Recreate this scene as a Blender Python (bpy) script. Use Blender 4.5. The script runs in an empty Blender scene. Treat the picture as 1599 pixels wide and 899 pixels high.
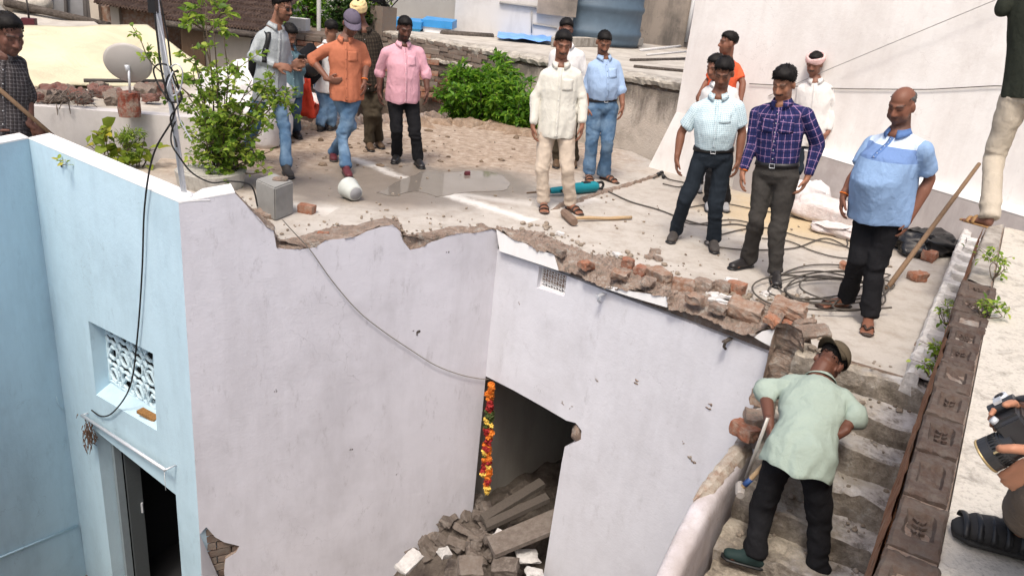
import bpy, bmesh, math, random
import numpy as np
from mathutils import Vector, Matrix, noise
from mathutils.geometry import tessellate_polygon
from mathutils.bvhtree import BVHTree

random.seed(7)
R = math.radians
SC = bpy.context.scene
COL = SC.collection

# ------------------------------------------------------------------ camera
CAM_H = 2.05
F_PX = 1200.0
CX, CY = 799.5, 449.5
_nad = np.array([480.0 - CX, 3500.0 - CY, F_PX])
_dn = _nad / np.linalg.norm(_nad)
_fw = np.array([0, 0, 1.0])
_Y = _fw - _dn * _fw.dot(_dn)
_Y /= np.linalg.norm(_Y)
_X = np.cross(_dn, _Y)
CM = np.stack([_X, _Y, -_dn])            # rows: world axes seen in camera axes (right, down, forward)
cam_data = bpy.data.cameras.new('camera')
cam = bpy.data.objects.new('camera', cam_data)
COL.objects.link(cam)
SC.camera = cam
cam_data.sensor_width = 36.0
cam_data.lens = 36.0 * F_PX / 1599.0
cam_data.clip_start = 0.05
cam_data.clip_end = 3000.0
_r, _d, _f = CM[:, 0], CM[:, 1], CM[:, 2]
cam.matrix_world = Matrix(((_r[0], -_d[0], -_f[0], 0), (_r[1], -_d[1], -_f[1], 0),
                           (_r[2], -_d[2], -_f[2], CAM_H), (0, 0, 0, 1)))

# ------------------------------------------------------------------ world, sun, exposure
SUN_EL, SUN_AZ = R(60), R(-165)          # azimuth of the sun's place, measured from +Y towards +X
w = bpy.data.worlds.new('World')
SC.world = w
w.use_nodes = True
nt = w.node_tree
nt.nodes.clear()
sky = nt.nodes.new('ShaderNodeTexSky')
sky.sky_type = 'NISHITA'
sky.sun_disc = False
sky.sun_elevation = SUN_EL
sky.sun_rotation = SUN_AZ
sky.air_density = 1.0
sky.dust_density = 6.0
sky.ozone_density = 1.0
bg = nt.nodes.new('ShaderNodeBackground')
bg.inputs['Strength'].default_value = 0.14
wo = nt.nodes.new('ShaderNodeOutputWorld')
nt.links.new(sky.outputs[0], bg.inputs['Color'])
nt.links.new(bg.outputs[0], wo.inputs['Surface'])
sd = bpy.data.lights.new('sun', 'SUN')
sd.energy = 1.5
sd.angle = R(11)
sd.color = (1.0, 0.95, 0.87)
sun = bpy.data.objects.new('sun', sd)
COL.objects.link(sun)
_sv = Vector((math.sin(SUN_AZ) * math.cos(SUN_EL), math.cos(SUN_AZ) * math.cos(SUN_EL), math.sin(SUN_EL)))
sun.rotation_euler = _sv.to_track_quat('Z', 'Y').to_euler()
SC.view_settings.view_transform = 'Standard'
SC.view_settings.look = 'None'
SC.view_settings.exposure = 0.56
SC.view_settings.gamma = 1.0

# ------------------------------------------------------------------ turning photo points into places
CAMP = np.array([0, 0, CAM_H])


def ray(u, v):
    return CM @ np.array([u - CX, v - CY, F_PX])


def Z(u, v, z=0.0):
    """the place at height z that the photo shows at (u, v)"""
    r = ray(u, v)
    return Vector(CAMP + r * ((z - CAM_H) / r[2]))


def PL(u, v, plane, off=0.0):
    """the place on a vertical plane (point, normal) pushed out by off along the normal"""
    p, n = plane
    r = ray(u, v)
    q = np.array(p) + np.array(n) * off
    t = np.dot(q - CAMP, np.array(n)) / np.dot(r, np.array(n))
    return Vector(CAMP + r * t)


def VP(u, v, base, d=0.0):
    c = Vector((-base[0], -base[1], 0)).normalized()
    return PL(u, v, (base, c), d)


def AT(u, v, y):
    r = ray(u, v)
    return Vector(CAMP + r * (y / r[1]))


# ------------------------------------------------------------------ mesh collecting
class MB:
    def __init__(self):
        self.v, self.f, self.m, self.s = [], [], [], []

    def add(self, vs, fs, mat=0, smooth=False):
        o = len(self.v)
        self.v.extend([tuple(p) for p in vs])
        for f in fs:
            self.f.append(tuple(i + o for i in f))
            self.m.append(mat)
            self.s.append(smooth)

    def box(self, c, size, rot=None, mat=0):
        hx, hy, hz = size[0] / 2, size[1] / 2, size[2] / 2
        vs = [Vector((x, y, z)) for x in (-hx, hx) for y in (-hy, hy) for z in (-hz, hz)]
        if rot is not None:
            vs = [rot @ p for p in vs]
        c = Vector(c)
        vs = [p + c for p in vs]
        self.add(vs, [(0, 1, 3, 2), (4, 6, 7, 5), (0, 4, 5, 1), (2, 3, 7, 6), (0, 2, 6, 4), (1, 5, 7, 3)], mat)

    def hexa(self, b4, t4, mat=0):
        """prism between two quads given in the same turning sense"""
        self.add(list(b4) + list(t4), [(3, 2, 1, 0), (4, 5, 6, 7), (0, 1, 5, 4), (1, 2, 6, 5), (2, 3, 7, 6), (3, 0, 4, 7)], mat)

    def loft(self, pts, radii, n=10, ref=None, cap=True, mat=0, smooth=True, round_cap=False):
        """tube through pts; radii are numbers or (across, along ref) pairs"""
        pts = [Vector(p) for p in pts]
        rad = [(r, r) if not isinstance(r, (tuple, list)) else tuple(r) for r in radii]
        if round_cap:
            d0 = (pts[0] - pts[1]).normalized()
            d1 = (pts[-1] - pts[-2]).normalized()
            P0, P1, r0, r1 = pts[0], pts[-1], rad[0], rad[-1]
            a = [(P0 + d0 * min(r0) * s, (r0[0] * c, r0[1] * c)) for s, c in ((.95, .3), (.7, .71))]
            b = [(P1 + d1 * min(r1) * s, (r1[0] * c, r1[1] * c)) for s, c in ((.7, .71), (.95, .3))]
            pts = [q for q, _ in a] + pts + [q for q, _ in b]
            rad = [q for _, q in a] + rad + [q for _, q in b]
        rings = []
        prev = None
        for i, p in enumerate(pts):
            t = (pts[min(i + 1, len(pts) - 1)] - pts[max(i - 1, 0)])
            if t.length < 1e-9:
                t = Vector((0, 0, 1))
            t.normalize()
            if ref is not None:
                y = Vector(ref) - t * t.dot(Vector(ref))
                if y.length < 1e-4:
                    y = t.orthogonal()
            elif prev is not None:
                y = prev - t * t.dot(prev)
            else:
                y = t.orthogonal()
            y.normalize()
            prev = y
            x = y.cross(t)
            rx, ry = rad[i]
            rings.append([p + x * (math.cos(2 * math.pi * k / n) * rx) + y * (math.sin(2 * math.pi * k / n) * ry) for k in range(n)])
        vs = [q for r_ in rings for q in r_]
        fs = []
        for i in range(len(rings) - 1):
            for k in range(n):
                a, b = i * n + k, i * n + (k + 1) % n
                fs.append((a, b, b + n, a + n))
        if cap:
            fs.append(tuple(reversed(range(n))))
            fs.append(tuple(range((len(rings) - 1) * n, len(rings) * n)))
        self.add(vs, fs, mat, smooth)

    def cap(self, p, q, r1, r2=None, n=10, ref=None):
        self.loft([p, q], [r1, r2 if r2 is not None else r1], n=n, ref=ref, round_cap=True)

    def ell(self, c, rad, axes=None, nu=14, nv=8):
        c = Vector(c)
        ax = axes or (Vector((1, 0, 0)), Vector((0, 1, 0)), Vector((0, 0, 1)))
        vs = []
        for j in range(1, nv):
            th = math.pi * j / nv
            for i in range(nu):
                ph = 2 * math.pi * i / nu
                d = (math.sin(th) * math.cos(ph) * rad[0], math.sin(th) * math.sin(ph) * rad[1], math.cos(th) * rad[2])
                vs.append(c + ax[0] * d[0] + ax[1] * d[1] + ax[2] * d[2])
        top, bot = len(vs), len(vs) + 1
        vs += [c + ax[2] * rad[2], c - ax[2] * rad[2]]
        fs = []
        for j in range(nv - 2):
            for i in range(nu):
                a, b = j * nu + i, j * nu + (i + 1) % nu
                fs.append((a, a + nu, b + nu, b))
        for i in range(nu):
            fs.append((top, i, (i + 1) % nu))
            o = (nv - 2) * nu
            fs.append((bot, o + (i + 1) % nu, o + i))
        self.add(vs, fs, 0, True)

    def poly(self, loops, n, thick, mat=0, side_mat=None):
        """flat polygon (first loop) with holes (other loops), extruded by thick against the normal n"""
        n = Vector(n)
        loops = [[Vector(p) for p in l] for l in loops]
        tris = tessellate_polygon(loops)
        flat = [p for l in loops for p in l]
        N = len(flat)
        fr = []
        for t in tris:
            a, b, c = (flat[i] for i in t)
            fr.append(t if (b - a).cross(c - a).dot(n) > 0 else (t[0], t[2], t[1]))
        self.add(flat + [p - n * thick for p in flat], fr + [tuple(i + N for i in reversed(t)) for t in fr], mat)
        o = len(self.v) - 2 * N
        k = 0
        for l in loops:
            m = len(l)
            for i in range(m):
                a, b = k + i, k + (i + 1) % m
                self.f.append((o + a, o + b, o + b + N, o + a + N))
                self.m.append(mat if side_mat is None else side_mat)
                self.s.append(False)
            k += m

    def mesh(self, name, mats, fix=False):
        me = bpy.data.meshes.new(name)
        me.from_pydata(self.v, [], self.f)
        for m in (mats if isinstance(mats, (list, tuple)) else [mats]):
            me.materials.append(m)
        me.polygons.foreach_set('material_index', self.m)
        me.polygons.foreach_set('use_smooth', self.s)
        if fix:
            bm = bmesh.new()
            bm.from_mesh(me)
            bmesh.ops.recalc_face_normals(bm, faces=bm.faces)
            bm.to_mesh(me)
            bm.free()
        me.update()
        return me

    def build(self, name, mats, parent=None, fix=False):
        return link(name, self.mesh(name, mats, fix), parent)


def link(name, me, parent=None, loc=None):
    o = bpy.data.objects.new(name, me)
    COL.objects.link(o)
    if parent is not None:
        o.parent = parent
        o.matrix_parent_inverse = Matrix.Translation(-parent.location) if parent.type == 'EMPTY' and parent.parent is None else Matrix()
    if loc is not None:
        o.location = loc
    return o


def tag(o, label=None, cat=None, group=None, kind=None):
    if label: o['label'] = label
    if cat: o['category'] = cat
    if group: o['group'] = group
    if kind: o['kind'] = kind
    return o


def thing(name, loc, label, cat, group=None):
    """an Empty at the thing's base; its parts are given in world coordinates"""
    o = bpy.data.objects.new(name, None)
    COL.objects.link(o)
    o.location = loc
    o.empty_display_size = 0.1
    return tag(o, label, cat, group, 'thing')


def nz(p, s=1.0):
    return noise.noise(Vector(p) * s)


def jitter(mb, amp, freq=8.0, seed=0.0):
    out = []
    for p in mb.v:
        q = Vector(p) * freq + Vector((seed, seed * 1.7, -seed))
        d = noise.noise_vector(q)
        out.append((p[0] + d.x * amp, p[1] + d.y * amp, p[2] + d.z * amp))
    mb.v = out
    return mb


def remesh(mb, voxel, smooth=2):
    """one continuous closed surface round everything collected"""
    me = mb.mesh('tmp', [])
    o = bpy.data.objects.new('tmp', me)
    COL.objects.link(o)
    md = o.modifiers.new('r', 'REMESH')
    md.mode = 'VOXEL'
    md.voxel_size = voxel
    md.use_smooth_shade = True
    dg = bpy.context.evaluated_depsgraph_get()
    out = bpy.data.meshes.new_from_object(o.evaluated_get(dg))
    bpy.data.objects.remove(o)
    bpy.data.meshes.remove(me)
    n = len(out.vertices)
    co = np.empty(n * 3)
    out.vertices.foreach_get('co', co)
    co = co.reshape(-1, 3)
    e = np.empty(len(out.edges) * 2, dtype=np.int64)
    out.edges.foreach_get('vertices', e)
    e = e.reshape(-1, 2)
    deg = np.bincount(e.ravel(), minlength=n).astype(float)[:, None]
    deg[deg == 0] = 1
    for k in range(smooth):
        for lam in (0.55, -0.5 if k < smooth - 1 else 0):
            if lam == 0: continue
            acc = np.zeros_like(co)
            np.add.at(acc, e[:, 0], co[e[:, 1]])
            np.add.at(acc, e[:, 1], co[e[:, 0]])
            co = co + lam * (acc / deg - co)
    out.vertices.foreach_set('co', co.ravel())
    out.polygons.foreach_set('use_smooth', np.ones(len(out.polygons), dtype=bool))
    out.update()
    return out, co


def normals(me):
    n = np.empty(len(me.vertices) * 3)
    me.vertex_normals.foreach_get('vector', n)
    return n.reshape(-1, 3)


def set_attr(me, name, arr, typ='FLOAT_VECTOR'):
    a = me.attributes.new(name, typ, 'POINT')
    a.data.foreach_set('vector' if typ == 'FLOAT_VECTOR' else ('color' if typ == 'FLOAT_COLOR' else 'value'), np.asarray(arr, dtype=np.float32).ravel())


# ------------------------------------------------------------------ materials
def srgb(c):
    return tuple((x / 255 / 12.92 if x / 255 <= .04045 else ((x / 255 + .055) / 1.055) ** 2.4) for x in c)


class NT:
    def __init__(self, name, rough=.8, spec=.3):
        self.mat = bpy.data.materials.new(name)
        self.mat.use_nodes = True
        self.t = self.mat.node_tree
        self.b = self.t.nodes['Principled BSDF']
        self.b.inputs['Roughness'].default_value = rough
        self.b.inputs['Specular IOR Level'].default_value = spec
        self._co = None

    def n(self, typ, **kw):
        x = self.t.nodes.new(typ)
        for k, v in kw.items():
            setattr(x, k, v)
        return x

    def l(self, a, b):
        self.t.links.new(a, b)

    def co(self, kind='Object'):
        if self._co is None:
            self._co = self.n('ShaderNodeTexCoord')
        return self._co.outputs[kind]

    def mapped(self, scale=(1, 1, 1), src=None):
        m = self.n('ShaderNodeMapping')
        m.inputs['Scale'].default_value = scale
        self.l(src or self.co(), m.inputs['Vector'])
        return m.outputs[0]

    def noise(self, scale, detail=4, rough=.6, src=None, dist=0.0):
        x = self.n('ShaderNodeTexNoise')
        x.inputs['Scale'].default_value = scale
        x.inputs['Detail'].default_value = detail
        x.inputs['Roughness'].default_value = rough
        x.inputs['Distortion'].default_value = dist
        self.l(src or self.co(), x.inputs['Vector'])
        return x.outputs['Fac']

    def ramp(self, fac, stops):
        x = self.n('ShaderNodeValToRGB')
        cr = x.color_ramp
        while len(cr.elements) > len(stops):
            cr.elements.remove(cr.elements[-1])
        while len(cr.elements) < len(stops):
            cr.elements.new(1)
        for e, (p, c) in zip(cr.elements, stops):
            e.position = p
            e.color = (*c, 1) if len(c) == 3 else c
        self.l(fac, x.inputs['Fac'])
        return x.outputs['Color']

    def mix(self, fac, a, b, mode='MIX'):
        x = self.n('ShaderNodeMix', data_type='RGBA', blend_type=mode)
        for s, v in ((x.inputs[0], fac), (x.inputs[6], a), (x.inputs[7], b)):
            if hasattr(v, 'node'):
                self.l(v, s)
            elif isinstance(v, (int, float)):
                s.default_value = v
            else:
                s.default_value = (*v, 1)
        return x.outputs[2]

    def math(self, op, a, b=0.0, clamp=False):
        x = self.n('ShaderNodeMath', operation=op, use_clamp=clamp)
        for s, v in ((x.inputs[0], a), (x.inputs[1], b)):
            if hasattr(v, 'node'):
                self.l(v, s)
            else:
                s.default_value = v
        return x.outputs[0]

    def sep(self, src=None):
        x = self.n('ShaderNodeSeparateXYZ')
        self.l(src or self.co(), x.inputs[0])
        return x.outputs

    def color(self, c):
        if hasattr(c, 'node'):
            self.l(c, self.b.inputs['Base Color'])
        else:
            self.b.inputs['Base Color'].default_value = (*c, 1)
        return self

    def bump(self, h, strength=.3, dist=.02):
        x = self.n('ShaderNodeBump')
        x.inputs['Strength'].default_value = strength
        x.inputs['Distance'].default_value = dist
        self.l(h, x.inputs['Height'])
        self.l(x.outputs[0], self.b.inputs['Normal'])
        return self

    def rand(self):
        return self.n('ShaderNodeObjectInfo').outputs['Random']

    def attr(self, name):
        x = self.n('ShaderNodeAttribute')
        x.attribute_name = name
        return x


def plain(name, c, rough=.6, spec=.3, metal=0.0, var=.12, scale=30, bump=.1):
    t = NT(name, rough, spec)
    t.b.inputs['Metallic'].default_value = metal
    n = t.noise(scale, 4)
    t.color(t.mix(n, tuple(x * (1 - var) for x in c), tuple(min(1, x * (1 + var)) for x in c)))
    if bump:
        t.bump(n, bump, .01)
    return t.mat


def plaster(name, c, dirt, amount=.35, scale=1.0, rough=.85, streak=True, bump=.12, blotch=None, worn=0.0):
    t = NT(name, rough, .25)
    n1 = t.noise(1.3 * scale, 6, .65)
    n2 = t.noise(9 * scale, 5, .7)
    base = t.mix(n2, tuple(x * .95 for x in c), tuple(min(1, x * 1.04) for x in c))
    if streak:
        n3 = t.noise(2.2 * scale, 6, .7, src=t.mapped((1.6, 1.6, .35)))
        f = t.math('MULTIPLY', t.ramp(n3, [(.45, (0, 0, 0)), (.75, (1, 1, 1))]), amount)
        base = t.mix(f, base, dirt)
    f1 = t.math('MULTIPLY', t.ramp(n1, [(.5, (0, 0, 0)), (.72, (1, 1, 1))]), amount)
    base = t.mix(f1, base, dirt)
    if blotch:
        n4 = t.noise(4.5 * scale, 8, .75)
        base = t.mix(t.math('MULTIPLY', t.ramp(n4, [(.58, (0, 0, 0)), (.66, (1, 1, 1))]), .8), base, blotch)
    h = t.math('ADD', t.math('MULTIPLY', t.noise(60 * scale, 3), .25), t.noise(5 * scale, 5))
    if worn:                                 # hairline cracks, trowel patches and scuffs
        vo = t.n('ShaderNodeTexVoronoi', feature='DISTANCE_TO_EDGE')
        vo.inputs['Scale'].default_value = 1.15 * scale
        wv_ = t.n('ShaderNodeVectorMath', operation='ADD')
        nv = t.n('ShaderNodeTexNoise')
        nv.inputs['Scale'].default_value = 3.2
        nv.inputs['Detail'].default_value = 8
        t.l(t.co(), nv.inputs['Vector'])
        sc_ = t.n('ShaderNodeVectorMath', operation='SCALE')
        sc_.inputs['Scale'].default_value = .8
        t.l(nv.outputs['Color'], sc_.inputs[0])
        t.l(t.co(), wv_.inputs[0])
        t.l(sc_.outputs[0], wv_.inputs[1])
        t.l(wv_.outputs[0], vo.inputs['Vector'])
        ck = t.math('LESS_THAN', vo.outputs['Distance'], .0035 * scale)
        ck = t.math('MULTIPLY', ck, t.ramp(t.noise(1.1, 3), [(.5, (0, 0, 0)), (.6, (1, 1, 1))]))
        base = t.mix(t.math('MULTIPLY', ck, .3 * worn), base, tuple(x * .5 for x in dirt))
        pa = t.ramp(t.noise(1.9, 3, .5, dist=.8), [(.47, (0, 0, 0)), (.53, (1, 1, 1))])
        base = t.mix(t.math('MULTIPLY', pa, .10 * worn), base, tuple(min(1, x * 1.12) for x in c))
        sc2 = t.ramp(t.noise(6, 9, .8, src=t.mapped((1.3, 1.3, .5))), [(.57, (0, 0, 0)), (.69, (1, 1, 1))])
        base = t.mix(t.math('MULTIPLY', sc2, .65 * worn), base, dirt)
        h = t.math('SUBTRACT', h, t.math('MULTIPLY', ck, .6))
    t.color(base)
    t.bump(h, bump, .03)
    return t.mat


def rubble(name, cols, scale=14, rough=.95, bump=.8):
    t = NT(name, rough, .15)
    n = t.noise(scale, 8, .75)
    k = len(cols)
    c = t.ramp(n, [(.3 + .4 * i / (k - 1), cols[i]) for i in range(k)])
    c = t.mix(t.math('MULTIPLY', t.rand(), .25), c, tuple(x * .6 for x in cols[0]))
    t.color(c)
    t.bump(t.math('ADD', t.noise(scale * 3, 6, .75), t.math('MULTIPLY', n, 1.0)), bump, .03)
    return t.mat


def brick_mat(name, a, b, dust, amount=.5, scale=1.0):
    t = NT(name, .92, .15)
    r = t.rand()
    base = t.mix(r, a, b)
    n = t.noise(16 * scale, 7, .7)
    base = t.mix(t.math('MULTIPLY', t.ramp(n, [(.42, (0, 0, 0)), (.62, (1, 1, 1))]), amount), base, dust)
    n2 = t.noise(45 * scale, 5, .7)
    base = t.mix(t.math('MULTIPLY', n2, .35), base, tuple(x * .4 for x in a))
    t.color(base)
    t.bump(t.math('ADD', n2, n), .5, .012)
    return t.mat


M = {}
M['brick'] = brick_mat('red_brick', (.28, .105, .065), (.36, .17, .10), (.36, .29, .23), .75)
M['brick_dusty'] = brick_mat('dusty_brick', (.26, .14, .09), (.33, .23, .17), (.38, .33, .28), .85)
M['brick_dark'] = brick_mat('weathered_brick', (.078, .052, .042), (.118, .082, .064), (.15, .132, .115), .6, 1.6)
M['brick_old'] = brick_mat('old_wall_brick', (.17, .12, .095), (.27, .21, .17), (.20, .18, .155), .75)
M['brick_white'] = brick_mat('whitewashed_brick', (.62, .60, .58), (.74, .72, .70), (.42, .40, .38), .55)
M['mortar'] = rubble('crumbly_mortar', [(.13, .105, .085), (.28, .235, .195), (.36, .26, .205), (.42, .37, .32), (.54, .49, .44)], 13, bump=.9)
M['mortar_dark'] = rubble('dark_mortar', [(.06, .05, .042), (.12, .10, .085), (.2, .17, .15)], 18)
M['orange_brick'] = rubble('raw_brick_side', [(.18, .085, .05), (.42, .19, .105), (.52, .28, .165), (.52, .43, .35)], 15, .95, .9)
M['black'] = plain('black_plastic', (.012, .012, .013), .45, .4, bump=0)
M['rubber'] = plain('black_cable', (.02, .019, .018), .6, .3, bump=0)
M['steel'] = plain('galvanised_steel', (.60, .62, .65), .45, .5, .35, .15, 40, .05)
M['wood'] = None


def wood(name, a, b):
    t = NT(name, .75, .25)
    n = t.noise(6, 6, .65, src=t.mapped((9, 9, .8)), dist=.6)
    t.color(t.mix(n, a, b))
    t.bump(n, .2, .01)
    return t.mat


M['wood'] = wood('worn_wood', (.12, .07, .04), (.27, .18, .11))
M['wood_pale'] = wood('pale_wood', (.32, .21, .11), (.52, .38, .23))


def leaf(name, a, b, tip):
    t = NT(name, .5, .35)
    at = t.attr('shade')
    c = t.ramp(at.outputs['Fac'], [(0, a), (.6, b), (1, tip)])
    n = t.noise(40, 3)
    t.color(t.mix(t.math('MULTIPLY', n, .4), c, tuple(x * .6 for x in a)))
    t.b.inputs['Subsurface Weight'].default_value = 0
    tr = t.n('ShaderNodeBsdfTranslucent')
    t.l(c, tr.inputs['Color'])
    mx = t.n('ShaderNodeMixShader')
    mx.inputs[0].default_value = .5
    t.l(t.b.outputs[0], mx.inputs[1])
    t.l(tr.outputs[0], mx.inputs[2])
    t.l(mx.outputs[0], t.t.nodes['Material Output'].inputs['Surface'])
    return t.mat


M['leaf'] = leaf('shrub_leaf', (.10, .19, .025), (.28, .42, .05), (.50, .58, .10))
M['leaf_bright'] = leaf('bright_leaf', (.05, .15, .015), (.17, .36, .025), (.32, .50, .05))
M['leaf_yellow'] = leaf('yellow_green_leaf', (.16, .24, .03), (.34, .42, .05), (.62, .52, .06))
M['leaf_dark'] = leaf('dark_leaf', (.02, .05, .012), (.045, .09, .02), (.09, .16, .035))
M['bark'] = plain('bark', (.12, .09, .065), .9, .1, var=.35, scale=25, bump=.5)
# ================================================================== large structure
GZ = -4.6                                # courtyard floor and the ground outside


def vplane(a, b):
    t = (Vector(b) - Vector(a)).to_2d()
    n = Vector((t.y, -t.x, 0)).normalized()
    if n.dot(Vector(a)) > 0:
        n = -n
    return (Vector(a), n)


E1 = Z(279, 316, .35)
CC = Z(780, 361, 0)
S0 = Z(1215, 520, 0)
B45 = Z(45, 217, .35)
B0 = Z(0, 226, .35)
P1 = vplane(E1, CC)
P2 = vplane(CC, S0)
PB = vplane(B45, E1)
PC = vplane(B0, B45)
UP = Vector((0, 0, 1))


def at_z(p, z):
    return Vector((p[0], p[1], z))


def resample(pts, n):
    pts = [Vector(p) for p in pts]
    d = [0]
    for a, b in zip(pts, pts[1:]):
        d.append(d[-1] + (b - a).length)
    out = []
    for k in range(n):
        t = d[-1] * k / (n - 1)
        i = max(j for j in range(len(d) - 1) if d[j] <= t + 1e-9)
        s = (t - d[i]) / max(1e-9, d[i + 1] - d[i])
        out.append(pts[i].lerp(pts[i + 1], s))
    return out


# --- ground, sky is the world
g = MB()
g.add([(-1500, -60, GZ), (1500, -60, GZ), (1500, 2500, GZ), (-1500, 2500, GZ)], [(0, 1, 2, 3)])
M['earth'] = rubble('earth', [(.16, .12, .085), (.25, .2, .15), (.34, .29, .23)], 1.2, .95, .3)
tag(g.build('ground', M['earth']), kind='structure')

# --- terrace floor
A1_px = [(385, 322), (400, 331), (427, 352), (425, 362), (432, 376), (447, 373), (469, 369), (485, 365), (501, 360), (518, 355), (533, 351),
         (553, 353), (573, 351), (590, 345), (603, 341), (613, 342), (620, 341), (626, 351), (632, 367), (648, 366), (667, 363), (680, 360),
         (694, 356), (715, 353), (731, 355), (747, 353), (763, 356), (780, 356)]
A2_px = [(780, 356), (800, 360), (822, 361), (843, 366), (868, 377), (893, 384), (917, 396), (940, 400), (960, 403), (977, 408), (994, 419),
         (1020, 424), (1047, 431), (1070, 441), (1094, 450), (1110, 458), (1127, 463), (1148, 466), (1167, 471), (1190, 474), (1212, 473), (1236, 470),
         (1248, 484), (1262, 512), (1268, 540)]
A1 = [Z(u, v) for u, v in A1_px]
A2 = [Z(u, v) for u, v in A2_px]
SILL_L, SILL_R = Z(1262, 543), Z(1421, 590)
W_END = Z(1480, 380)                       # foot of the white house wall, right
W_BEG = Z(1035, 264)
wdir = (W_END - W_BEG).normalized()
wn = Vector((wdir.y, -wdir.x, 0))
if wn.dot(W_BEG) > 0: wn = -wn
OWR, OWL = Z(1078, 133, .98), Z(604, 50, .98)
back = [Z(1040, 262), Z(985, 236), Z(900, 222), Z(830, 208), Z(760, 193), Z(690, 185), Z(560, 195), Z(420, 206)]
outline = ([E1 + Vector((.12, .12, -.35))] + A1 + A2[1:] + [SILL_L, SILL_R, Z(1437, 585), W_END + wdir * .35, W_END + wdir * .5 - wn * .4, W_BEG - wn * .4]
           + back + [Z(330, 215), Z(258, 240), Z(250, 262) + Vector((-.1, .1, 0)), at_z(B45 + Vector((-.1, .4, 0)), 0), at_z(B45 + Vector((-.1, .12, 0)), 0)])
outline = [at_z(p, 0) for p in outline]
tm = NT('terrace_concrete', .85, .3)
pos = tm.co()


def blob(t, c, r0, r1, warp=.5, nscale=1.3):
    """soft patch of wear round c with a ragged rim"""
    d = t.n('ShaderNodeVectorMath', operation='DISTANCE')
    t.l(t.co(), d.inputs[0])
    d.inputs[1].default_value = tuple(c)
    x = t.math('ADD', d.outputs['Value'], t.math('MULTIPLY', t.math('SUBTRACT', t.noise(nscale, 6, .65), .5), warp * 4))
    m = t.n('ShaderNodeMapRange')
    m.inputs['From Min'].default_value = r0
    m.inputs['From Max'].default_value = r1
    m.inputs['To Min'].default_value = 1
    m.inputs['To Max'].default_value = 0
    t.l(x, m.inputs['Value'])
    return m.outputs[0]


n_lo, n_mid, n_hi = tm.noise(.9, 6, .6), tm.noise(5, 7, .7), tm.noise(38, 5, .7)
c = tm.mix(n_lo, (.37, .335, .295), (.53, .495, .45))
c = tm.mix(tm.math('MULTIPLY', tm.ramp(n_mid, [(.45, (0, 0, 0)), (.66, (1, 1, 1))]), .6), c, (.29, .245, .20))
dirt = blob(tm, Z(540, 215), 2.0, 3.4, .45)
dirt2 = blob(tm, Z(770, 222), 1.3, 2.4, .45)
dirtm = tm.math('MAXIMUM', dirt, dirt2)
dc = tm.ramp(tm.noise(9, 8, .75), [(.32, (.13, .085, .055)), (.46, (.29, .205, .14)), (.6, (.44, .35, .27)), (.74, (.58, .52, .45))])
c = tm.mix(tm.math('MULTIPLY', dirtm, .85), c, dc)
sand = blob(tm, Z(1240, 340), .4, 1.3, .35)
c = tm.mix(tm.math('MULTIPLY', sand, .8), c, tm.mix(n_mid, (.42, .31, .15), (.55, .43, .26)))
wet = blob(tm, Z(630, 285), .75, 1.25, .2, 2.2)
wet2 = blob(tm, Z(510, 290), .45, .85, .2, 2.2)
wet3 = blob(tm, Z(745, 285), .5, .95, .15, 2.2)
wetm = tm.math('MAXIMUM', tm.math('MAXIMUM', wet, wet2), wet3)
c = tm.mix(tm.math('MULTIPLY', wetm, .88), c, tm.mix(n_mid, (.12, .10, .082), (.26, .225, .19)))
c = tm.mix(tm.math('MULTIPLY', tm.ramp(n_hi, [(.55, (0, 0, 0)), (.7, (1, 1, 1))]), .35), c, (.2, .165, .13))


def smear(t, A, B, half, soft, k):
    """ragged streak of old lime between two places"""
    d_ = (B - A).normalized()
    out = []
    for ax_ in (d_, Vector((d_.y, -d_.x, 0))):
        v = t.n('ShaderNodeVectorMath', operation='DOT_PRODUCT')
        t.l(t.co(), v.inputs[0])
        v.inputs[1].default_value = tuple(ax_)
        out.append(t.math('SUBTRACT', v.outputs['Value'], A.dot(ax_)))
    per = t.math('ADD', t.math('ABSOLUTE', t.math('ADD', out[1], t.math('MULTIPLY', t.math('SUBTRACT', t.noise(2.2, 4), .5), .22))), t.math('MULTIPLY', t.math('SUBTRACT', t.noise(14, 6, .75), .5), .22))
    m = t.n('ShaderNodeMapRange')
    m.inputs['From Min'].default_value, m.inputs['From Max'].default_value = half, half + soft
    m.inputs['To Min'].default_value, m.inputs['To Max'].default_value = k, 0
    t.l(per, m.inputs['Value'])
    inside = t.math('MULTIPLY', t.math('GREATER_THAN', out[0], 0.0), t.math('LESS_THAN', out[0], (B - A).length))
    return t.math('MULTIPLY', m.outputs[0], inside)


for A_, B_, hw_, so_, k_ in ((Z(548, 246), Z(700, 304), .015, .09, .75), (Z(700, 304), Z(830, 346), .03, .10, .9), (Z(690, 300), Z(830, 318), .02, .12, .5), (Z(850, 330), Z(930, 309), .01, .10, .6), (Z(440, 318), Z(520, 330), .02, .16, .5)):
    c = tm.mix(smear(tm, A_, B_, hw_, so_, k_), c, (.66, .63, .59))
tm.color(c)
rg = tm.math('SUBTRACT', .9, tm.math('MULTIPLY', wetm, .55))
tm.l(rg, tm.b.inputs['Roughness'])
tm.bump(tm.math('ADD', tm.math('MULTIPLY', n_hi, .5), tm.math('MULTIPLY', n_mid, 1.2)), .35, .02)
M['terrace'] = tm.mat
tb = MB()
tb.poly([outline], UP, .13, 0, 1)
tag(tb.build('terrace_floor', [M['terrace'], M['mortar']], fix=True), kind='structure')

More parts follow.
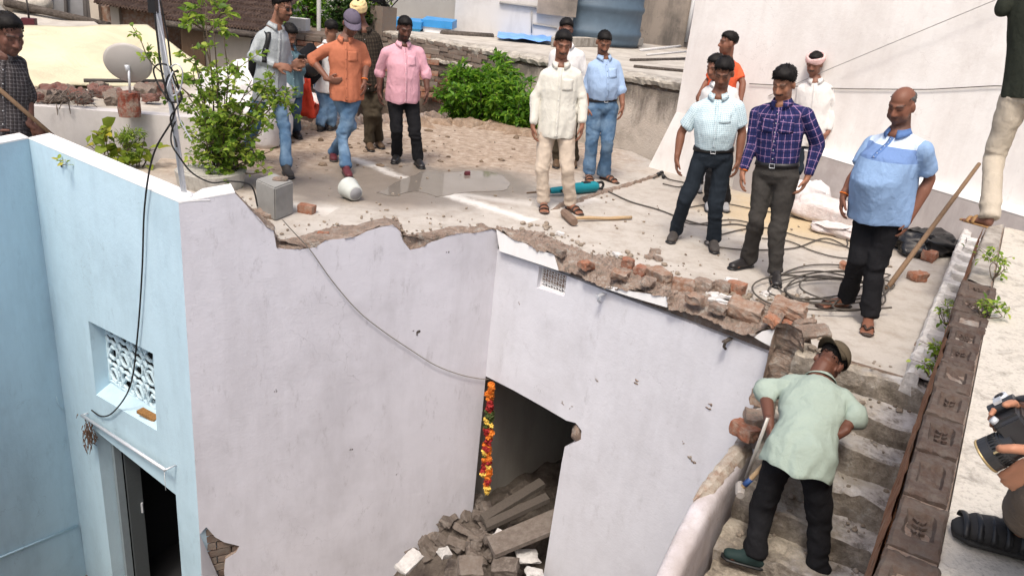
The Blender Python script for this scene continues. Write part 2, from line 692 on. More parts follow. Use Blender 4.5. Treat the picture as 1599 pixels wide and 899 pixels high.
# --- puddle of rain water
pud = NT('rain_water', .04, .5)
pud.color(pud.mix(pud.noise(3, 4), (.15, .13, .11), (.22, .195, .17)))
pud.bump(pud.noise(4, 2), .01, .004)
pd = MB()
pts = []
for u, v in [(588, 300), (612, 288), (640, 276), (668, 268), (705, 270), (735, 266), (765, 268), (785, 274), (800, 284), (790, 296), (755, 300), (712, 303), (685, 308), (655, 298), (625, 302), (605, 306)]:
    pts.append(Z(u, v, .005))
pts = resample(pts + [pts[0]], 70)[:-1]
pts = [p + noise.noise_vector(p * 3.1) * .07 + noise.noise_vector(p * 9) * .025 for p in pts]
pd.poly([[at_z(p, .005) for p in pts]], UP, .003)
tag(pd.build('puddle', pud.mat, fix=True), kind='structure')

# --- remains of plaster and mortar lines left on the floor
def ridge(name, px, wdt, h, mat, kind='structure', seed=0, z=0.0):
    P = resample([Z(u, v, z) for u, v in px], 60)
    mb = MB()
    rows = []
    for i, p in enumerate(P):
        t = (P[min(i + 1, 59)] - P[max(i - 1, 0)]).normalized()
        sx = Vector((t.y, -t.x, 0))
        k = max(.06, .85 + 1.5 * nz(p * 5 + Vector((seed, 0, 0))) + .9 * nz(p * 15 + Vector((seed, 3, 0))))
        fall = min(1, i / 4, (59 - i) / 4) + .02
        w_ = wdt * k * (.4 + .6 * fall)
        o = sx * (wdt * .9 * nz(p * 3 + Vector((0, seed, 3))) + wdt * .5 * nz(p * 11))
        rows.append([p + o - sx * w_ * a + UP * (h * hh * fall * (1 + .7 * nz(p * 14 + Vector((a * 9, 0, 0)))) + .004 * (hh > 0) - .003 * (hh == 0)) for a, hh in ((-1, 0), (-.5, .8), (0, 1), (.5, .8), (1, 0))])
    vs = [q for r_ in rows for q in r_]
    fs = [(i * 5 + k, i * 5 + k + 1, i * 5 + k + 6, i * 5 + k + 5) for i in range(59) for k in range(4)]
    mb.add(vs, fs, 0, True)
    return tag(mb.build(name, mat, fix=True), kind=kind)


M['lime'] = plaster('white_lime_plaster', (.58, .55, .51), (.36, .32, .275), 1.0, 6, blotch=(.42, .385, .345))
ridge('mortar_ridge', [(858, 328), (890, 318), (920, 309), (960, 296), (1000, 284), (1034, 273)], .035, .03, M['mortar'], seed=3)
ridge('back_kerb', [(415, 208), (480, 201), (560, 194), (630, 189), (692, 183)], .08, .1, M['mortar'], seed=8)
ridge('dirt_bank', [(640, 196), (700, 191), (770, 197), (830, 211), (900, 226)], .22, .07, rubble('brown_dirt', [(.2, .13, .085), (.33, .24, .17), (.46, .37, .29)], 9), seed=9)

# --- plasters
M['pinkwall'] = plaster('lilac_plaster', (.615, .605, .65), (.38, .365, .385), .42, .8, bump=.22, worn=1.0)
M['whitewall'] = plaster('pale_plaster', (.635, .635, .675), (.45, .44, .46), .42, .8, bump=.2, worn=.9)
M['bluewall'] = plaster('sky_blue_plaster', (.49, .645, .73), (.34, .46, .53), .5, .9, bump=.22, worn=1.0)
M['white'] = plaster('whitewash', (.82, .81, .80), (.6, .57, .54), .35, 1.6)
M['housewhite'] = plaster('house_whitewash', (.77, .75, .73), (.55, .505, .475), .6, .55, bump=.25, worn=.7)
M['plinth'] = plaster('grey_plinth_plaster', (.43, .395, .385), (.26, .23, .215), .6, 1.4)
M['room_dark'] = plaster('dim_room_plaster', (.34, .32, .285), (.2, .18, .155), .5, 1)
M['dark_fill'] = plain('painted_dark', (.03, .03, .032), .95, .1)  # near-black: the darkness of unlit openings put into the colour

# --- lilac wall (left side of the broken courtyard room)
lw = thing('courtyard_wall', at_z(E1, GZ), 'lilac plastered wall with a jagged broken top beside the pale blue wall', 'wall')
B1_px = [(279, 318), (322, 310), (367, 302), (387, 323), (405, 341), (417, 356), (427, 359), (432, 387), (450, 389), (467, 389), (480, 388), (493, 386),
         (509, 375), (530, 373), (557, 369), (573, 361), (592, 355), (613, 351), (625, 361), (630, 377), (640, 390), (656, 387), (672, 378), (683, 375),
         (712, 364), (742, 364), (768, 358), (780, 362)]
B1 = [PL(u, v, P1) for u, v in B1_px]
cb = at_z(CC, GZ)
eb = at_z(PL(279, 318, P1), GZ)
patch_px = [(312, 834), (322, 822), (336, 838), (350, 846), (374, 852), (368, 862), (352, 872), (350, 890), (352, 925), (316, 925)]
patch = [PL(u, v, P1) for u, v in patch_px]
mb = MB()
mb.poly([B1 + [cb, eb], patch], P1[1], .07, 0, 1)
mb.build('plaster_face', [M['pinkwall'], M['mortar']], lw, fix=True)
mb = MB()
inn = [p - P1[1] * .071 - UP * .012 for p in B1]
mb.poly([inn + [cb - P1[1] * .071, eb - P1[1] * .071]], P1[1], .16, 0)
mb.build('wall_core', [M['mortar']], lw, fix=True)
# brickwork showing where the plaster fell off
tdir = (CC - E1).to_2d().to_3d().normalized()
for r_ in range(8):
    for k in range(2):
        half = r_ % 2 == 0 and k == 0
        p = at_z(E1, PL(318, 836, P1).z) - P1[1] * .062 + tdir * ((.075 if half else .25) if r_ % 2 == 0 else .14 + .235 * k) - UP * (.08 * r_)
        b = MB()
        b.box((0, 0, 0), (.22, .07, .066))
        jitter(b, .01, 14, r_ * 3 + k)
        o = b.build('brick', M['brick_old'])
        o.parent = lw
        o.matrix_parent_inverse = Matrix.Translation(-lw.location)
        o.location = p
        o.rotation_euler.z = math.atan2(tdir.y, tdir.x)
        if half: o.scale.x = .5


def band(A, B, rows, out_n, amp, bulge, n, seed=0):
    A, B = resample(A, n), resample(B, n)
    mb = MB()
    vs = []
    for i in range(n):
        for j in range(-1, rows + 2):
            t = min(1, max(0, j / rows))
            p = A[i].lerp(B[i], t)
            if j == -1: p = A[i] - out_n * .09 - UP * .05
            if j == rows + 1: p = B[i] - out_n * .08 - UP * .01
            p = p + (out_n * .8 + UP * .6) * bulge * math.sin(math.pi * t)
            if 0 <= j <= rows:
                q = p * 7 + Vector((seed, 0, 0))
                p = p + noise.noise_vector(q) * amp * .9 + (noise.cell_vector(q * 2.6) - Vector((.5, .5, .5))) * amp * .6 + noise.noise_vector(q * 3.1) * amp * .6 + noise.noise_vector(q * 9) * amp * .45 + out_n * (.25 * amp)
            vs.append(p)
    R_ = rows + 3
    fs = [(i * R_ + j, (i + 1) * R_ + j, (i + 1) * R_ + j + 1, i * R_ + j + 1) for i in range(n - 1) for j in range(R_ - 1)]
    mb.add(vs, fs, 0, False)
    return mb


mb = MB()
for u, v, r in ((650, 520, .03), (548, 700, .015), (700, 392, .014), (345, 905, .02), (620, 740, .01), (430, 610, .012)):
    p = PL(u, v, P1, .001)
    for k in range(2 + int(u) % 4):
        mb.ell(p + tdir * (r * math.sin(k * 2.1 + u)) + UP * (r * math.cos(k * 1.3 + v) * .8), (r * (.2 + .4 * math.sin(u + k) ** 2), .004, r * (.15 + .4 * math.cos(v * k) ** 2)), (tdir, P1[1], UP), 7, 5)
tag(jitter(mb, .008, 30).build('chipped_spot', M['mortar_dark'], lw), kind='stuff')
band([p + UP * .006 for p in A1], B1[3:], 8, P1[1], .014, .012, 420, 4).build('broken_edge', M['mortar'], lw, fix=True)

# --- pale wall with the doorway
rw = thing('courtyard_wall', at_z(CC, GZ), 'pale whitish wall with a doorway and a small pierced vent under the rubble', 'wall')
L_px = [(780, 392), (873, 423), (937, 447), (1044, 481), (1094, 495), (1177, 527), (1207, 543)]
Lp = [PL(u, v, P2) for u, v in L_px]
t2 = (S0 - CC).to_2d().to_3d().normalized()
lo_z, hi_z = Lp[0].z, Lp[-1].z


def p2(s, z, off=0.0):
    return CC + t2 * s + P2[1] * off + UP * z


def s2(p):
    return (p - CC).dot(t2)


zt0 = -.17
end_s = s2(S0) + .25
door_px = [(768, 592), (800, 608), (850, 636), (884, 656), (899, 660), (908, 672), (907, 686), (896, 691), (882, 697), (877, 722)]
dr = [PL(u, v, P2) for u, v in door_px]
dr[0] = p2(0.0, dr[0].z)
jamb = at_z(dr[-1] + t2 * -.05, GZ)
vent = [PL(u, v, P2) for u, v in [(842, 416), (885, 431), (881, 463), (838, 449)]]
mb = MB()
mb.poly([[p2(0, zt0), p2(end_s, zt0), p2(end_s, GZ), jamb] + list(reversed(dr)), vent], P2[1], .2, 0, 0)
mb.build('plaster_face', [M['whitewall']], rw, fix=True)
# broken reveal at the door head
mb = MB()
q = PL(895, 676, P2)
mb.ell(q - P2[1] * .07 + t2 * .02, (.07, .08, .10), (t2, P2[1], UP), 16, 10)
jitter(mb, .03, 12).build('broken_reveal', M['mortar'], rw)
# slab bearing band standing 5 cm proud, three surviving lengths of white plaster
top_band = [(775, 358), (803, 375), (820, 380), (840, 390), (865, 397), (873, 423)]
seg1 = [PL(u, v, P2, .05) for u, v in top_band] + [PL(780, 392, P2, .05)]
seg2 = [PL(u, v, P2, .05) for u, v in [(940, 449), (950, 447), (966, 449), (987, 455), (1010, 458), (1044, 464), (1042, 480), (990, 465)]]
seg3 = [PL(u, v, P2, .05) for u, v in [(1177, 526), (1190, 517), (1204, 514), (1217, 514), (1209, 543), (1192, 535)]]
for sgm in (seg1, seg2, seg3):
    mb = MB()
    mb.poly([sgm], P2[1], .05, 0, 1)
    mb.build('plaster_band', [M['white'], M['mortar']], rw, fix=True)
B2_px = [(780, 358), (803, 374), (820, 379), (840, 389), (865, 396), (873, 420), (900, 428), (937, 446), (949, 446), (987, 454), (1044, 463), (1046, 482),
         (1077, 491), (1114, 503), (1137, 513), (1160, 522), (1177, 523), (1190, 516), (1217, 513)]
B2 = [PL(u, v, P2, .055) for u, v in B2_px]
band([p + UP * .01 for p in A2[:22]], B2, 12, P2[1], .024, .03, 420, 11).build('broken_edge', M['mortar'], rw, fix=True)
# brick core under the broken edge
mb = MB()
core_t = [p2(-.05, -.06, -.05), p2(end_s, -.06, -.05), p2(end_s, -.06, -.3), p2(-.05, -.06, -.3)]
mb.hexa([p - UP * .25 for p in core_t], core_t)
mb.build('wall_core', M['mortar'], rw, fix=True)
# pierced vent
vt = MB()
vc = sum(vent, Vector()) / 4 - P2[1] * .06
vw, vh = (vent[1] - vent[0]).length, (vent[0] - vent[3]).length


def lattice(mb, o, ax, up, nrm, wdt, hgt, nx, ny, th, style):
    """pierced cement screen: frame, rings and leaf-shaped bars"""
    o = o - ax * wdt / 2 - up * hgt / 2
    fr = .012 if style == 'vent' else .02
    for a, b in (((0, 0), (wdt, 0)), ((0, hgt), (wdt, hgt)), ((0, 0), (0, hgt)), ((wdt, 0), (wdt, hgt))):
        mb.loft([o + ax * a[0] + up * a[1], o + ax * b[0] + up * b[1]], [(fr, th / 2)] * 2, 6, ref=nrm, smooth=False)
    cx_, cy_ = wdt / nx, hgt / ny
    for i in range(nx):
        for j in range(ny):
            cc = o + ax * (cx_ * (i + .5)) + up * (cy_ * (j + .5))
            r = min(cx_, cy_) * (.40 if style != 'vent' else .33)
            pts_ = [cc + ax * (math.cos(a) * r) + up * (math.sin(a) * r) for a in [2 * math.pi * k / 14 for k in range(15)]]
            mb.loft(pts_, [(min(cx_, cy_) * .062, th / 2)] * 15, 6, ref=nrm, cap=False, smooth=False)
            for k in range(4):
                a = math.pi / 4 + k * math.pi / 2
                d_ = ax * math.cos(a) + up * math.sin(a)
                mb.loft([cc + d_ * r * .9, cc + d_ * (r * 1.25), cc + d_ * min(cx_, cy_) * .70], [(cx_ * .05, th / 2), (cx_ * .12, th / 2), (cx_ * .05, th / 2)], 6, ref=nrm, smooth=False)
            if style != 'vent':
                sgn = 1 if (i + j) % 2 else -1
                mb.loft([cc - ax * r * .7 * sgn - up * r * .5, cc - ax * r * .1 * sgn + up * r * .35, cc + ax * r * .6 * sgn + up * r * .3],
                        [(cx_ * .04, th / 2), (cx_ * .1, th / 2), (cx_ * .04, th / 2)], 6, ref=nrm, smooth=False)


lattice(vt, vc, (vent[1] - vent[0]).normalized(), UP, P2[1], vw, vh, 5, 4, .03, 'vent')
vt.build('pierced_vent', M['white'], rw)
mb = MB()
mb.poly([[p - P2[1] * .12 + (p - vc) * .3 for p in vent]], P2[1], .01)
mb.build('vent_dark_panel', M['dark_fill'], rw, fix=True)  # near-black sheet stands in for the shade behind the vent
# hook brackets left over from the slab
for u, v in ((945, 458), (1141, 528)):
    p = PL(u, v, P2, .0)
    mb = MB()
    mb.box(p + P2[1] * .05, (.03, .12, .012), Matrix.Rotation(math.atan2(t2.y, t2.x), 3, 'Z'))
    mb.loft([p + P2[1] * .09 + t2 * .005, p + P2[1] * .09 - UP * .04, p + P2[1] * .05 - UP * .07], [.012, .011, .01], 8)
    mb.build('hook_bracket', M['mortar_dark'] if u > 1000 else M['steel'], rw)
# chipped spots
mb = MB()
random.seed(3)
for u, v, r in ((993, 594, .03), (1080, 720, .03), (1108, 635, .025), (810, 472, .012), (650, 520, .0), (878, 628, .014), (892, 636, .014), (932, 594, .012), (1000, 640, .01), (1066, 690, .012)):
    if r:
        p = PL(u, v, P2, .0015)
        for k in range(random.randint(1, 6)):
            q = p + t2 * random.uniform(-r, r) + UP * random.uniform(-r, r)
            mb.ell(q, (r * random.uniform(.2, .75), .004, r * random.uniform(.15, .6)), (t2, P2[1], UP), 7, 5)
tag(jitter(mb, .008, 30).build('chipped_spot', M['mortar'], rw), kind='stuff')
# dim room behind the doorway: back wall, side wall, ceiling, floor
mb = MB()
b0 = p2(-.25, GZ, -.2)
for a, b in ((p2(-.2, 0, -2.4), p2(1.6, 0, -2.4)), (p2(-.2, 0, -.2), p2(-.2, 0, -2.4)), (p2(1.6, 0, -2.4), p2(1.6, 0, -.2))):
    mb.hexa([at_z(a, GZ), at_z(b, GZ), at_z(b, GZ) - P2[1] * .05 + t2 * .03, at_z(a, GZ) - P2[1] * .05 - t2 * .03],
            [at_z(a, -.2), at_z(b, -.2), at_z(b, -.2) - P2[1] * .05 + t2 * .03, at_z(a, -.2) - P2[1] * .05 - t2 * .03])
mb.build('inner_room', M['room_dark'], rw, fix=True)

# --- blue walls with a door and a pierced window
bw = thing('courtyard_wall', at_z(B45, GZ), 'sky blue wall with a pierced screen window and a dark open door', 'wall')
tb_ = (E1 - B45).to_2d().to_3d().normalized()
lenb = (E1 - B45).to_2d().length


def pb(s, z, off=0.0):
    return at_z(B45, 0) + tb_ * s + PB[1] * off + UP * z


def sz(u, v):
    p = PL(u, v, PB)
    return (p - at_z(B45, 0)).dot(tb_), p.z


jl = [PL(u, v, PB) for u, v in [(138, 501), (239, 552), (245, 672), (150, 616)]]
s_a, z_a = sz(150, 678)
s_b, z_b = sz(274, 766)
zd = (z_a + z_b) / 2
dl = [pb(s_a, zd), pb(s_b, zd), pb(s_b, GZ + .002), pb(s_a, GZ + .002)]
mb = MB()
mb.poly([[pb(-.0, .35), pb(lenb, .35), pb(lenb, GZ), pb(s_b, GZ), pb(s_b, zd), pb(s_a, zd), pb(s_a, GZ), pb(0, GZ)], jl], PB[1], .2, 0)
mb.build('plaster_face', M['bluewall'], bw, fix=True)
# sloping sill and screen in the window recess
jc = sum(jl, Vector()) / 4
jz0 = min(p.z for p in jl)
lat = MB()
jw = (jl[1] - jl[0]).length
jh = jl[0].z - jl[3].z
lat_c = (jl[0] + jl[1] + jl[2] + jl[3]) / 4 - PB[1] * .15 + UP * .03
lattice(lat, lat_c, tb_, UP, PB[1], jw * 1.0, jh * .92, 5, 3, .035, 'jali')
lat.build('pierced_screen', plaster('screen_blue', (.56, .70, .76), (.4, .52, .58), .3, 2), bw)
mb = MB()
mb.hexa([jl[3] - PB[1] * .002 - UP * .1, jl[2] - PB[1] * .002 - UP * .1, jl[2] - PB[1] * .19 - UP * .1, jl[3] - PB[1] * .19 - UP * .1],
        [jl[3] - PB[1] * .002 - UP * .0, jl[2] - PB[1] * .002, jl[2] - PB[1] * .19 + UP * .1, jl[3] - PB[1] * .19 + UP * .1])
mb.build('window_sill', M['bluewall'], bw, fix=True)
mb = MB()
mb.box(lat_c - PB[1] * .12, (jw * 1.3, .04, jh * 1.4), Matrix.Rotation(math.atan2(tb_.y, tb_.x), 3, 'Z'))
mb.build('window_dark_panel', M['dark_fill'], bw)  # near-black slab, painted shade behind the screen
# coping: white strip along the top
mb = MB()
mb.hexa([pb(-.0, .351, .002), pb(lenb + .0, .351, .002), pb(lenb + .1, .35, -.2), pb(-.12, .35, -.24)],
        [pb(-.0, .363, .000), pb(lenb + .0, .363, .000), pb(lenb + .1, .363, -.19), pb(-.12, .363, -.23)])
mb.build('coping', M['white'], bw, fix=True)
# parapet part behind the coping
mb = MB()
mb.hexa([pb(0, -.1, -.201), pb(lenb, -.1, -.201), pb(lenb, -.1, -.22), pb(0, -.1, -.22)], [pb(0, .34, -.201), pb(lenb, .34, -.201), pb(lenb, .34, -.22), pb(0, .34, -.22)])
mb.build('parapet_back', M['white'], bw, fix=True)
# coping on the lilac side of the corner
d1 = tdir
tp = PL(367, 303, P1)
sl = (tp - E1).dot(d1)
mb = MB()
cp = B1[:3]
for k in (0, 1):
    a, b = cp[k], cp[k + 1]
    q4 = [a + P1[1] * .002, b + P1[1] * .002, b - P1[1] * .24, a - P1[1] * .24 + d1 * (.14 if k == 0 else 0)]
    mb.hexa([p + UP * .001 for p in q4], [p + UP * .012 for p in q4])
mb.build('coping', M['white'], lw, fix=True)
# door: frame, half-open leaf
dw = s_b - s_a
M['door_grey'] = plain('grey_blue_door_paint', (.24, .285, .31), .5, .4, var=.15, scale=14)
fm = MB()
for s_ in (s_a + .02, s_b - .03):
    fm.hexa([pb(s_, GZ, -.12), pb(s_ + .05, GZ, -.12), pb(s_ + .05, GZ, -.19), pb(s_, GZ, -.19)], [pb(s_, zd, -.12), pb(s_ + .05, zd, -.12), pb(s_ + .05, zd, -.19), pb(s_, zd, -.19)])
fm.hexa([pb(s_a + .02, zd - .06, -.118), pb(s_b, zd - .06, -.118), pb(s_b, zd - .06, -.19), pb(s_a + .02, zd - .06, -.19)], [pb(s_a + .02, zd - .002, -.118), pb(s_b, zd - .002, -.118), pb(s_b, zd - .002, -.19), pb(s_a + .02, zd - .002, -.19)])
fm.build('door_frame', M['door_grey'], bw, fix=True)
dlm = MB()
h0 = pb(s_a + .08, GZ + .02, -.2)
dd = (tb_ * .12 - PB[1] * .99).normalized()
dnn = Vector((dd.y, -dd.x, 0))
H_ = zd - .08 - GZ
dlm.hexa([h0, h0 + dd * .14, h0 + dd * .14 + dnn * .035, h0 + dnn * .035], [p + UP * H_ for p in (h0, h0 + dd * .14, h0 + dd * .14 + dnn * .035, h0 + dnn * .035)])
dlo = dlm.build('door_leaf', plain('dark_door_paint', (.075, .085, .09), .5, .4), bw, fix=True)
mb = MB()
mb.box(h0 + dd * .12 + dnn * .05 + UP * (H_ * .55), (.02, .02, .12))
mb.build('door_handle', M['steel'], dlo)
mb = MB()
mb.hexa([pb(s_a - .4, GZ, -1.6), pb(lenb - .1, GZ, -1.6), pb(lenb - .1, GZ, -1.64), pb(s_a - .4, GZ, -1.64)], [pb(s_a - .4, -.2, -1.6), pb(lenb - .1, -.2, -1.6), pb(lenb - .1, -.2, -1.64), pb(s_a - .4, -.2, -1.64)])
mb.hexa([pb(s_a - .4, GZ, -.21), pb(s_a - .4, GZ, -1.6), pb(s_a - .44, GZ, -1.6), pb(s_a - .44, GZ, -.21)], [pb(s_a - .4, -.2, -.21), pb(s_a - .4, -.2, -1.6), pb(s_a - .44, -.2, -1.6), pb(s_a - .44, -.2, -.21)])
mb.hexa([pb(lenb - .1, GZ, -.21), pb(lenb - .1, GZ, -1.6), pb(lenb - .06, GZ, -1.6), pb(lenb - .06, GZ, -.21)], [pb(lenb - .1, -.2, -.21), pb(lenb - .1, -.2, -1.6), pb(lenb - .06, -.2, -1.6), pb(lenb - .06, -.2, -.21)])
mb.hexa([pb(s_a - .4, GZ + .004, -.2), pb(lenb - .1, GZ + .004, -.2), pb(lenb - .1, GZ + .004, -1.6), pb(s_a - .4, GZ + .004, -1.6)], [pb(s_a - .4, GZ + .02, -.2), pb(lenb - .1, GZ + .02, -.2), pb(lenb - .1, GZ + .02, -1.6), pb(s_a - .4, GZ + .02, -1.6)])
mb.build('dark_room', M['dark_fill'], bw, fix=True)  # room faces coloured near-black in place of deep shade

# second blue wall coming back towards the camera on the left
bl = thing('courtyard_wall', at_z(B0, GZ), 'sky blue wall at the left edge running back to the inner corner', 'wall')
tc = (B45 - B0).to_2d().to_3d().normalized()
c0 = at_z(B45, 0) - tc * 4.2
mb = MB()
mb.poly([[c0 + UP * .35, at_z(B45, .35), at_z(B45, GZ), at_z(c0, GZ)]], PC[1], .2)
mb.build('plaster_face', M['bluewall'], bl, fix=True)
mb = MB()
mb.hexa([at_z(c0, .3515) + PC[1] * .002, at_z(B45, .3515) + PC[1] * .002, at_z(B45, .3515) - PC[1] * .2 + tc * .1, at_z(c0, .3515) - PC[1] * .2],
        [at_z(c0, .365) + PC[1] * .0, at_z(B45, .365) + PC[1] * .0, at_z(B45, .365) - PC[1] * .19 + tc * .1, at_z(c0, .365) - PC[1] * .19])
mb.build('coping', M['white'], bl, fix=True)
mb = MB()
pa, pe = PL(0, 870, PC, .012), PL(121, 820, PC, .012)
mb.loft([pa + (pa - pe) * .5, pa, pe], [.012] * 3, 8)
mb.build('conduit', M['bluewall'], bl)
mb = MB()
mb.loft(resample([PL(*p, PC, .01) for p in ((88, 620), (92, 632), (104, 645), (128, 651))], 12), [.005] * 12, 6)
mb.build('cable_loop', M['bluewall'], bl)

# unseen near side of the courtyard, added to cut the light there
nw = MB()
nw.hexa([(-6.5, .2, GZ), (-.05, .2, GZ), (-.05, .0, GZ), (-6.5, .0, GZ)], [(-6.5, .2, .6), (-.05, .2, .6), (-.05, .0, .6), (-6.5, .0, .6)])
tag(nw.build('unseen_near_wall', M['bluewall'], fix=True), kind='structure')

# --- stairs and their wall
sdir = Vector((-.513, -.859, 0)).normalized()
sacr = Vector((.859, -.513, 0)).normalized()        # across the stairs, away from the courtyard
st = thing('staircase', at_z(SILL_L, -1.6), 'steep worn concrete stairs running down from the terrace beside the brick parapet', 'staircase')
sm = NT('worn_stair_concrete', .9, .2)
x_ = sm.n('ShaderNodeVectorMath', operation='DOT_PRODUCT')
sm.l(sm.co(), x_.inputs[0])
x_.inputs[1].default_value = tuple(sacr)
acr = sm.math('SUBTRACT', x_.outputs['Value'], SILL_L.dot(sacr))
na, nb_ = sm.noise(3.2, 8, .72), sm.noise(22, 7, .75)
c = sm.ramp(na, [(.33, (.12, .103, .084)), (.44, (.26, .225, .18)), (.53, (.42, .37, .30)), (.7, (.54, .485, .41))])
c = sm.mix(sm.math('MULTIPLY', sm.ramp(nb_, [(.45, (0, 0, 0)), (.7, (1, 1, 1))]), .6), c, (.10, .085, .07))
mr = sm.n('ShaderNodeMapRange')
mr.inputs['From Min'].default_value = .30
mr.inputs['From Max'].default_value = .62
sm.l(sm.math('ADD', acr, sm.math('MULTIPLY', sm.math('SUBTRACT', sm.noise(4, 6, .7), .5), .9)), mr.inputs['Value'])
wh = sm.ramp(sm.noise(11, 8, .75), [(.36, (.20, .18, .165)), (.48, (.48, .455, .44)), (.62, (.66, .64, .63))])
c = sm.mix(sm.math('MULTIPLY', mr.outputs[0], .9), c, wh)
sm.color(c)
sm.bump(sm.math('ADD', nb_, sm.math('MULTIPLY', na, 1.5)), .7, .03)
M['stair'] = sm.mat
sw_ = .92
RUN, RISE = .205, .17


def slab_grid(L, wdt, hgt, nx, ny, amp, seed):
    """a worn slab: gridded top and front with uneven edges; runs along sdir, spans sacr"""
    mb = MB()
    prof = [(0, 0), (L * .33, 0), (L * .66, 0), (L - .012, -.002), (L, -.018), (L + .004, -hgt * .5), (L - .006, -hgt)]
    vs = []
    for i in range(nx + 1):
        x = wdt * i / nx
        for j, (a, z) in enumerate(prof):
            p = sacr * x + sdir * a + UP * z
            wob = noise.noise_vector(p * 5 + Vector((seed * 3.1, 0, 0)))
            wob2 = noise.noise_vector(p * 17 + Vector((0, seed * 2.3, 0)))
            k = amp if 0 < j else amp * .3
            vs.append(p + wob * k + wob2 * k * .5)
    m = len(prof)
    fs = [(i * m + j, (i + 1) * m + j, (i + 1) * m + j + 1, i * m + j + 1) for i in range(nx) for j in range(m - 1)]
    mb.add(vs, fs, 0, False)
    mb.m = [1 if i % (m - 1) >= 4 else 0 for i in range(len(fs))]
    return mb


M['riser'] = rubble('shaded_riser', [(.12, .103, .083), (.25, .215, .175), (.40, .355, .30), (.56, .53, .49)], 7, .95, .9)  # own riser tone: shade painted in to set risers off from treads
for k in range(9):
    org = SILL_L + sdir * (RUN * k - .12) - UP * (RISE * k + (.0 if k else .012)) - sacr * .06
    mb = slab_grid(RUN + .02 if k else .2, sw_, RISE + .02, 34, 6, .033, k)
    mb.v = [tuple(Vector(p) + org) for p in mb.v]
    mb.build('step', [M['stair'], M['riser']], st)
# wall between stairs and courtyard
SW = (S0, Vector((-.859, .513, 0)))
wl = thing('stair_wall', at_z(S0, GZ), 'rounded lilac stair wall broken open to bare brick at its upper end', 'wall')
ridge_px = [(1150, 688), (1112, 735), (1080, 782), (1050, 838), (1022, 899), (990, 975)]
rp = [PL(u, v, SW) for u, v in ridge_px]
print('stair wall ridge', [tuple(round(c_, 2) for c_ in p) for p in rp])
R2 = resample(rp, 24)
prof = [(0, -2.2), (0, -.5), (0, -.02), (.008, -.004), (.03, .004), (.07, .002), (.10, -.012), (.118, -.045), (.125, -.12), (.135, -.5), (.14, -1.2)]
mb = MB()
vs = []
for p in R2:
    for a, z in prof:
        vs.append(p + sacr * a + UP * z + noise.noise_vector(p * 4 + Vector((a, 0, z))) * .004)
m = len(prof)
mb.add(vs, [(i * m + j, (i + 1) * m + j, (i + 1) * m + j + 1, i * m + j + 1) for i in range(23) for j in range(m - 1)], 0, True)
M['capwall'] = plaster('worn_lilac_plaster', (.56, .525, .54), (.32, .27, .25), .65, 1.8, bump=.35, worn=1.0, blotch=(.38, .31, .27))
mb.build('rounded_cap', M['capwall'], wl, fix=True)
# worn strip where the plaster has come off the top
mb = MB()
vs = []
R3 = resample([p - UP * 0 for p in rp[:3]], 30)
for i, p in enumerate(R3):
    wd = .118 * (1 - .35 * (i / 29) ** 2)
    for a, z in ((.004, .012), (.04, .024), (.09, .02), (.135, -.008), (.16, -.055)):
        a2 = a * wd / .155 * (1 if i < 24 else (29 - i) / 5 * .8 + .2)
        q = p + sacr * a2 + UP * (z + .006 - .02 * (i > 27))
        vs.append(q + noise.noise_vector(q * 16) * .011)
mb.add(vs, [(i * 5 + j, (i + 1) * 5 + j, (i + 1) * 5 + j + 1, i * 5 + j + 1) for i in range(29) for j in range(4)], 0, False)
mb.build('worn_top', rubble('worn_brick_plaster', [(.30, .16, .10), (.38, .31, .25), (.50, .45, .38), (.58, .53, .47)], 11, .9, .5), wl, fix=True)
# bare masonry between the cap and the terrace
up_px = [(1213, 500), (1206, 545), (1194, 590), (1176, 640), (1152, 690)]
up = [PL(u, v, SW) for u, v in up_px]
print('stair wall upper', [tuple(round(c_, 2) for c_ in p) for p in up])
U2 = resample(up, 40)
mb = MB()
prof = [(0.0, -1.6), (.0, -.3), (.0, -.08), (.01, -.02), (.06, 0), (.12, .0), (.18, -.02), (.215, -.09), (.22, -.22), (.22, -.6)]
vs = []
for p in U2:
    for a, z in prof:
        q = p + sacr * a + UP * z
        k = 1 if z > -.29 else .2
        vs.append(q + (noise.noise_vector(q * 9) * .03 + noise.noise_vector(q * 27) * .016) * k)
m = len(prof)
mb.add(vs, [(i * m + j, (i + 1) * m + j, (i + 1) * m + j + 1, i * m + j + 1) for i in range(39) for j in range(m - 1)], 0, False)
mb.build('bare_masonry', M['mortar'], wl, fix=True)

# --- brick parapet beside the camera, and its roof
PT = .75
RPL = vplane(Z(1540, 355, PT), Z(1385, 847, PT))
left_px = [(1540, 352), (1536, 368), (1527, 392), (1516, 414), (1508, 432), (1502, 454), (1495, 477), (1488, 502), (1480, 530), (1470, 564), (1459, 602), (1446, 647), (1429, 703), (1411, 773), (1385, 855), (1350, 960)]
right_px = [(1570, 352), (1567, 372), (1563, 397), (1558, 424), (1553, 450), (1546, 474), (1541, 498), (1535, 522), (1529, 545), (1522, 572), (1513, 612), (1507, 656), (1492, 711), (1481, 785), (1470, 868), (1453, 970)]
LP = [Z(u, v, PT) for u, v in left_px]
RPp = [Z(u, v, PT) for u, v in right_px]
pdir = (LP[-1] - LP[0]).normalized()
pn = Vector((-pdir.y, pdir.x, 0))
if pn.x > 0: pn = -pn                    # towards the stairs
bp = thing('brick_parapet', at_z(LP[-1], -2.0), 'weathered parapet of frogged bricks laid flat beside the stairs', 'parapet')
mb = MB()
l0, l1 = LP[0] - pdir * .0, LP[-1] + pdir * .9
r0, r1 = RPp[0], RPp[-1] + pdir * .9
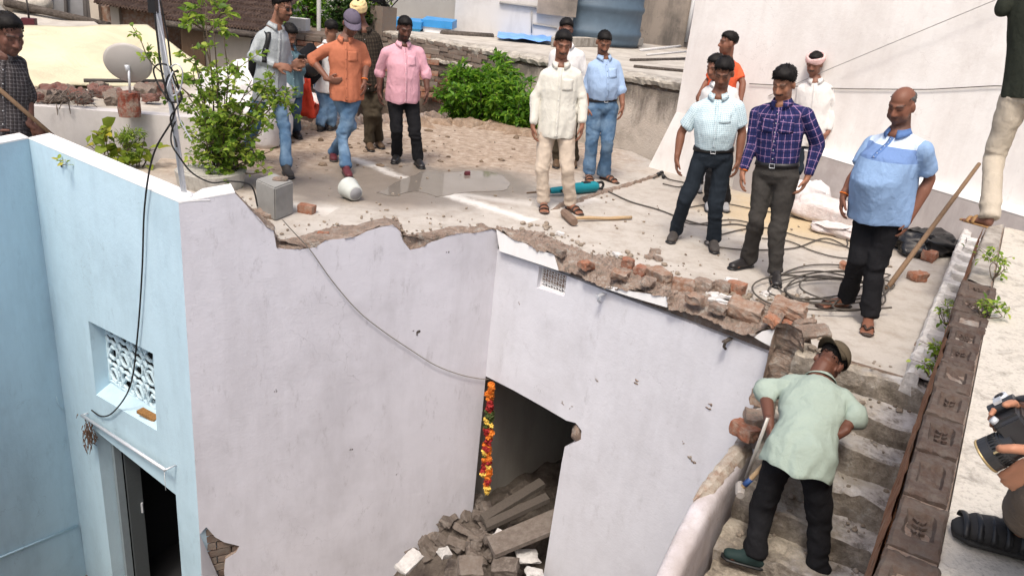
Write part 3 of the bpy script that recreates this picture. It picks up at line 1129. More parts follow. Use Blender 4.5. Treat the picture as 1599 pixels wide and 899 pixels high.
mb.hexa([at_z(l0, -2) + pn * .01, at_z(l1, -2) + pn * .01, at_z(r1, -2), at_z(r0, -2)], [at_z(l0, PT - .08) + pn * .004, at_z(l1, PT - .08) + pn * .004, at_z(r1, PT - .08), at_z(r0, PT - .08)])
mb.build('parapet_core', M['orange_brick'], bp, fix=True)
mb = MB()
vs = []
N_ = 120
for i in range(N_ + 1):
    p = l0.lerp(l1, i / N_)
    for j in range(7):
        z = PT - .02 - .1 * j
        q = at_z(p, z) + pn * (.012 + .012 * (j > 0))
        vs.append(q + (noise.noise_vector(q * 10) * .012 + noise.noise_vector(q * 31) * .008) * (1 if j < 6 else .2))
mb.add(vs, [(i * 7 + j, (i + 1) * 7 + j, (i + 1) * 7 + j + 1, i * 7 + j + 1) for i in range(N_) for j in range(6)], 0, False)
mb.build('raw_brick_face', M['orange_brick'], bp, fix=True)
mb = MB()
mb.hexa([at_z(l0, PT - .078), at_z(l1, PT - .078), at_z(r1, PT - .078), at_z(r0, PT - .078)], [at_z(l0, PT - .018) - pn * .004, at_z(l1, PT - .018) - pn * .004, at_z(r1, PT - .018) + pn * .004, at_z(r0, PT - .018) + pn * .004])
jitter(mb, .0, 1)
mb.build('mortar_bed', M['mortar'], bp, fix=True)


def frog_brick(L, Wd, Hh, seed, frog=True):
    """brick lying flat with its frog up: recessed panel with raised stamp strokes"""
    bm = bmesh.new()
    bmesh.ops.create_grid(bm, x_segments=22, y_segments=16, size=.5)
    rr = random.Random(seed)
    fx, fy = (rr.uniform(.20, .26), rr.uniform(.24, .30))
    ox = rr.uniform(-.04, .04)
    for v in bm.verts:
        x, y = v.co.x, v.co.y
        X, Y_ = x * L, y * Wd
        z = Hh / 2
        if frog and abs(x - ox) < fx + .01 and abs(y) < fy + .01:
            z -= .016 + .006 * noise.noise(Vector((x * 9, y * 9, seed)))
        e = min(.5 - abs(x), .5 - abs(y))
        if e < .05: z -= .004 + .012 * max(0, noise.noise(Vector((x * 7, y * 7, seed * 3.1)))) + (.004 if e < .02 else 0)
        v.co = (X, Y_, z)
    ret = bmesh.ops.extrude_face_region(bm, geom=[f for f in bm.faces])
    for v in [g_ for g_ in ret['geom'] if isinstance(g_, bmesh.types.BMVert)]:
        v.co.z = -Hh / 2
    if frog and seed % 3 != 0:
        for k in range(3 if seed % 2 else 2):
            cx_ = (ox + (k - 1) * fx * .5) * L
            for sg in (1, -1):
                m_ = Matrix.Translation((cx_, sg * fy * Wd * .3, Hh / 2 - .009)) @ Matrix.Rotation(sg * rr.uniform(.3, 1.3), 4, 'Z') @ Matrix.Diagonal((L * .03, Wd * .13, .009, 1))
                bmesh.ops.create_cube(bm, size=1, matrix=m_)
    for v in bm.verts:
        q = v.co * 22 + Vector((seed * 5.3, seed, 0))
        v.co += noise.noise_vector(q * 1.6) * .004 + noise.noise_vector(q * .3) * .006
    bmesh.ops.recalc_face_normals(bm, faces=bm.faces)
    me = bpy.data.meshes.new('brick')
    bm.to_mesh(me)
    bm.free()
    me.materials.append(M['brick_dark'])
    return me


for i in range(4, 15):
    a, b, c_, d_ = LP[i], LP[i + 1], RPp[i + 1], RPp[i]
    cen = (a + b + c_ + d_) / 4
    L = ((a + d_) / 2 - (b + c_) / 2).length - .020
    Wd = ((a + b) / 2 - (c_ + d_) / 2).length - .004
    me = frog_brick(L, Wd, .075, i, True)
    o = link('brick', me, bp)
    o.location = at_z(cen, PT - .0375 + .004 * math.sin(i * 7))
    o.rotation_euler = (random.uniform(-.02, .02), random.uniform(-.02, .02), math.atan2(pdir.y, pdir.x) + random.uniform(-.02, .02))
mb = MB()
a, d_, b, c_ = LP[0], RPp[0], LP[4], RPp[4]
vs = []
for i in range(25):
    for j in range(9):
        q = a.lerp(b, i / 24).lerp(d_.lerp(c_, i / 24), j / 8)
        vs.append(q + UP * (.0 + .02 * nz(q * 9) - (.08 if j in (0, 8) else 0)) + noise.noise_vector(q * 20) * .008)
mb.add(vs, [(i * 9 + j, (i + 1) * 9 + j, (i + 1) * 9 + j + 1, i * 9 + j + 1) for i in range(24) for j in range(8)], 0, True)
mb.build('cement_cap', plaster('weathered_cement', (.40, .365, .32), (.15, .13, .11), .8, 3, bump=.4), bp, fix=True)

rm = NT('lichen_roof', .92, .15)
n1, n2, n3 = rm.noise(1.6, 7, .7), rm.noise(9, 8, .75, src=rm.mapped((1, 1, 1)), dist=.4), rm.noise(60, 4, .7)
c = rm.mix(n1, (.50, .455, .39), (.60, .56, .49))
c = rm.mix(rm.math('MULTIPLY', rm.ramp(n2, [(.5, (0, 0, 0)), (.66, (1, 1, 1))]), .75), c, (.22, .195, .165))
c = rm.mix(rm.math('MULTIPLY', rm.ramp(n3, [(.52, (0, 0, 0)), (.66, (1, 1, 1))]), .5), c, (.27, .24, .20))
rm.color(c)
rm.bump(rm.math('ADD', n2, n3), .5, .012)
M['roof'] = rm.mat
mb = MB()
ex = RPp[0] - pdir * .02
e2 = RPp[-1] + pdir * 1.2
far = ex + wdir * 3.2
mb.poly([[at_z(ex, PT - .015), at_z(e2, PT - .015), at_z(e2 - pn * 3.5, PT - .015), at_z(far, PT - .015)]], UP, .12)
tag(mb.build('flat_roof', M['roof'], fix=True), kind='structure')
mb = MB()
mb.poly([[at_z(ex, PT - .14) + pn * .02, at_z(e2, PT - .14) + pn * .02, at_z(e2 - pn * 3.5, PT - .14), at_z(far, PT - .14)]], UP, 4.0)
tag(mb.build('roof_base', M['orange_brick'], fix=True), kind='structure')
# dark parapet rubble strip at the roof's far end
mb = MB()
vs = []
for i in range(30):
    for j in range(6):
        q = ex + wdir * (.02 + 3.0 * i / 29) - pdir * (.02 + .26 * j / 5)
        vs.append(at_z(q, PT - .03 - .03 * j * .3) + noise.noise_vector(q * 15) * .018)
mb.add(vs, [(i * 6 + j, (i + 1) * 6 + j, (i + 1) * 6 + j + 1, i * 6 + j + 1) for i in range(29) for j in range(5)], 0, False)
tag(mb.build('roof_verge', M['mortar_dark'], fix=True), kind='structure')

# --- low whitewashed brick wall on the terrace edge
ww = thing('brick_wall', Z(1425, 580), 'low whitewashed wall with toothed broken bricks along the terrace edge', 'wall')
w0, w1 = Z(1414, 578, .08), Z(1506, 352, .22)
wv = (w1 - w0)
wlen = wv.length
wd_ = wv.normalized()
wr = Vector((wd_.y, -wd_.x, 0)).normalized()
mb = MB()
vs = []
N_ = 60
for i in range(N_ + 1):
    p = w0.lerp(w1, i / N_)
    for a, z in ((0, -.14), (.0, -.02), (.012, 0), (.05, .0), (.085, -.02), (.09, -.16)):
        q = p + wr * a + UP * z
        vs.append(q + noise.noise_vector(q * 11) * .012 + noise.noise_vector(q * 30) * .006)
mb.add(vs, [(i * 6 + j, (i + 1) * 6 + j, (i + 1) * 6 + j + 1, i * 6 + j + 1) for i in range(N_) for j in range(5)] + [tuple(range(6)), tuple(range(N_ * 6 + 5, N_ * 6 - 1, -1))], 0, False)
mb.build('plastered_side', plaster('patchy_whitewash', (.66, .64, .62), (.30, .27, .25), .85, 5, bump=.6, blotch=(.34, .31, .29)), ww, fix=True)
M['brick_grey'] = brick_mat('greyed_whitewash_brick', (.36, .34, .33), (.46, .44, .43), (.2, .18, .17), .7)
k = 0
d_ = .1
while d_ < wlen - .5:
    rr = random.Random(k)
    p = w0 + wd_ * d_ + wr * (.125 + rr.uniform(-.01, .015) - (.035 if k % 2 else 0)) + UP * (-.005 - (.05 if k % 2 else 0))
    mb = MB()
    mb.box((0, 0, 0), (.115, .15, .07))
    jitter(mb, .008, 12, k)
    o = mb.build('brick', M['brick_white'] if k % 2 == 0 else M['brick_grey'], ww)
    o.location = p
    o.rotation_euler = (rr.uniform(-.06, .06), rr.uniform(-.06, .06), math.atan2(wd_.y, wd_.x) + rr.uniform(-.1, .1))
    d_ += .15
    k += 1
mb = MB()
mb.hexa([at_z(w0, -.9) + wr * .1 - wd_ * .1, at_z(w1, -.9) + wr * .1, at_z(w1, -.9) + wr * .6, at_z(w0, -.9) + wr * .5 - wd_ * .1], [at_z(w0, -.32) + wr * .1 - wd_ * .1, at_z(w1, -.32) + wr * .1, at_z(w1, -.32) + wr * .6, at_z(w0, -.32) + wr * .5 - wd_ * .1])
tag(mb.build('gutter_floor', M['mortar_dark'], fix=True), kind='structure')
mb = MB()
pp = Z(1452, 545, .0)
mb.loft([pp - wr * .1, pp + wr * .3], [.02, .018], 6)
mb.build('brick_stub', M['brick_dusty'], ww)

# --- big white house wall on the right
wh_ = thing('house', at_z(W_BEG, 0), 'tall whitewashed house wall on a grey plinth behind the men', 'house')
mb = MB()
Lx = PL(1062, 140, (W_BEG, wn))
edge0 = at_z(Lx, 0)
wend = W_BEG + wdir * 7.5
mb.poly([[at_z(edge0, 4.2), at_z(wend, 4.2), at_z(wend, -.6), at_z(edge0, -.6)]], wn, .3)
mb.build('wall', M['housewhite'], wh_, fix=True)
mb = MB()
mb.hexa([at_z(edge0, -.02) - wdir * .22 + wn * .10, at_z(edge0, -.02) + wdir * .9 + wn * .10, at_z(edge0, -.02) + wdir * .9 - wn * .2, at_z(edge0, -.02) - wdir * .22 - wn * .2],
        [at_z(edge0, .75) - wdir * .0 + wn * .004, at_z(edge0, .75) + wdir * .9 + wn * .004, at_z(edge0, .75) + wdir * .9 - wn * .2, at_z(edge0, .75) - wdir * .0 - wn * .2])
mb.build('plaster_foot', M['housewhite'], wh_, fix=True)
pz0, pz1 = PL(1215, 224, (W_BEG, wn), .12), PL(1530, 322, (W_BEG, wn), .12)
print('plinth top z', pz0, pz1)
pslope = (pz1.z - pz0.z) / (pz1 - pz0).dot(wdir)
s0 = (pz0 - W_BEG).dot(wdir) - .45
mb = MB()
A_, B_ = W_BEG + wdir * s0, W_BEG + wdir * ((pz1 - W_BEG).dot(wdir) + .9)
za_, zb_ = pz0.z - .45 * pslope, pz1.z + .9 * pslope * .6
mb.hexa([at_z(A_, -.1) + wn * .12, at_z(B_, -.1) + wn * .12, at_z(B_, -.1) - wn * .1, at_z(A_, -.1) - wn * .1], [at_z(A_, za_) + wn * .11, at_z(B_, zb_) + wn * .11, at_z(B_, zb_) - wn * .1, at_z(A_, za_) - wn * .1])
mb.build('plinth', M['plinth'], wh_, fix=True)
mb = MB()
mb.hexa([at_z(A_, za_ + .002) + wn * .115, at_z(B_, zb_ + .002) + wn * .115, at_z(B_, zb_ + .002) + wn * .002, at_z(A_, za_ + .002) + wn * .002], [at_z(A_, za_ + .02) + wn * .112, at_z(B_, zb_ + .02) + wn * .112, at_z(B_, zb_ + .07) + wn * .002, at_z(A_, za_ + .07) + wn * .002])
mb.build('plinth_ledge', M['white'], wh_, fix=True)
# ================================================================== people
def skin_material():
    t = NT('skin', .55, .35)
    a = t.attr('tone')
    n = t.noise(30, 4)
    t.color(t.mix(t.math('MULTIPLY', n, .25), a.outputs['Color'], (.05, .025, .015)))
    t.bump(t.noise(90, 3), .06, .005)
    return t.mat


M['skin'] = skin_material()
M['hair'] = plain('black_hair', (.009, .0075, .007), .6, .18, var=.5, scale=60, bump=.3)
M['hair_grey'] = plain('greying_hair', (.09, .085, .08), .6, .3, var=.6, scale=70, bump=.6)
M['eye'] = plain('eye', (.03, .02, .015), .25, .5, bump=0)


def cloth(name, c, pattern=None, c2=None, var=.12, rough=.9):
    t = NT(name, rough, .12)
    base = t.mix(t.noise(7, 5, .65), tuple(x * (1 - var) for x in c), tuple(min(1, x * (1 + var)) for x in c))
    at = t.attr('cloth').outputs['Vector']
    if pattern in ('plaid', 'check'):
        s = t.sep(at)

        def lines(comp, per, wid):
            f = t.math('FRACT', t.math('DIVIDE', t.math('ADD', comp, 10.0), per))
            return t.math('LESS_THAN', f, wid)
        if pattern == 'plaid':
            per, wd, k = c2[1], c2[2], c2[3]
            m = t.math('MAXIMUM', lines(s[0], per, wd), lines(s[1], per * 1.1, wd))
            base = t.mix(t.math('MULTIPLY', m, k), base, c2[0])
            m2 = t.math('MAXIMUM', lines(t.math('ADD', s[0], per * .5), per, wd * 2.2), lines(t.math('ADD', s[1], per * .5), per * 1.1, wd * 2.2))
            base = t.mix(t.math('MULTIPLY', m2, .5), base, tuple(x * .45 for x in c))
        else:
            per, wd, k = c2[1], c2[2], c2[3]
            m = t.math('MULTIPLY', lines(s[0], per, wd), lines(s[1], per, wd))
            base = t.mix(t.math('MULTIPLY', m, k), base, c2[0])
    if pattern == 'denim':
        s = t.sep(at)
        f = t.ramp(t.noise(5.5, 4), [(.42, (0, 0, 0)), (.7, (1, 1, 1))])
        base = t.mix(t.math('MULTIPLY', f, .65), base, c2)
    if pattern == 'polo':                    # yoke of pale and mid blue bands across chest and shoulders
        z = t.sep(at)[1]
        m1 = t.math('GREATER_THAN', z, c2[0])
        m2 = t.math('GREATER_THAN', z, c2[1])
        base = t.mix(m1, base, c2[2])
        base = t.mix(m2, base, c2[3])
    t.color(base)
    h = t.math('ADD', t.math('MULTIPLY', t.noise(160, 2), .08), t.math('ADD', t.noise(9, 3, .5, src=t.mapped((1, 1, .45)), dist=1.2), t.math('MULTIPLY', t.noise(20, 2, .5, dist=.8), .35)))
    t.bump(h, .5, .03)
    return t.mat


def unit(v):
    return Vector(v).normalized()


def head_parts(mb, T, s, moustache, beard, fat=1.0):
    """head shapes in the head's own axes: x across, y towards the face, z up"""
    def P(x, y, z):
        return T(Vector((x, y, z)) * s)
    ax = [(T(Vector((1, 0, 0))) - T(Vector())), (T(Vector((0, 1, 0))) - T(Vector())), (T(Vector((0, 0, 1))) - T(Vector()))]

    def E(c, r):
        mb.ell(P(*c), tuple(k * s for k in r), ax, 16, 10)
    E((0, -.014, .034), (.071, .092, .078))
    E((0, .022, -.03), (.063 * fat, .067, .085))
    E((0, .030, -.074), (.054 * fat, .052, .046))
    E((0, .060, -.094), (.026, .024, .022))
    mb.cap(P(0, .086, .004), P(0, .106, -.032), .009 * s, .013 * s)
    E((.013, .094, -.037), (.010, .012, .009))
    E((-.013, .094, -.037), (.010, .012, .009))
    for sg in (1, -1):
        mb.cap(P(sg * .012, .084, .022), P(sg * .045, .068, .020), .010 * s, .009 * s)
        E((sg * .038, .056, -.026), (.022, .020, .030))
        E((sg * .034, .052, -.058), (.022, .022, .030))
        E((sg * .030, .069, .003), (.013, .012, .010))
        E((sg * (.077), -.008, -.012), (.010, .021, .033))
        if fat > 1.05:
            E((sg * .045, .04, -.062), (.026, .03, .03))
    mb.cap(P(-.018, .083, -.065), P(.018, .083, -.065), .0065 * s)
    mb.cap(P(-.016, .082, -.075), P(.016, .082, -.075), .0075 * s)
    E((0, .070, -.082), (.030, .016, .018))
    if moustache:
        for sg in (1, -1):
            mb.cap(P(0, .096, -.052), P(sg * .024, .087, -.056), .0065 * s, .0045 * s)
    if beard:
        E((0, .055, -.096), (.034, .03, .026))
        E((0, .03, -.078), (.056, .052, .042))


def hand_parts(mb, W, E_, medial, front, s, curl=.45, grip=False):
    """palm, four jointed fingers of unequal length, and a thumb from the side of the palm"""
    d = unit(E_ - W)
    m = unit(medial - d * medial.dot(d)) if (medial - d * medial.dot(d)).length > 1e-4 else d.orthogonal()
    f = m.cross(d)
    if f.dot(front) < 0: f = -f
    f.normalize()
    pl_ = .088 * s
    pc = W + d * pl_ * .55
    mb.ell(pc, (.040 * s, .015 * s, pl_ * .62), (f, m, d), 12, 8)
    mb.cap(W - d * .03 * s, W + d * .03 * s, .024 * s, .022 * s)
    c = 1.25 if grip else curl
    for k, (off, ln) in enumerate(((.029, .070), (.0098, .078), (-.0098, .073), (-.028, .058))):
        root = W + d * pl_ * (.98 if abs(off) < .02 else .92) + f * off * s
        a = root
        ang = .12
        for seg, (l, r0, r1) in enumerate(((.42, .0098, .0092), (.33, .0092, .0085), (.25, .0085, .0072))):
            ang += c * (.55 if seg == 0 else 1.0) * (1 + .1 * k)
            dirv = d * math.cos(ang) + m * math.sin(ang) + f * (off * (.9 if not grip else 0))
            b = a + unit(dirv) * ln * l * s
            mb.cap(a, b, r0 * s, r1 * s, 8)
            a = b
    t0 = W + d * .028 * s + f * .028 * s + m * .004 * s
    t1 = t0 + unit(d * .7 + f * .62 + m * .25) * .040 * s
    t2_ = t1 + unit(d * .9 + f * (.05 if grip else .2) + m * (.8 if grip else .35)) * .032 * s
    mb.cap(t0, t1, .014 * s, .0115 * s, 8)
    mb.cap(t1, t2_, .0112 * s, .0085 * s, 8)


def seg_coords(co, segs):
    """coordinates on cloth: distance round the limb and along it, from the nearest limb segment"""
    best = np.full(len(co), 1e9)
    out = np.zeros((len(co), 3))
    for (a, b, rad, acr, fr, off) in segs:
        a, b, acr, fr = (np.array(x) for x in (a, b, acr, fr))
        ab = b - a
        t = np.clip(((co - a) @ ab) / (ab @ ab), 0, 1)
        dv = co - (a + t[:, None] * ab)
        d = np.linalg.norm(dv, axis=1) - rad
        u = np.arctan2(dv @ acr, dv @ fr) * rad
        v_ = ((co - a) @ ab) / math.sqrt(ab @ ab)
        k = d < best
        best[k] = d[k]
        out[k, 0] = u[k]
        out[k, 1] = v_[k] + off
    return out


def wrinkle(co, nrm, amp, freq, zs=1.0, seed=0.0, spots=(), big=None):
    out = co.copy()
    for i in range(len(co)):
        p = Vector(co[i])
        q = Vector((p.x * freq, p.y * freq, p.z * freq * zs)) + Vector((seed, 0, 0))
        q = q + noise.noise_vector(q * .45) * .9
        v = 1 - abs(noise.noise(q)) * 2.2
        v2 = (1 - abs(noise.noise(q * .42 + Vector((7, 0, 0)))) * 3.0) * .9
        a = amp
        for (c, r, k) in spots:
            d = (p - c).length
            if d < r: a += amp * k * (1 - d / r)
        out[i] = co[i] + nrm[i] * (v * a * .8 + v2 * a * .9)
    return out


def make_person(sp):
    """one person from joints read off the photo: everything stands at its own depth on the floor it touches"""
    s = sp.get('s', 1.0)
    zl, zr = sp.get('zl', 0.0), sp.get('zr', 0.0)
    F = {}
    for k, zz in (('l', zl), ('r', zr)):
        (hu, hv), (tu, tv) = sp['f' + k]
        F['heel' + k], F['toe' + k] = Z(hu, hv, zz), Z(tu, tv, zz)
    base = (F['heell'] + F['heelr'] + F['toel'] * .5 + F['toer'] * .5) / 3
    if 'depth' in sp:
        base = base + Vector((base.x, base.y, 0)).normalized() * sp['depth']
    cdir = Vector((-base.x, -base.y, 0)).normalized()

    def J(key, dflt=0.0):
        t = sp[key]
        return VP(t[0], t[1], base, (t[2] if len(t) > 2 else dflt))
    hc = J('head', .05)
    sl, sr = J('sl'), J('sr')
    el, er = J('el', -.02), J('er', -.02)
    wl_, wr_ = J('wl', .06), J('wr', .06)
    hl, hr = J('hl', .08), J('hr', .08)
    pel = J('pel')
    kl, kr = J('kl', .05), J('kr', .05)
    away = sp.get('away', False)
    neckb = (sl + sr) / 2 + (hc - (sl + sr) / 2) * sp.get('nk', .24)
    spine = unit(neckb - pel)
    r_ = sr - sl
    acr = unit(r_ - spine * r_.dot(spine))
    sl, sr = sl + acr * .022 * s - spine * .045 * s, sr - acr * .022 * s - spine * .045 * s
    front = acr.cross(spine).normalized()
    if away: front = -front
    if front.dot(cdir) < 0 and not away: front = -front
    root = thing('person', Vector((base.x, base.y, min(zl, zr))), sp['label'], 'person', None)
    name_seed = sp['seed']
    g = sp.get('girth', 1.0)
    belly = sp.get('belly', 0.0)
    tone = np.array(srgb(sp.get('skin', (120, 84, 64)))) * 1.3
    # ---- head frame
    yaw, pitch, roll = (R(a) for a in sp.get('look', (0, 20, 0)))
    f0 = cdir if not sp.get('head_away') else -cdir
    f1 = Vector((f0.x * math.cos(yaw) - f0.y * math.sin(yaw), f0.x * math.sin(yaw) + f0.y * math.cos(yaw), 0))
    fy = unit(f1 * math.cos(pitch) - UP * math.sin(pitch))
    fx = unit(fy.cross(UP))
    fz = fx.cross(fy)
    fx, fz = fx * math.cos(roll) + fz * math.sin(roll), fz * math.cos(roll) - fx * math.sin(roll)
    hs = s * sp.get('hs', 1.02)

    def T(v):
        return hc + fx * v.x + fy * v.y + fz * v.z
    vox = sp.get('vox', .0075)
    # ---- body
    mb = MB()
    head_parts(mb, T, hs, sp.get('moustache', 0), sp.get('beard', 0), sp.get('fat', 1.0))
    mb.loft([T(Vector((0, -.018, -.05)) * hs), (T(Vector((0, -.02, -.11)) * hs) + neckb) / 2, neckb - spine * .03 * s], [.055 * hs, .058 * s * (.7 + .3 * g), .085 * s], 12, round_cap=True)
    chest = pel.lerp(neckb, .72)
    mb.loft([pel, pel.lerp(neckb, .4), chest, neckb - spine * .05], [(.11 * s, .08 * s), (.10 * s, .08 * s), (.12 * s, .085 * s), (.06 * s, .05 * s)], 12, ref=front, round_cap=True)
    bare = sp.get('bare', .035)
    for S_, E_, W_, H_, sg in ((sl, el, wl_, hl, -1), (sr, er, wr_, hr, 1)):
        mb.cap(chest, S_, .06 * s, .045 * s)
        mb.cap(S_, E_, .044 * s, .038 * s)
        mb.loft([E_, E_.lerp(W_, .3), W_], [.038 * s, .040 * s * sp.get('arm', 1), .0255 * s], 10, round_cap=True)
        md = unit((pel.lerp(neckb, .3) - W_)) if not sp.get('palm') else sp['palm'] @ Vector((0, 0, 1))
        hand_parts(mb, W_, H_, md, front, s * sp.get('hands', 1.08), curl=.38, grip=sp.get('grip_l' if sg < 0 else 'grip_r', False))
    hips = []
    for K, k, sg in ((kl, 'l', -1), (kr, 'r', 1)):
        hp = pel + acr * (.088 * s * sg) - spine * .02
        ank = F['heel' + k] + UP * .085 * s
        hips.append((hp, K, ank))
        mb.cap(hp, K, .06 * s, .045 * s)
        mb.cap(K, ank, .045 * s, .034 * s)
        mb.cap(pel, hp, .07 * s)
        td = F['toe' + k] - F['heel' + k]
        tl = min(max(td.length, .14), .19) * s
        td = unit(at_z(td, 0))
        F['td' + k] = td
        F['tl' + k] = tl
        mb.ell(ank + td * .0 - UP * .035 * s, (.036 * s, .04 * s, .045 * s), (td, td.cross(UP), UP), 10, 8)
        mb.loft([ank - UP * .03 * s, ank + td * tl * .5 - UP * .042 * s, ank + td * tl * .85 - UP * .058 * s], [(.034 * s, .036 * s), (.042 * s, .03 * s), (.046 * s, .018 * s)], 10, ref=UP, round_cap=True)
        if sp.get('shoes') == 'sandal':
            side = td.cross(UP)
            for q in range(5):
                a = ank + td * (tl * (.88 + .06 * (1 - abs(q - 1.2) / 3))) - UP * .062 * s + side * (.038 - .018 * q) * s
                mb.cap(a, a + td * .035 * s - UP * .006 * s, (.013 if q in (0, 4) and q == (0 if sg > 0 else 4) else .0095) * s)
    me, co = remesh(mb, vox, 2)
    # colours of the skin: lips, brows, lashes, stubble
    L = (co - np.array(hc)) @ np.stack([np.array(fx), np.array(fy), np.array(fz)], 1) / hs
    x, y, z = np.abs(L[:, 0]), L[:, 1], L[:, 2]
    colr = np.ones((len(co), 4))
    colr[:, :3] = tone
    nearh = (np.linalg.norm(L, axis=1) < .16)

    def paint(mask, c, k):
        m_ = nearh & mask
        colr[m_, :3] = colr[m_, :3] * (1 - k) + np.array(c) * k
    dark = np.array((.012, .010, .009))
    paint((z < -.0) & (y > .03), tone * np.array((1.08, 1.0, .98)), .5)
    paint((z > -.080) & (z < -.059) & (x < .021) & (y > .075), tone * np.array((.8, .55, .52)), .45)
    paint((z > .016) & (z < .031) & (x > .010) & (x < .050) & (y > .045), dark, .7)
    paint((z > -.007) & (z < .002) & (x > .017) & (x < .042) & (y > .05), dark, .6)
    if sp.get('moustache'):
        paint((z > -.061) & (z < -.043) & (x < .033) & (y > .07), dark, .92)
    bc = np.array(sp.get('beardc', tuple(dark)))
    if sp.get('beard'):
        paint((z < -.048) & (y > -.02) & ~((x < .022) & (z > -.082) & (y > .07)), bc, .8 * sp['beard'])
    if sp.get('stubble'):
        paint((z < -.045) & (y > -.02), np.array((.05, .045, .042)), sp['stubble'])
    set_attr(me, 'tone', colr, 'FLOAT_COLOR')
    me.materials.append(M['skin'])
    body = link('body', me, root)
    # ---- hair
    hair = sp.get('hair', 'short')
    if hair:
        ic = bmesh.new()
        bmesh.ops.create_icosphere(ic, subdivisions=4, radius=1)
        th = {'short': .008, 'messy': .020, 'fringe': .007, 'full': .013}[hair]
        for v in ic.verts:
            d = v.co.normalized()
            line = -.52 + .98 * max(0, d.y + .35) / 1.35       # hair line from nape to forehead
            if hair == 'messy': line -= .06
            if hair == 'fringe': line = -.5 + 1.4 * max(0, d.y + .25)
            line += noise.noise(Vector((d.x * 5, d.y * 5, name_seed))) * .10
            if abs(d.x) > .72 and d.y > -.1 and d.y < .42 and hair != 'fringe': line -= .16 * (1 - abs(d.y - .16) / .3)
            k = min(1, max(0, (d.z - line) / .22))
            if hair == 'fringe':
                k *= min(1, max(0, (.38 - d.z) / .12))
            n_ = noise.noise(d * 6 + Vector((name_seed, 0, 0))) * .35 + noise.noise(Vector((d.x * 22, d.y * 22, d.z * 9)) + Vector((0, name_seed, 0))) * .5
            r = th * (.32 + .68 * max(0, min(1, d.z * 1.3 + .15))) * (1 + n_ * (1.1 if hair == 'messy' else .6)) * (1 + .45 * max(0, d.y) * max(0, d.z) * (2 if hair != 'fringe' else 0))
            e = .9 + k * .1
            rad = Vector((.072 * e + r * k, .093 * e + r * k, .079 * e + r * k))
            v.co = T((Vector((0, -.014, .035)) + Vector((d.x * rad.x, d.y * rad.y, d.z * rad.z))) * hs)
        hm = bpy.data.meshes.new('hair')
        ic.to_mesh(hm)
        ic.free()
        hm.polygons.foreach_set('use_smooth', [True] * len(hm.polygons))
        hmat = M['hair_grey'] if hair == 'fringe' else M['hair']
        hm.materials.append(hmat)
        ho = link('hair', hm, root)
        rr = random.Random(name_seed)
        tf = MB()
        for q in range(900 if hair != 'fringe' else 160):
            d = Vector((rr.gauss(0, 1), rr.gauss(0, 1), rr.gauss(0, 1))).normalized()
            line = (-.52 + .98 * max(0, d.y + .35) / 1.35) if hair != 'fringe' else (-.5 + 1.4 * max(0, d.y + .25))
            if d.z < line - .02 + rr.gauss(0, .06) or (hair == 'fringe' and d.z > .3): continue
            lift = th * (.25 + .6 * max(0, d.z))
            p = Vector((0, -.014, .035)) + Vector((d.x * (.074 + lift), d.y * (.094 + lift), d.z * (.080 + lift)))
            comb = Vector((.5 + .3 * math.sin(name_seed), .55 if d.y > .2 else -.3, -.35 if d.z < .5 else 0))
            tdv = (comb - d * comb.dot(d)).normalized() + d * rr.uniform(.02, .38) + Vector((rr.gauss(0, .3), rr.gauss(0, .3), rr.gauss(0, .2)))
            tdv.normalize()
            ln = rr.uniform(.011, .019) * (1.45 if hair == 'messy' else 1.0) * (.6 if d.z < .1 else 1)
            sx_ = tdv.cross(d).normalized() * rr.uniform(.003, .0055)
            ny_ = d * .003
            tf.add([T(v * hs) for v in (p - d * .006 + sx_, p - d * .006 - sx_, p + ny_, p + tdv * ln)], [(0, 2, 3), (2, 1, 3), (1, 0, 3)], 0, True)
        tag(tf.build('hair_tuft', hmat, ho), kind='stuff')
    # ---- trousers
    tr = MB()
    slim = sp.get('slim', 1.0)
    waist = pel + spine * .10 * s
    tr.loft([waist + spine * .02, waist, pel, pel - spine * .07 * s], [(.148 * s * g, .110 * s * g), (.152 * s * g, .114 * s * g), (.168 * s * g, .122 * s * g), (.11 * s, .10 * s)], 18, ref=front, round_cap=False)
    for (hp, K, ank) in hips:
        tr.loft([hp + spine * .01, hp.lerp(K, .45), K, K.lerp(ank, .5), ank - UP * .012 * s],
                [.092 * s * (.5 + .5 * g) * slim, .080 * s * slim, .064 * s * slim, .060 * s * slim, .061 * s * slim * sp.get('cuff', 1)], 12, round_cap=False)
        tr.ell(hp, (.088 * s * slim,) * 3)
    tm_, tco = remesh(tr, sp.get('cvox', .013), 3)
    spots = [(K, .22, 1.5) for _, K, _ in hips] + [(a_, .2, 2.2) for _, _, a_ in hips] + [(pel - spine * .1, .18, 1.2)]
    tco = wrinkle(tco, normals(tm_), .0048 * s, 8.5, 1.5, name_seed, spots)
    tm_.vertices.foreach_set('co', tco.ravel())
    set_attr(tm_, 'cloth', seg_coords(tco, [(a, b, .08, acr, front, 0) for a, b in ((hips[0][0], hips[0][1]), (hips[0][1], hips[0][2]), (hips[1][0], hips[1][1]), (hips[1][1], hips[1][2]))]))
    tm_.materials.append(sp['trousers'])
    link('trousers', tm_, root)
    # ---- shirt
    sh = MB()
    drop = sp.get('hem', .13) * s
    fo = front * (belly * .6)
    hg = sp.get('hang', 0)
    cen = [pel - (spine * (1 - hg) + UP * hg) * drop - front * (.05 * hg), pel + spine * .02, pel.lerp(neckb, .42) + fo * .75, pel.lerp(neckb, .6) + fo * .55, pel.lerp(neckb, .80), neckb - spine * .045 * s, neckb - spine * .012 * s]
    hemw = sp.get('hemw', 1.0)
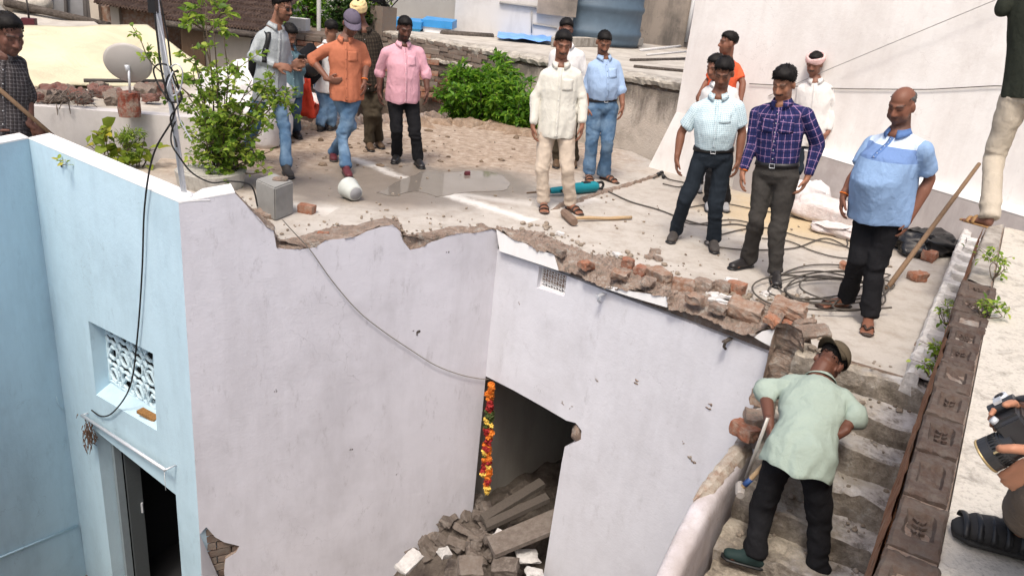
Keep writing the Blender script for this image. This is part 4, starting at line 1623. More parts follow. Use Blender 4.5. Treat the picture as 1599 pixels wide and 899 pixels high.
    rad = [(.183 * g * hemw, .142 * g * hemw + belly * .3), (.184 * g, .140 * g + belly * .5), (.166 * g, .122 * g + belly * .8), (.174 * (.4 + .6 * g), .124 * g + belly * .4), (.158, .108), (.098, .078), (.064, .060)]
    if sp.get('tucked'):
        cen = [pel + spine * .075 * s, pel + spine * .10 * s] + cen[2:]
        rad = [(.150 * g, .112 * g), (.158 * g, .120 * g + belly * .3)] + rad[2:]
    lo_ = sp.get('loose', 1.0)
    rad = [(a * lo_, b * lo_) if i_ < 2 else (a, b) for i_, (a, b) in enumerate(rad)]
    sh.loft(cen, [(a * s, b * s) for a, b in rad], 20, ref=front, round_cap=False)
    slv = sp.get('sleeve', 'long')
    segs = [(pel, neckb, .16 * g, acr, front, 0)]
    for S_, E_, W_ in ((sl, el, wl_), (sr, er, wr_)):
        S2 = S_ - spine * .012 * s
        sh.cap(neckb - spine * .075 * s, S2, .064 * s, .058 * s)
        sh.cap(neckb - spine * .03 * s, S2 + spine * .012 * s, .046 * s, .044 * s)
        w_ = sp.get('slw', 1.0)
        if slv == 'short':
            e = S2.lerp(E_, .74)
            sh.loft([S2, S2.lerp(e, .8), e], [.062 * s * w_, .062 * s * w_, .066 * s * w_], 12, round_cap=False)
            sh.ell(S2, (.060 * s * w_,) * 3)
            segs.append((S2, E_, .06, acr, front, .1))
        else:
            t_ = {'long': .93, 'rolled': .16, 'mid': .5}[slv]
            c2 = E_.lerp(W_, t_)
            sh.loft([S2, S2.lerp(E_, .5), E_], [.057 * s * w_, .052 * s * w_, .048 * s * w_], 12, round_cap=True)
            if slv == 'rolled':
                sh.loft([E_, c2], [.053 * s * w_, .052 * s * w_], 12, round_cap=True)
                sh.loft([E_.lerp(W_, .02), c2.lerp(W_, .03)], [.056 * s * w_, .056 * s * w_], 12, round_cap=False)
            else:
                sh.loft([E_, E_.lerp(W_, t_ * .6), c2], [.048 * s * w_, .042 * s * w_, .035 * s * w_], 12, round_cap=False)
            segs += [(S2, E_, .055, acr, front, .1), (E_, W_, .045, acr, front, .4)]
    sm_, sco = remesh(sh, sp.get('cvox', .012), 4)
    spots = [(el, .16, 1.8), (er, .16, 1.8), (pel.lerp(neckb, .15), .22, 1.0), (sl - spine * .1 * s, .14, 1.0), (sr - spine * .1 * s, .14, 1.0)]
    sco = wrinkle(sco, normals(sm_), sp.get('wrk', .0058) * s, 8.5, .55, name_seed + 5, spots)
    if not sp.get('tucked') and sp.get('drape', 1):
        rel = sco - np.array(pel)
        hgt = rel @ np.array(spine)
        ang = np.arctan2(rel @ np.array(acr), rel @ np.array(front))
        low = np.clip((.16 - hgt) / .28, 0, 1) * (np.linalg.norm(rel - np.outer(hgt, np.array(spine)), axis=1) < .26)
        dr_ = (np.sin(ang * 5 + name_seed * 2.1) * .010 + np.sin(ang * 11 + name_seed) * .005) * low * sp.get('drape', 1)
        sco = sco + normals(sm_) * dr_[:, None]
        edge = np.clip((-.04 - hgt) / .09, 0, 1) * low
        sco = sco - np.array(spine)[None, :] * (edge * (np.abs(np.cos(ang)) ** 1.5 * .035 + np.sin(ang * 3 + name_seed) * .008))[:, None]
    sm_.vertices.foreach_set('co', sco.ravel())
    sm_.update()
    set_attr(sm_, 'cloth', seg_coords(sco, segs))
    if not sp.get('tucked') and sp.get('openhem', True):   # crisp open hem
        d0_ = (cen[1] - cen[0]).normalized()
        hb = (sco - np.array(pel)) @ np.array(d0_)
        bm = bmesh.new()
        bm.from_mesh(sm_)
        bm.faces.ensure_lookup_table()
        kill = [f for f in bm.faces if f.normal.dot(d0_) < -.45 and max(hb[v.index] for v in f.verts) < -drop + .06 and (f.calc_center_median() - pel).length < .45]
        bmesh.ops.delete(bm, geom=kill, context='FACES')
        rim = [v for v in bm.verts if any(e.is_boundary for e in v.link_edges)]
        for _ in range(8):
            mv = {}
            for v in rim:
                nb_ = [e.other_vert(v).co for e in v.link_edges if e.is_boundary]
                if len(nb_) == 2: mv[v] = (nb_[0] + nb_[1] + v.co) / 3
            for v, p_ in mv.items(): v.co = p_
        bm.to_mesh(sm_)
        bm.free()
        sco = np.array([v.co[:] for v in sm_.vertices])
    sm_.materials.append(sp['shirt'])
    shirt = link('shirt', sm_, root)
    bv = BVHTree.FromPolygons([Vector(p) for p in sco], [tuple(p.vertices) for p in sm_.polygons])
    tv = BVHTree.FromPolygons([Vector(p) for p in tco], [tuple(p.vertices) for p in tm_.polygons])

    def onfront(a, t, o=.003, tree=None, f=None):
        """a point on the cloth: a across, t up the spine from pelvis (0) to neck (1)"""
        f = f or front
        p = pel.lerp(neckb, t) + acr * a
        h = (tree or bv).ray_cast(p + f * .6, -f, 1.2)
        return (h[0] + f * o) if h[0] is not None else None
    trim = sp.get('trim', sp['shirt'])
    if sp.get('collar', True):
        cm = MB()
        vs = []
        K_ = 22
        for i in range(K_ + 1):
            a = R(22 + 316 * i / K_)
            d = front * math.cos(a) + acr * math.sin(a)
            lift = .018 * s - .016 * s * max(0, math.cos(a))
            tip = max(0, math.cos(a)) ** 3
            nb = neckb + front * .012 * s
            inn = nb + d * .059 * s + spine * (lift + .004)
            top = nb + d * .066 * s + spine * (lift + .010)
            out = nb + d * (.090 + .006 * tip) * s + spine * (lift - .030 * s - .028 * s * tip)
            vs += [inn - spine * .04 * s, top, out]
        cm.add(vs, [(i * 3 + j, i * 3 + j + 1, i * 3 + j + 4, i * 3 + j + 3) for i in range(K_) for j in range(2)], 0, True)
        me_ = cm.mesh('collar', trim)
        set_attr(me_, 'cloth', np.array([[p[0], p[2], 0] for p in cm.v]))
        oc = link('collar', me_, root)
        md = oc.modifiers.new('thick', 'SOLIDIFY')
        md.thickness = .004
    if sp.get('placket', True) and not away:
        lo = -.22 * sp.get('hem', .13) / .13 if not sp.get('tucked') else .2
        hi = .93
        n_ = 36
        if sp.get('polo'): lo = .68
        row = []
        for i in range(n_ + 1):
            t = lo + (hi - lo) * i / n_
            row.append([onfront(a, t, .005) for a in (-.015 * s, .015 * s)])
        for _ in range(4):
            for i in range(1, n_):
                for k in (0, 1):
                    if all(row[j][k] is not None for j in (i - 1, i, i + 1)):
                        row[i][k] = (row[i - 1][k] + row[i][k] * 2 + row[i + 1][k]) / 4
        pm = MB()
        row = [r__ for r__ in row if r__[0] is not None and r__[1] is not None]
        n_ = len(row) - 1
        if n_ > 4:
            pm.add([q for r__ in row for q in r__], [(2 * i, 2 * i + 1, 2 * i + 3, 2 * i + 2) for i in range(n_)], 0, True)
        if pm.v:
            me_ = pm.mesh('placket', trim)
            set_attr(me_, 'cloth', np.array([[p[0], p[2], 0] for p in pm.v]))
            o_ = link('placket', me_, root)
            md = o_.modifiers.new('thick', 'SOLIDIFY')
            md.thickness = .004
        bt = MB()
        for i in range(2, n_, 6):
            if row[i][0] is not None:
                p = (row[i][0] + row[i][1]) / 2 + front * .003
                bt.ell(p, (.0048 * s, .0048 * s, .0025), (acr, spine, front), 6, 4)
        if bt.v:
            tag(bt.build('button', sp.get('buttonm', M['steel']), root), kind='stuff')
    for a0 in sp.get('pockets', ()):
        pm = MB()
        G_ = 5
        ok = True
        pts_ = []
        for j in range(G_ + 1):
            for i in range(G_ + 1):
                sag = 0 if j else -.012 * (1 - abs(i / G_ - .5) * 2)
                p = onfront(a0 * s + (i / G_ - .5) * .10 * s, .60 + .18 * j / G_ + sag, .005)
                ok = ok and p is not None
                pts_.append(p)
        if ok:
            pm.add(pts_, [(j * (G_ + 1) + i, j * (G_ + 1) + i + 1, (j + 1) * (G_ + 1) + i + 1, (j + 1) * (G_ + 1) + i) for j in range(G_) for i in range(G_)], 0, True)
            me_ = pm.mesh('pocket', trim)
            set_attr(me_, 'cloth', np.array([[p[0] + .02, p[2] + .01, 0] for p in pm.v]))
            o_ = link('pocket', me_, root)
            md = o_.modifiers.new('thick', 'SOLIDIFY')
            md.thickness = .004
    if sp.get('belt'):
        bm_ = MB()
        K_ = 28
        vs = []
        for i in range(K_):
            a = 2 * math.pi * i / K_
            for z_ in (.062, .098):
                o = pel + spine * z_ * s
                d = front * math.cos(a) + acr * math.sin(a)
                h = tv.ray_cast(o + d * .5, -d, .6)
                vs.append((h[0] if h[0] is not None else o + d * .14) + d * .006)
        bm_.add(vs, [(2 * i, 2 * i + 1, (2 * i + 3) % (2 * K_), (2 * i + 2) % (2 * K_)) for i in range(K_)], 0, True)
        o_ = bm_.build('belt', M['black'], root)
        md = o_.modifiers.new('thick', 'SOLIDIFY')
        md.thickness = .005
        b_ = onfront(0, .14, .012, tv)
        if b_ is not None and not away:
            k_ = MB()
            k_.loft([b_ - acr * .02 - spine * .016, b_ + acr * .02 - spine * .016, b_ + acr * .02 + spine * .016, b_ - acr * .02 + spine * .016, b_ - acr * .02 - spine * .016], [.003] * 5, 6, smooth=False)
            k_.build('buckle', M['steel'], o_)
    # ---- shoes
    kind = sp.get('shoes', 'shoe')
    for k in 'lr':
        td, tl = F['td' + k], F['tl' + k]
        hp, K, ank = hips[0 if k == 'l' else 1]
        gz = F['heel' + k].z
        side = td.cross(UP)
        if kind == 'sandal':
            mb = MB()
            c0_ = at_z(ank, gz + .012)
            mb.loft([c0_ - td * .055 * s, c0_ - td * .02 * s, c0_ + td * tl * .6, c0_ + td * tl * 1.05, c0_ + td * (tl * 1.05 + .045 * s)],
                    [(.022 * s, .010), (.036 * s, .011), (.040 * s, .011), (.049 * s, .011), (.026 * s, .009)], 12, ref=UP)
            sl_ = mb.build('sandal', sp.get('shoem', M['black']), root, fix=True)
            mb = MB()
            for t_, h_ in ((.62, .058), (.9, .04)) if not sp.get('flipflop') else ((.75, .05),):
                c = c0_ + td * tl * t_
                pts_ = [c + side * (math.cos(a) * .050 * s) + UP * (math.sin(a) * h_ * s * 1.05) for a in [math.pi * i / 10 for i in range(11)]]
                if sp.get('flipflop'):
                    pts_ = [c + side * .046 * s, c + side * .03 * s + td * .02 + UP * .048 * s, c + td * .055 * s + UP * .028 * s + side * .008, c - side * .03 * s + td * .01 + UP * .048 * s, c - side * .046 * s]
                    mb.loft(resample(pts_, 12), [(.010 * s, .004)] * 12, 6, ref=UP)
                else:
                    mb.loft(pts_, [(.004, .014 * s)] * 11, 6, ref=td, smooth=True)
            mb.build('strap', sp.get('shoem', M['black']), sl_)
            continue
        mb = MB()
        bt_ = kind == 'boot'
        c0_ = at_z(ank, gz + .045 * s)
        mb.loft([c0_ - td * .035 * s, c0_ + td * .03 * s, c0_ + td * tl * .6 - UP * .004 * s, c0_ + td * tl * 1.0 - UP * .012 * s],
                [(.036 * s, .042 * s), (.042 * s, .05 * s), (.046 * s, .036 * s), (.042 * s, .028 * s)], 14, ref=UP, round_cap=True)
        mb.loft([ank + UP * (.10 if bt_ else .015) * s + (K - ank).normalized() * (.02 if bt_ else 0), ank - UP * .02 * s], [.05 * s if bt_ else .043 * s, .05 * s], 12, round_cap=True)
        mb.cap(ank + td * .02 * s, ank + td * tl * .45 - UP * .035 * s, .036 * s, .036 * s)
        sm2, c2_ = remesh(mb, .010, 3)
        c2_[:, 2] = np.maximum(c2_[:, 2], gz + .012)
        sm2.vertices.foreach_set('co', c2_.ravel())
        sm2.materials.append(sp.get('shoem', M['black']))
        so = link('boot' if bt_ else 'shoe', sm2, root)
        mb = MB()
        c1_ = at_z(ank, gz + .011)
        mb.loft([c1_ - td * .068 * s, c1_ - td * .045 * s, c1_ + td * tl * .5, c1_ + td * tl * 1.0, c1_ + td * (tl + .035 * s)],
                [(.022 * s, .011), (.040 * s, .012), (.046 * s, .012), (.048 * s, .012), (.022 * s, .010)], 12, ref=UP)
        mb.build('sole', sp.get('solem', M['black']), so, fix=True)
        mb = MB()
        for q in range(3):
            c = ank + td * tl * (.22 + .16 * q) + UP * (.012 - .016 * q) * s
            mb.loft([c + side * .026 * s - UP * .008, c + UP * .004 + td * .006, c - side * .026 * s - UP * .008], [.0035 * s] * 3, 5)
        mb.build('laces', sp.get('lacem', M['black']), so)
    # ---- extras
    J_ = dict(root=root, T=T, hs=hs, hc=hc, fx=fx, fy=fy, fz=fz, sl=sl, sr=sr, el=el, er=er, wl=wl_, wr=wr_, hl=hl, hr=hr, pel=pel, neckb=neckb,
              spine=spine, acr=acr, front=front, onfront=onfront, bv=bv, tv=tv, s=s, base=base, hips=hips)
    return J_


def cap_hat(J, mat, brim_dir=1, name='cap', tilt=0.0):
    """baseball cap: crown, peak and button"""
    T, hs = J['T'], J['hs']
    mb = MB()
    vs, n, m = [], 20, 7
    for j in range(m):
        th = (math.pi / 2) * (j / (m - 1)) * .98 + .0
        for i in range(n):
            a = 2 * math.pi * i / n
            z = .03 + .078 * math.cos(th) * 1.18 + .012
            x, y = .087 * math.sin(th) * math.cos(a), -.010 + .107 * math.sin(th) * math.sin(a)
            vs.append(T(Vector((x, y, z)) * hs))
    fs = [(j * n + i, (j + 1) * n + i, (j + 1) * n + (i + 1) % n, j * n + (i + 1) % n) for j in range(m - 1) for i in range(n)]
    mb.add(vs, fs, 0, True)
    o = mb.build(name, mat, J['root'], fix=True)
    md = o.modifiers.new('thick', 'SOLIDIFY')
    md.thickness = .004
    mb = MB()
    vs = []
    for j in range(5):
        for i in range(11):
            a = math.pi * (.08 + .84 * i / 10)
            e = j / 4 * .072 * math.sin(a) ** .7
            y = (-.010 + (.105 * math.sin(a) + e)) if brim_dir > 0 else (-.010 - (.105 * math.sin(a) + e))
            vs.append(T(Vector((.087 * math.cos(a), y, .044 - .02 * j / 4 - .018 * abs(math.cos(a)) * j / 4)) * hs))
    mb.add(vs, [(j * 11 + i, j * 11 + i + 1, (j + 1) * 11 + i + 1, (j + 1) * 11 + i) for j in range(4) for i in range(10)], 0, True)
    b = mb.build('peak', mat, J['root'], fix=True)
    md = b.modifiers.new('thick', 'SOLIDIFY')
    md.thickness = .004
    return o


def wrist_band(J, which, mat, name='bracelet', k=.9, r=.031):
    E_, W_ = J['e' + which], J['w' + which]
    c = E_.lerp(W_, k)
    d = (W_ - E_).normalized()
    a = d.orthogonal().normalized()
    b = d.cross(a)
    mb = MB()
    mb.loft([c + a * math.cos(t) * r + b * math.sin(t) * r for t in [2 * math.pi * i / 14 for i in range(15)]], [.0055] * 15, 6, cap=False)
    mb.build(name, mat, J['root'])


def strap_over(J, a_top, a_bot, mat, t0=.12, t1=.95, wd=.045, f=None, name='strap'):
    rows = []
    for i in range(13):
        t = t0 + (t1 - t0) * i / 12
        a = a_bot + (a_top - a_bot) * i / 12
        p = [J['onfront'](a + k * wd / 2, t, .010, None, f) for k in (-1, 1)]
        if all(x is not None for x in p): rows.append(p)
    mb = MB()
    vs = [q for r_ in rows for q in r_]
    mb.add(vs, [(2 * i, 2 * i + 1, 2 * i + 3, 2 * i + 2) for i in range(len(rows) - 1)], 0, True)
    o = mb.build(name, mat, J['root'])
    md = o.modifiers.new('thick', 'SOLIDIFY')
    md.thickness = .008
    return o


C_ = {}
C_['cream'] = cloth('cream_cotton', (.66, .64, .57))
C_['white'] = cloth('white_cotton', (.68, .67, .66))
C_['offwhite'] = cloth('off_white_cotton', (.66, .64, .62))
C_['beige'] = cloth('beige_twill', (.56, .47, .38))
C_['cream_twill'] = cloth('cream_twill', (.44, .385, .31))
C_['pink'] = cloth('pink_cotton', (.64, .35, .41))
C_['orange'] = cloth('rust_orange_cotton', (.46, .16, .09))
C_['red'] = cloth('orange_red_jersey', (.72, .12, .05))
C_['blue'] = cloth('light_blue_cotton', (.33, .45, .64))
C_['teal'] = cloth('teal_grey_cotton', (.115, .19, .22))
C_['grey'] = cloth('pale_grey_cotton', (.50, .535, .55), 'plaid', ((.40, .44, .47), .012, .3, .5))
C_['check'] = cloth('pale_aqua_check', (.58, .70, .74), 'check', ((.20, .36, .43), .016, .5, .75))
C_['navy'] = cloth('navy_plaid', (.022, .026, .095), 'plaid', ((.42, .25, .42), .058, .075, .75))
C_['dplaid'] = cloth('dark_brown_plaid', (.055, .048, .05), 'plaid', ((.16, .15, .155), .03, .2, .7))
C_['stripe'] = cloth('dark_stripe', (.035, .028, .022), 'plaid', ((.09, .07, .05), .04, .15, .6))
C_['polo'] = cloth('blue_polo_jersey', (.24, .36, .56), 'polo', (.345, .435, (.15, .24, .45), (.56, .66, .80)))
C_['green'] = cloth('pale_green_cotton', (.31, .375, .325))
C_['olive'] = cloth('dark_olive_jersey', (.028, .032, .024))
C_['black'] = cloth('black_twill', (.014, .014, .016), var=.3)
C_['navytr'] = cloth('dark_navy_twill', (.018, .024, .032), var=.3)
C_['char'] = cloth('charcoal_twill', (.050, .046, .042), var=.2)
C_['olivetr'] = cloth('olive_brown_twill', (.060, .048, .033), var=.2)
C_['jeans'] = cloth('washed_denim', (.075, .14, .235), 'denim', (.24, .35, .47))
C_['jeans_dark'] = cloth('dark_denim', (.035, .06, .105), 'denim', (.09, .14, .21))
C_['khaki'] = cloth('khaki_twill', (.10, .08, .055))
C_['capv'] = cloth('grey_violet_twill', (.13, .11, .15))
C_['pinkrag'] = cloth('pale_pink_cloth', (.66, .44, .42))
C_['yellowish'] = cloth('pale_yellow_cloth', (.72, .55, .28))
M['maroon'] = plain('maroon_leather', (.10, .022, .028), .5, .3)
M['brownshoe'] = plain('brown_leather', (.10, .062, .036), .55, .3)
M['blackshoe'] = plain('black_leather', (.018, .016, .016), .42, .45, var=.3)
M['dustshoe'] = plain('dusty_dark_leather', (.055, .048, .044), .65, .3, var=.3)
M['greyshoe'] = plain('grey_canvas', (.28, .28, .29), .8, .2)
M['darkgreen'] = plain('dark_green_canvas', (.018, .035, .034), .7, .2)
M['thread'] = plain('orange_thread', (.75, .18, .03), .8, .1)
M['whitebtn'] = plain('white_button', (.7, .7, .68), .4, .4, bump=0)
M['dsand'] = plain('dark_brown_sandal', (.045, .03, .024), .6, .3)

def step_z(u, v):
    for k in range(9):
        p = Z(u, v, -RISE * k)
        if RUN * k - .12 <= (p - SILL_L).dot(sdir) <= RUN * (k + 1) - .12:
            return -RISE * k + .004
    return -.96


P_ = {}
P_['check'] = make_person(dict(seed=1, label='man in a pale aqua checked short sleeved shirt, navy trousers and boots', fl=((1052, 372), (1043, 385)), fr=((1112, 386), (1118, 401)),
    head=(1130, 113), sl=(1085, 160), sr=(1155, 157), el=(1064, 207), er=(1159, 207), wl=(1057, 247), wr=(1153, 250), hl=(1056, 272), hr=(1149, 275), pel=(1113, 246), kl=(1070, 312), kr=(1117, 325),
    look=(-8, 28, 0), shirt=C_['check'], trousers=C_['navytr'], sleeve='short', tucked=True, belt=True, shoes='boot', shoem=M['dustshoe'], hair='full', skin=(112, 74, 56), stubble=.15, pockets=(.075,), girth=1.03, slim=.95, belly=.03))
P_['plaid'] = make_person(dict(seed=2, label='man in a navy plaid shirt and charcoal trousers with thick messy hair and moustache', fl=((1166, 417), (1140, 421)), fr=((1208, 437), (1213, 452)),
    head=(1224, 130), sl=(1180, 166, -.05), sr=(1265, 168, .05), el=(1176, 224), er=(1277, 226), wl=(1160, 268), wr=(1261, 277), hl=(1155, 297), hr=(1251, 299), pel=(1212, 270), kl=(1181, 345), kr=(1213, 368),
    look=(-22, 24, 0), shirt=C_['navy'], trousers=C_['char'], sleeve='long', tucked=True, belt=True, shoes='shoe', shoem=M['blackshoe'], hair='messy', skin=(140, 98, 76), moustache=1, stubble=.12, pockets=(-.075, .075), girth=1.02, buttonm=M['steel'], s=1.0))
P_['polo'] = make_person(dict(seed=3, label='balding heavy man in a light blue polo shirt and black trousers with flip flops', fl=((1318, 480), (1282, 480)), fr=((1353, 508), (1353, 524)),
    head=(1408, 164), sl=(1362, 212, -.10), sr=(1450, 222, .10), el=(1337, 270), er=(1452, 280), wl=(1317, 306), wr=(1421, 340), hl=(1311, 336), hr=(1409, 368), pel=(1376, 322), kl=(1341, 405), kr=(1364, 428),
    look=(-24, 22, 0), shirt=C_['polo'], trousers=C_['black'], sleeve='short', hem=.09, belly=.13, girth=1.14, shoes='sandal', flipflop=True, shoem=M['dsand'], hair='fringe', skin=(110, 72, 56), moustache=0, stubble=.45, fat=1.12, polo=True, trim=cloth('polo_trim_blue', (.10, .18, .38)), cuff=1.05, slim=1.02, arm=1.1))
wrist_band(P_['polo'], 'l', M['thread'], k=.92)
wrist_band(P_['plaid'], 'l', M['thread'], k=.94)
P_['cream'] = make_person(dict(seed=4, label='young man in a cream long sleeved shirt and beige trousers by the sledgehammer', fl=((848, 325), (850, 334)), fr=((889, 328), (904, 335)),
    head=(879, 69), sl=(849, 108), sr=(903, 108), el=(837, 152), er=(910, 155), wl=(832, 196), wr=(909, 195), hl=(833, 220), hr=(907, 217), pel=(870, 196), kl=(846, 265), kr=(886, 267),
    look=(10, 18, 0), shirt=C_['cream'], trousers=C_['beige'], hem=.09, shoes='sandal', shoem=M['dsand'], hair='full', skin=(124, 84, 66), girth=.98, stubble=.1, moustache=1, pockets=(.075,), hemw=1.0, buttonm=M['whitebtn']))
P_['pink'] = make_person(dict(seed=5, label='bearded man in a pink shirt and black trousers standing in the puddle', fl=((620, 251), (612, 260)), fr=((652, 258), (662, 267)),
    head=(632, 44), sl=(600, 74, .04), sr=(657, 74, -.04), el=(594, 112), er=(665, 114), wl=(592, 143), wr=(667, 142), hl=(593, 165), hr=(667, 163), pel=(629, 148), kl=(619, 203), kr=(648, 208),
    look=(18, 22, 0), shirt=C_['pink'], trousers=C_['black'], sleeve='rolled', hem=.07, shoes='shoe', shoem=M['blackshoe'], hair='short', skin=(84, 54, 44), beard=1.0, moustache=1, girth=1.04, belly=.04, pockets=(.075,), buttonm=M['whitebtn']))
P_['orange'] = make_person(dict(seed=6, label='man in a rust orange shirt, cap and faded jeans with one hand on his hip', fl=((520, 247), (524, 264)), fr=((540, 272), (549, 284)),
    head=(549, 36), sl=(508, 68), sr=(566, 65), el=(486, 92, -.06), er=(572, 97), wl=(512, 124, .08), wr=(569, 126), hl=(534, 129, .16), hr=(570, 147), pel=(541, 143), kl=(548, 196, -.03), kr=(534, 212),
    look=(14, 30, 0), shirt=C_['orange'], trousers=C_['jeans'], sleeve='rolled', hem=.08, shoes='shoe', shoem=M['maroon'], solem=M['dustshoe'], hair='short', skin=(112, 76, 62), stubble=.3, girth=.98, pockets=(.07,), slim=.92, buttonm=M['maroon']))
cap_hat(P_['orange'], C_['capv'])
wrist_band(P_['orange'], 'r', M['thread'], k=.92)
P_['grey'] = make_person(dict(seed=7, label='slim young man in sunglasses and pale grey shirt carrying a black backpack', fl=((388, 240), (396, 252)), fr=((447, 272), (458, 284)),
    head=(441, 11), sl=(408, 48, .06), sr=(444, 47, -.08), el=(393, 87, .10), er=(448, 88, -.16), wl=(431, 103, .14), wr=(452, 104, -.08), hl=(449, 105, .14), hr=(466, 100, -.1), pel=(420, 143), kl=(398, 195), kr=(445, 203, .08),
    look=(52, 10, 0), shirt=C_['grey'], trousers=C_['jeans'], hem=.09, shoes='shoe', shoem=M['dustshoe'], hair='full', skin=(128, 90, 72), beard=.55, moustache=1, girth=.92, slim=.88, buttonm=M['whitebtn'], s=1.03))
P_['teal'] = make_person(dict(seed=8, label='bearded man in a teal shirt looking down at his phone', fl=((440, 215), (446, 222)), fr=((462, 213), (470, 220)),
    head=(452, 54), sl=(437, 79, .03), sr=(464, 79, -.06), el=(443, 112, .05), er=(470, 112, -.05), wl=(457, 99, .18), wr=(462, 102, .16), hl=(468, 93, .24), hr=(472, 96, .2), pel=(452, 138), kl=(447, 178), kr=(460, 178),
    look=(38, 34, 0), shirt=C_['teal'], trousers=C_['jeans_dark'], hem=.09, shoes='shoe', shoem=M['blackshoe'], hair='full', skin=(120, 84, 66), beard=.85, moustache=1, girth=.95, sleeve='rolled', vox=.009, cvox=.015))
P_['backpack'] = make_person(dict(seed=9, label='man in a white shirt seen from behind between the teal and orange shirts', fl=((500, 205), (508, 199)), fr=((516, 204), (524, 198)), away=True, head_away=True,
    head=(517, 47), sl=(496, 72, .05), sr=(531, 73, -.04), el=(488, 103), er=(536, 104), wl=(494, 128), wr=(532, 130), hl=(498, 141), hr=(530, 145), pel=(511, 130), kl=(507, 168), kr=(519, 168),
    look=(30, 10, 0), shirt=C_['white'], trousers=C_['jeans'], hem=.10, shoes='shoe', shoem=M['dustshoe'], hair='full', skin=(120, 84, 66), girth=.95, vox=.010, cvox=.015, placket=False))
P_['stripe'] = make_person(dict(seed=10, label='man in dark striped shirt and pale yellow head cloth behind the orange shirt', fl=((576, 232), (585, 243)), fr=((590, 228), (600, 236)),
    head=(560, 18), sl=(553, 55), sr=(589, 50), el=(549, 92), er=(594, 92), wl=(562, 122, .1), wr=(592, 126), hl=(569, 130, .12), hr=(590, 145), pel=(575, 128), kl=(577, 180), kr=(588, 178),
    look=(-10, 22, 0), shirt=C_['stripe'], trousers=C_['olivetr'], hem=.09, shoes='boot', shoem=M['brownshoe'], hair='short', skin=(100, 66, 52), vox=.009, cvox=.014, moustache=1))
P_['blue'] = make_person(dict(seed=11, label='man in a light blue shirt and turned up blue jeans near the old wall', fl=((918, 280), (922, 288)), fr=((942, 280), (960, 286)),
    head=(943, 66), sl=(922, 96, .05), sr=(964, 94, -.05), el=(917, 135), er=(970, 138), wl=(918, 168), wr=(972, 166), hl=(920, 188), hr=(970, 187), pel=(941, 166), kl=(924, 222), kr=(948, 222),
    look=(18, 28, 0), shirt=C_['blue'], trousers=C_['jeans'], sleeve='rolled', tucked=True, belt=True, shoes='sandal', shoem=M['dsand'], hair='short', skin=(120, 82, 64), stubble=.25, moustache=1, girth=1.02, belly=.04, slim=1.08, cuff=1.15, pockets=(.07,), buttonm=M['navybtn'] if 'navybtn' in M else M['black']))
P_['behind'] = make_person(dict(seed=12, label='man in a white shirt hidden behind the cream shirted young man', fl=((868, 258), (868, 270)), fr=((895, 258), (897, 270)),
    head=(884, 46), sl=(863, 78), sr=(909, 79), el=(859, 120), er=(914, 120), wl=(861, 152), wr=(912, 152), hl=(862, 172), hr=(911, 172), pel=(884, 150), kl=(872, 203), kr=(893, 203),
    look=(12, 14, 0), shirt=C_['white'], trousers=C_['olivetr'], hem=.09, shoes='boot', shoem=M['brownshoe'], hair='full', skin=(110, 74, 60), vox=.010, cvox=.015, stubble=.2))
P_['red'] = make_person(dict(seed=13, label='man in an orange red T-shirt in profile behind the aqua checked shirt', fl=((1088, 296), (1093, 306)), fr=((1118, 292), (1122, 302)),
    head=(1137, 67), sl=(1117, 97, .08), sr=(1152, 98, -.1), el=(1106, 126), er=(1160, 130), wl=(1096, 140, .1), wr=(1156, 160), hl=(1090, 150, .12), hr=(1152, 178), pel=(1122, 168), kl=(1100, 228), kr=(1124, 228),
    look=(-68, 4, 0), shirt=C_['red'], trousers=C_['black'], sleeve='short', hem=.09, collar=False, placket=False, shoes='shoe', shoem=M['greyshoe'], hair='full', skin=(116, 78, 62), vox=.009, cvox=.014, beard=.4))
P_['hidden'] = make_person(dict(seed=14, label='man in a white shirt almost wholly hidden behind the aqua checked shirt', fl=((1105, 325), (1108, 336)), fr=((1130, 325), (1134, 336)),
    head=(1117, 104), sl=(1100, 136), sr=(1146, 136), el=(1096, 178), er=(1149, 178), wl=(1100, 210), wr=(1146, 212), hl=(1102, 228), hr=(1144, 230), pel=(1121, 208), kl=(1112, 265), kr=(1128, 265),
    look=(-30, 20, 0), shirt=C_['white'], trousers=C_['black'], hem=.09, shoes='shoe', shoem=M['greyshoe'], hair='full', skin=(120, 82, 66), vox=.010, cvox=.015))
P_['scarf'] = make_person(dict(seed=15, label='man in white shirt with a pale pink cloth wound round his head', fl=((1240, 316), (1240, 330)), fr=((1268, 316), (1272, 330)),
    head=(1272, 99), sl=(1250, 132), sr=(1298, 132), el=(1246, 172), er=(1305, 168), wl=(1250, 205), wr=(1293, 206, .08), hl=(1252, 226), hr=(1283, 224, .12), pel=(1266, 212), kl=(1250, 265), kr=(1267, 265),
    look=(-14, 18, 0), shirt=C_['offwhite'], trousers=C_['navytr'], hem=.09, shoes='shoe', shoem=M['blackshoe'], hair='short', skin=(124, 86, 70), vox=.009, cvox=.014, moustache=1, stubble=.2))
P_['edge'] = make_person(dict(seed=16, label='man in a dark checked shirt behind the blue wall holding a long stick', fl=((2, 262), (10, 268)), fr=((32, 258), (40, 264)),
    head=(13, 53), sl=(-28, 98, -.02), sr=(35, 88), el=(-36, 160), er=(42, 146), wl=(-10, 205, .12), wr=(48, 196, .10), hl=(8, 212, .14), hr=(66, 207, .12), pel=(6, 205), kl=(6, 280), kr=(30, 278),
    look=(26, 20, 0), shirt=C_['dplaid'], trousers=C_['black'], sleeve='rolled', hem=.05, shoes='shoe', hair='full', skin=(92, 62, 52), hs=1.2, s=1.22, stubble=.2, grip_r=True))
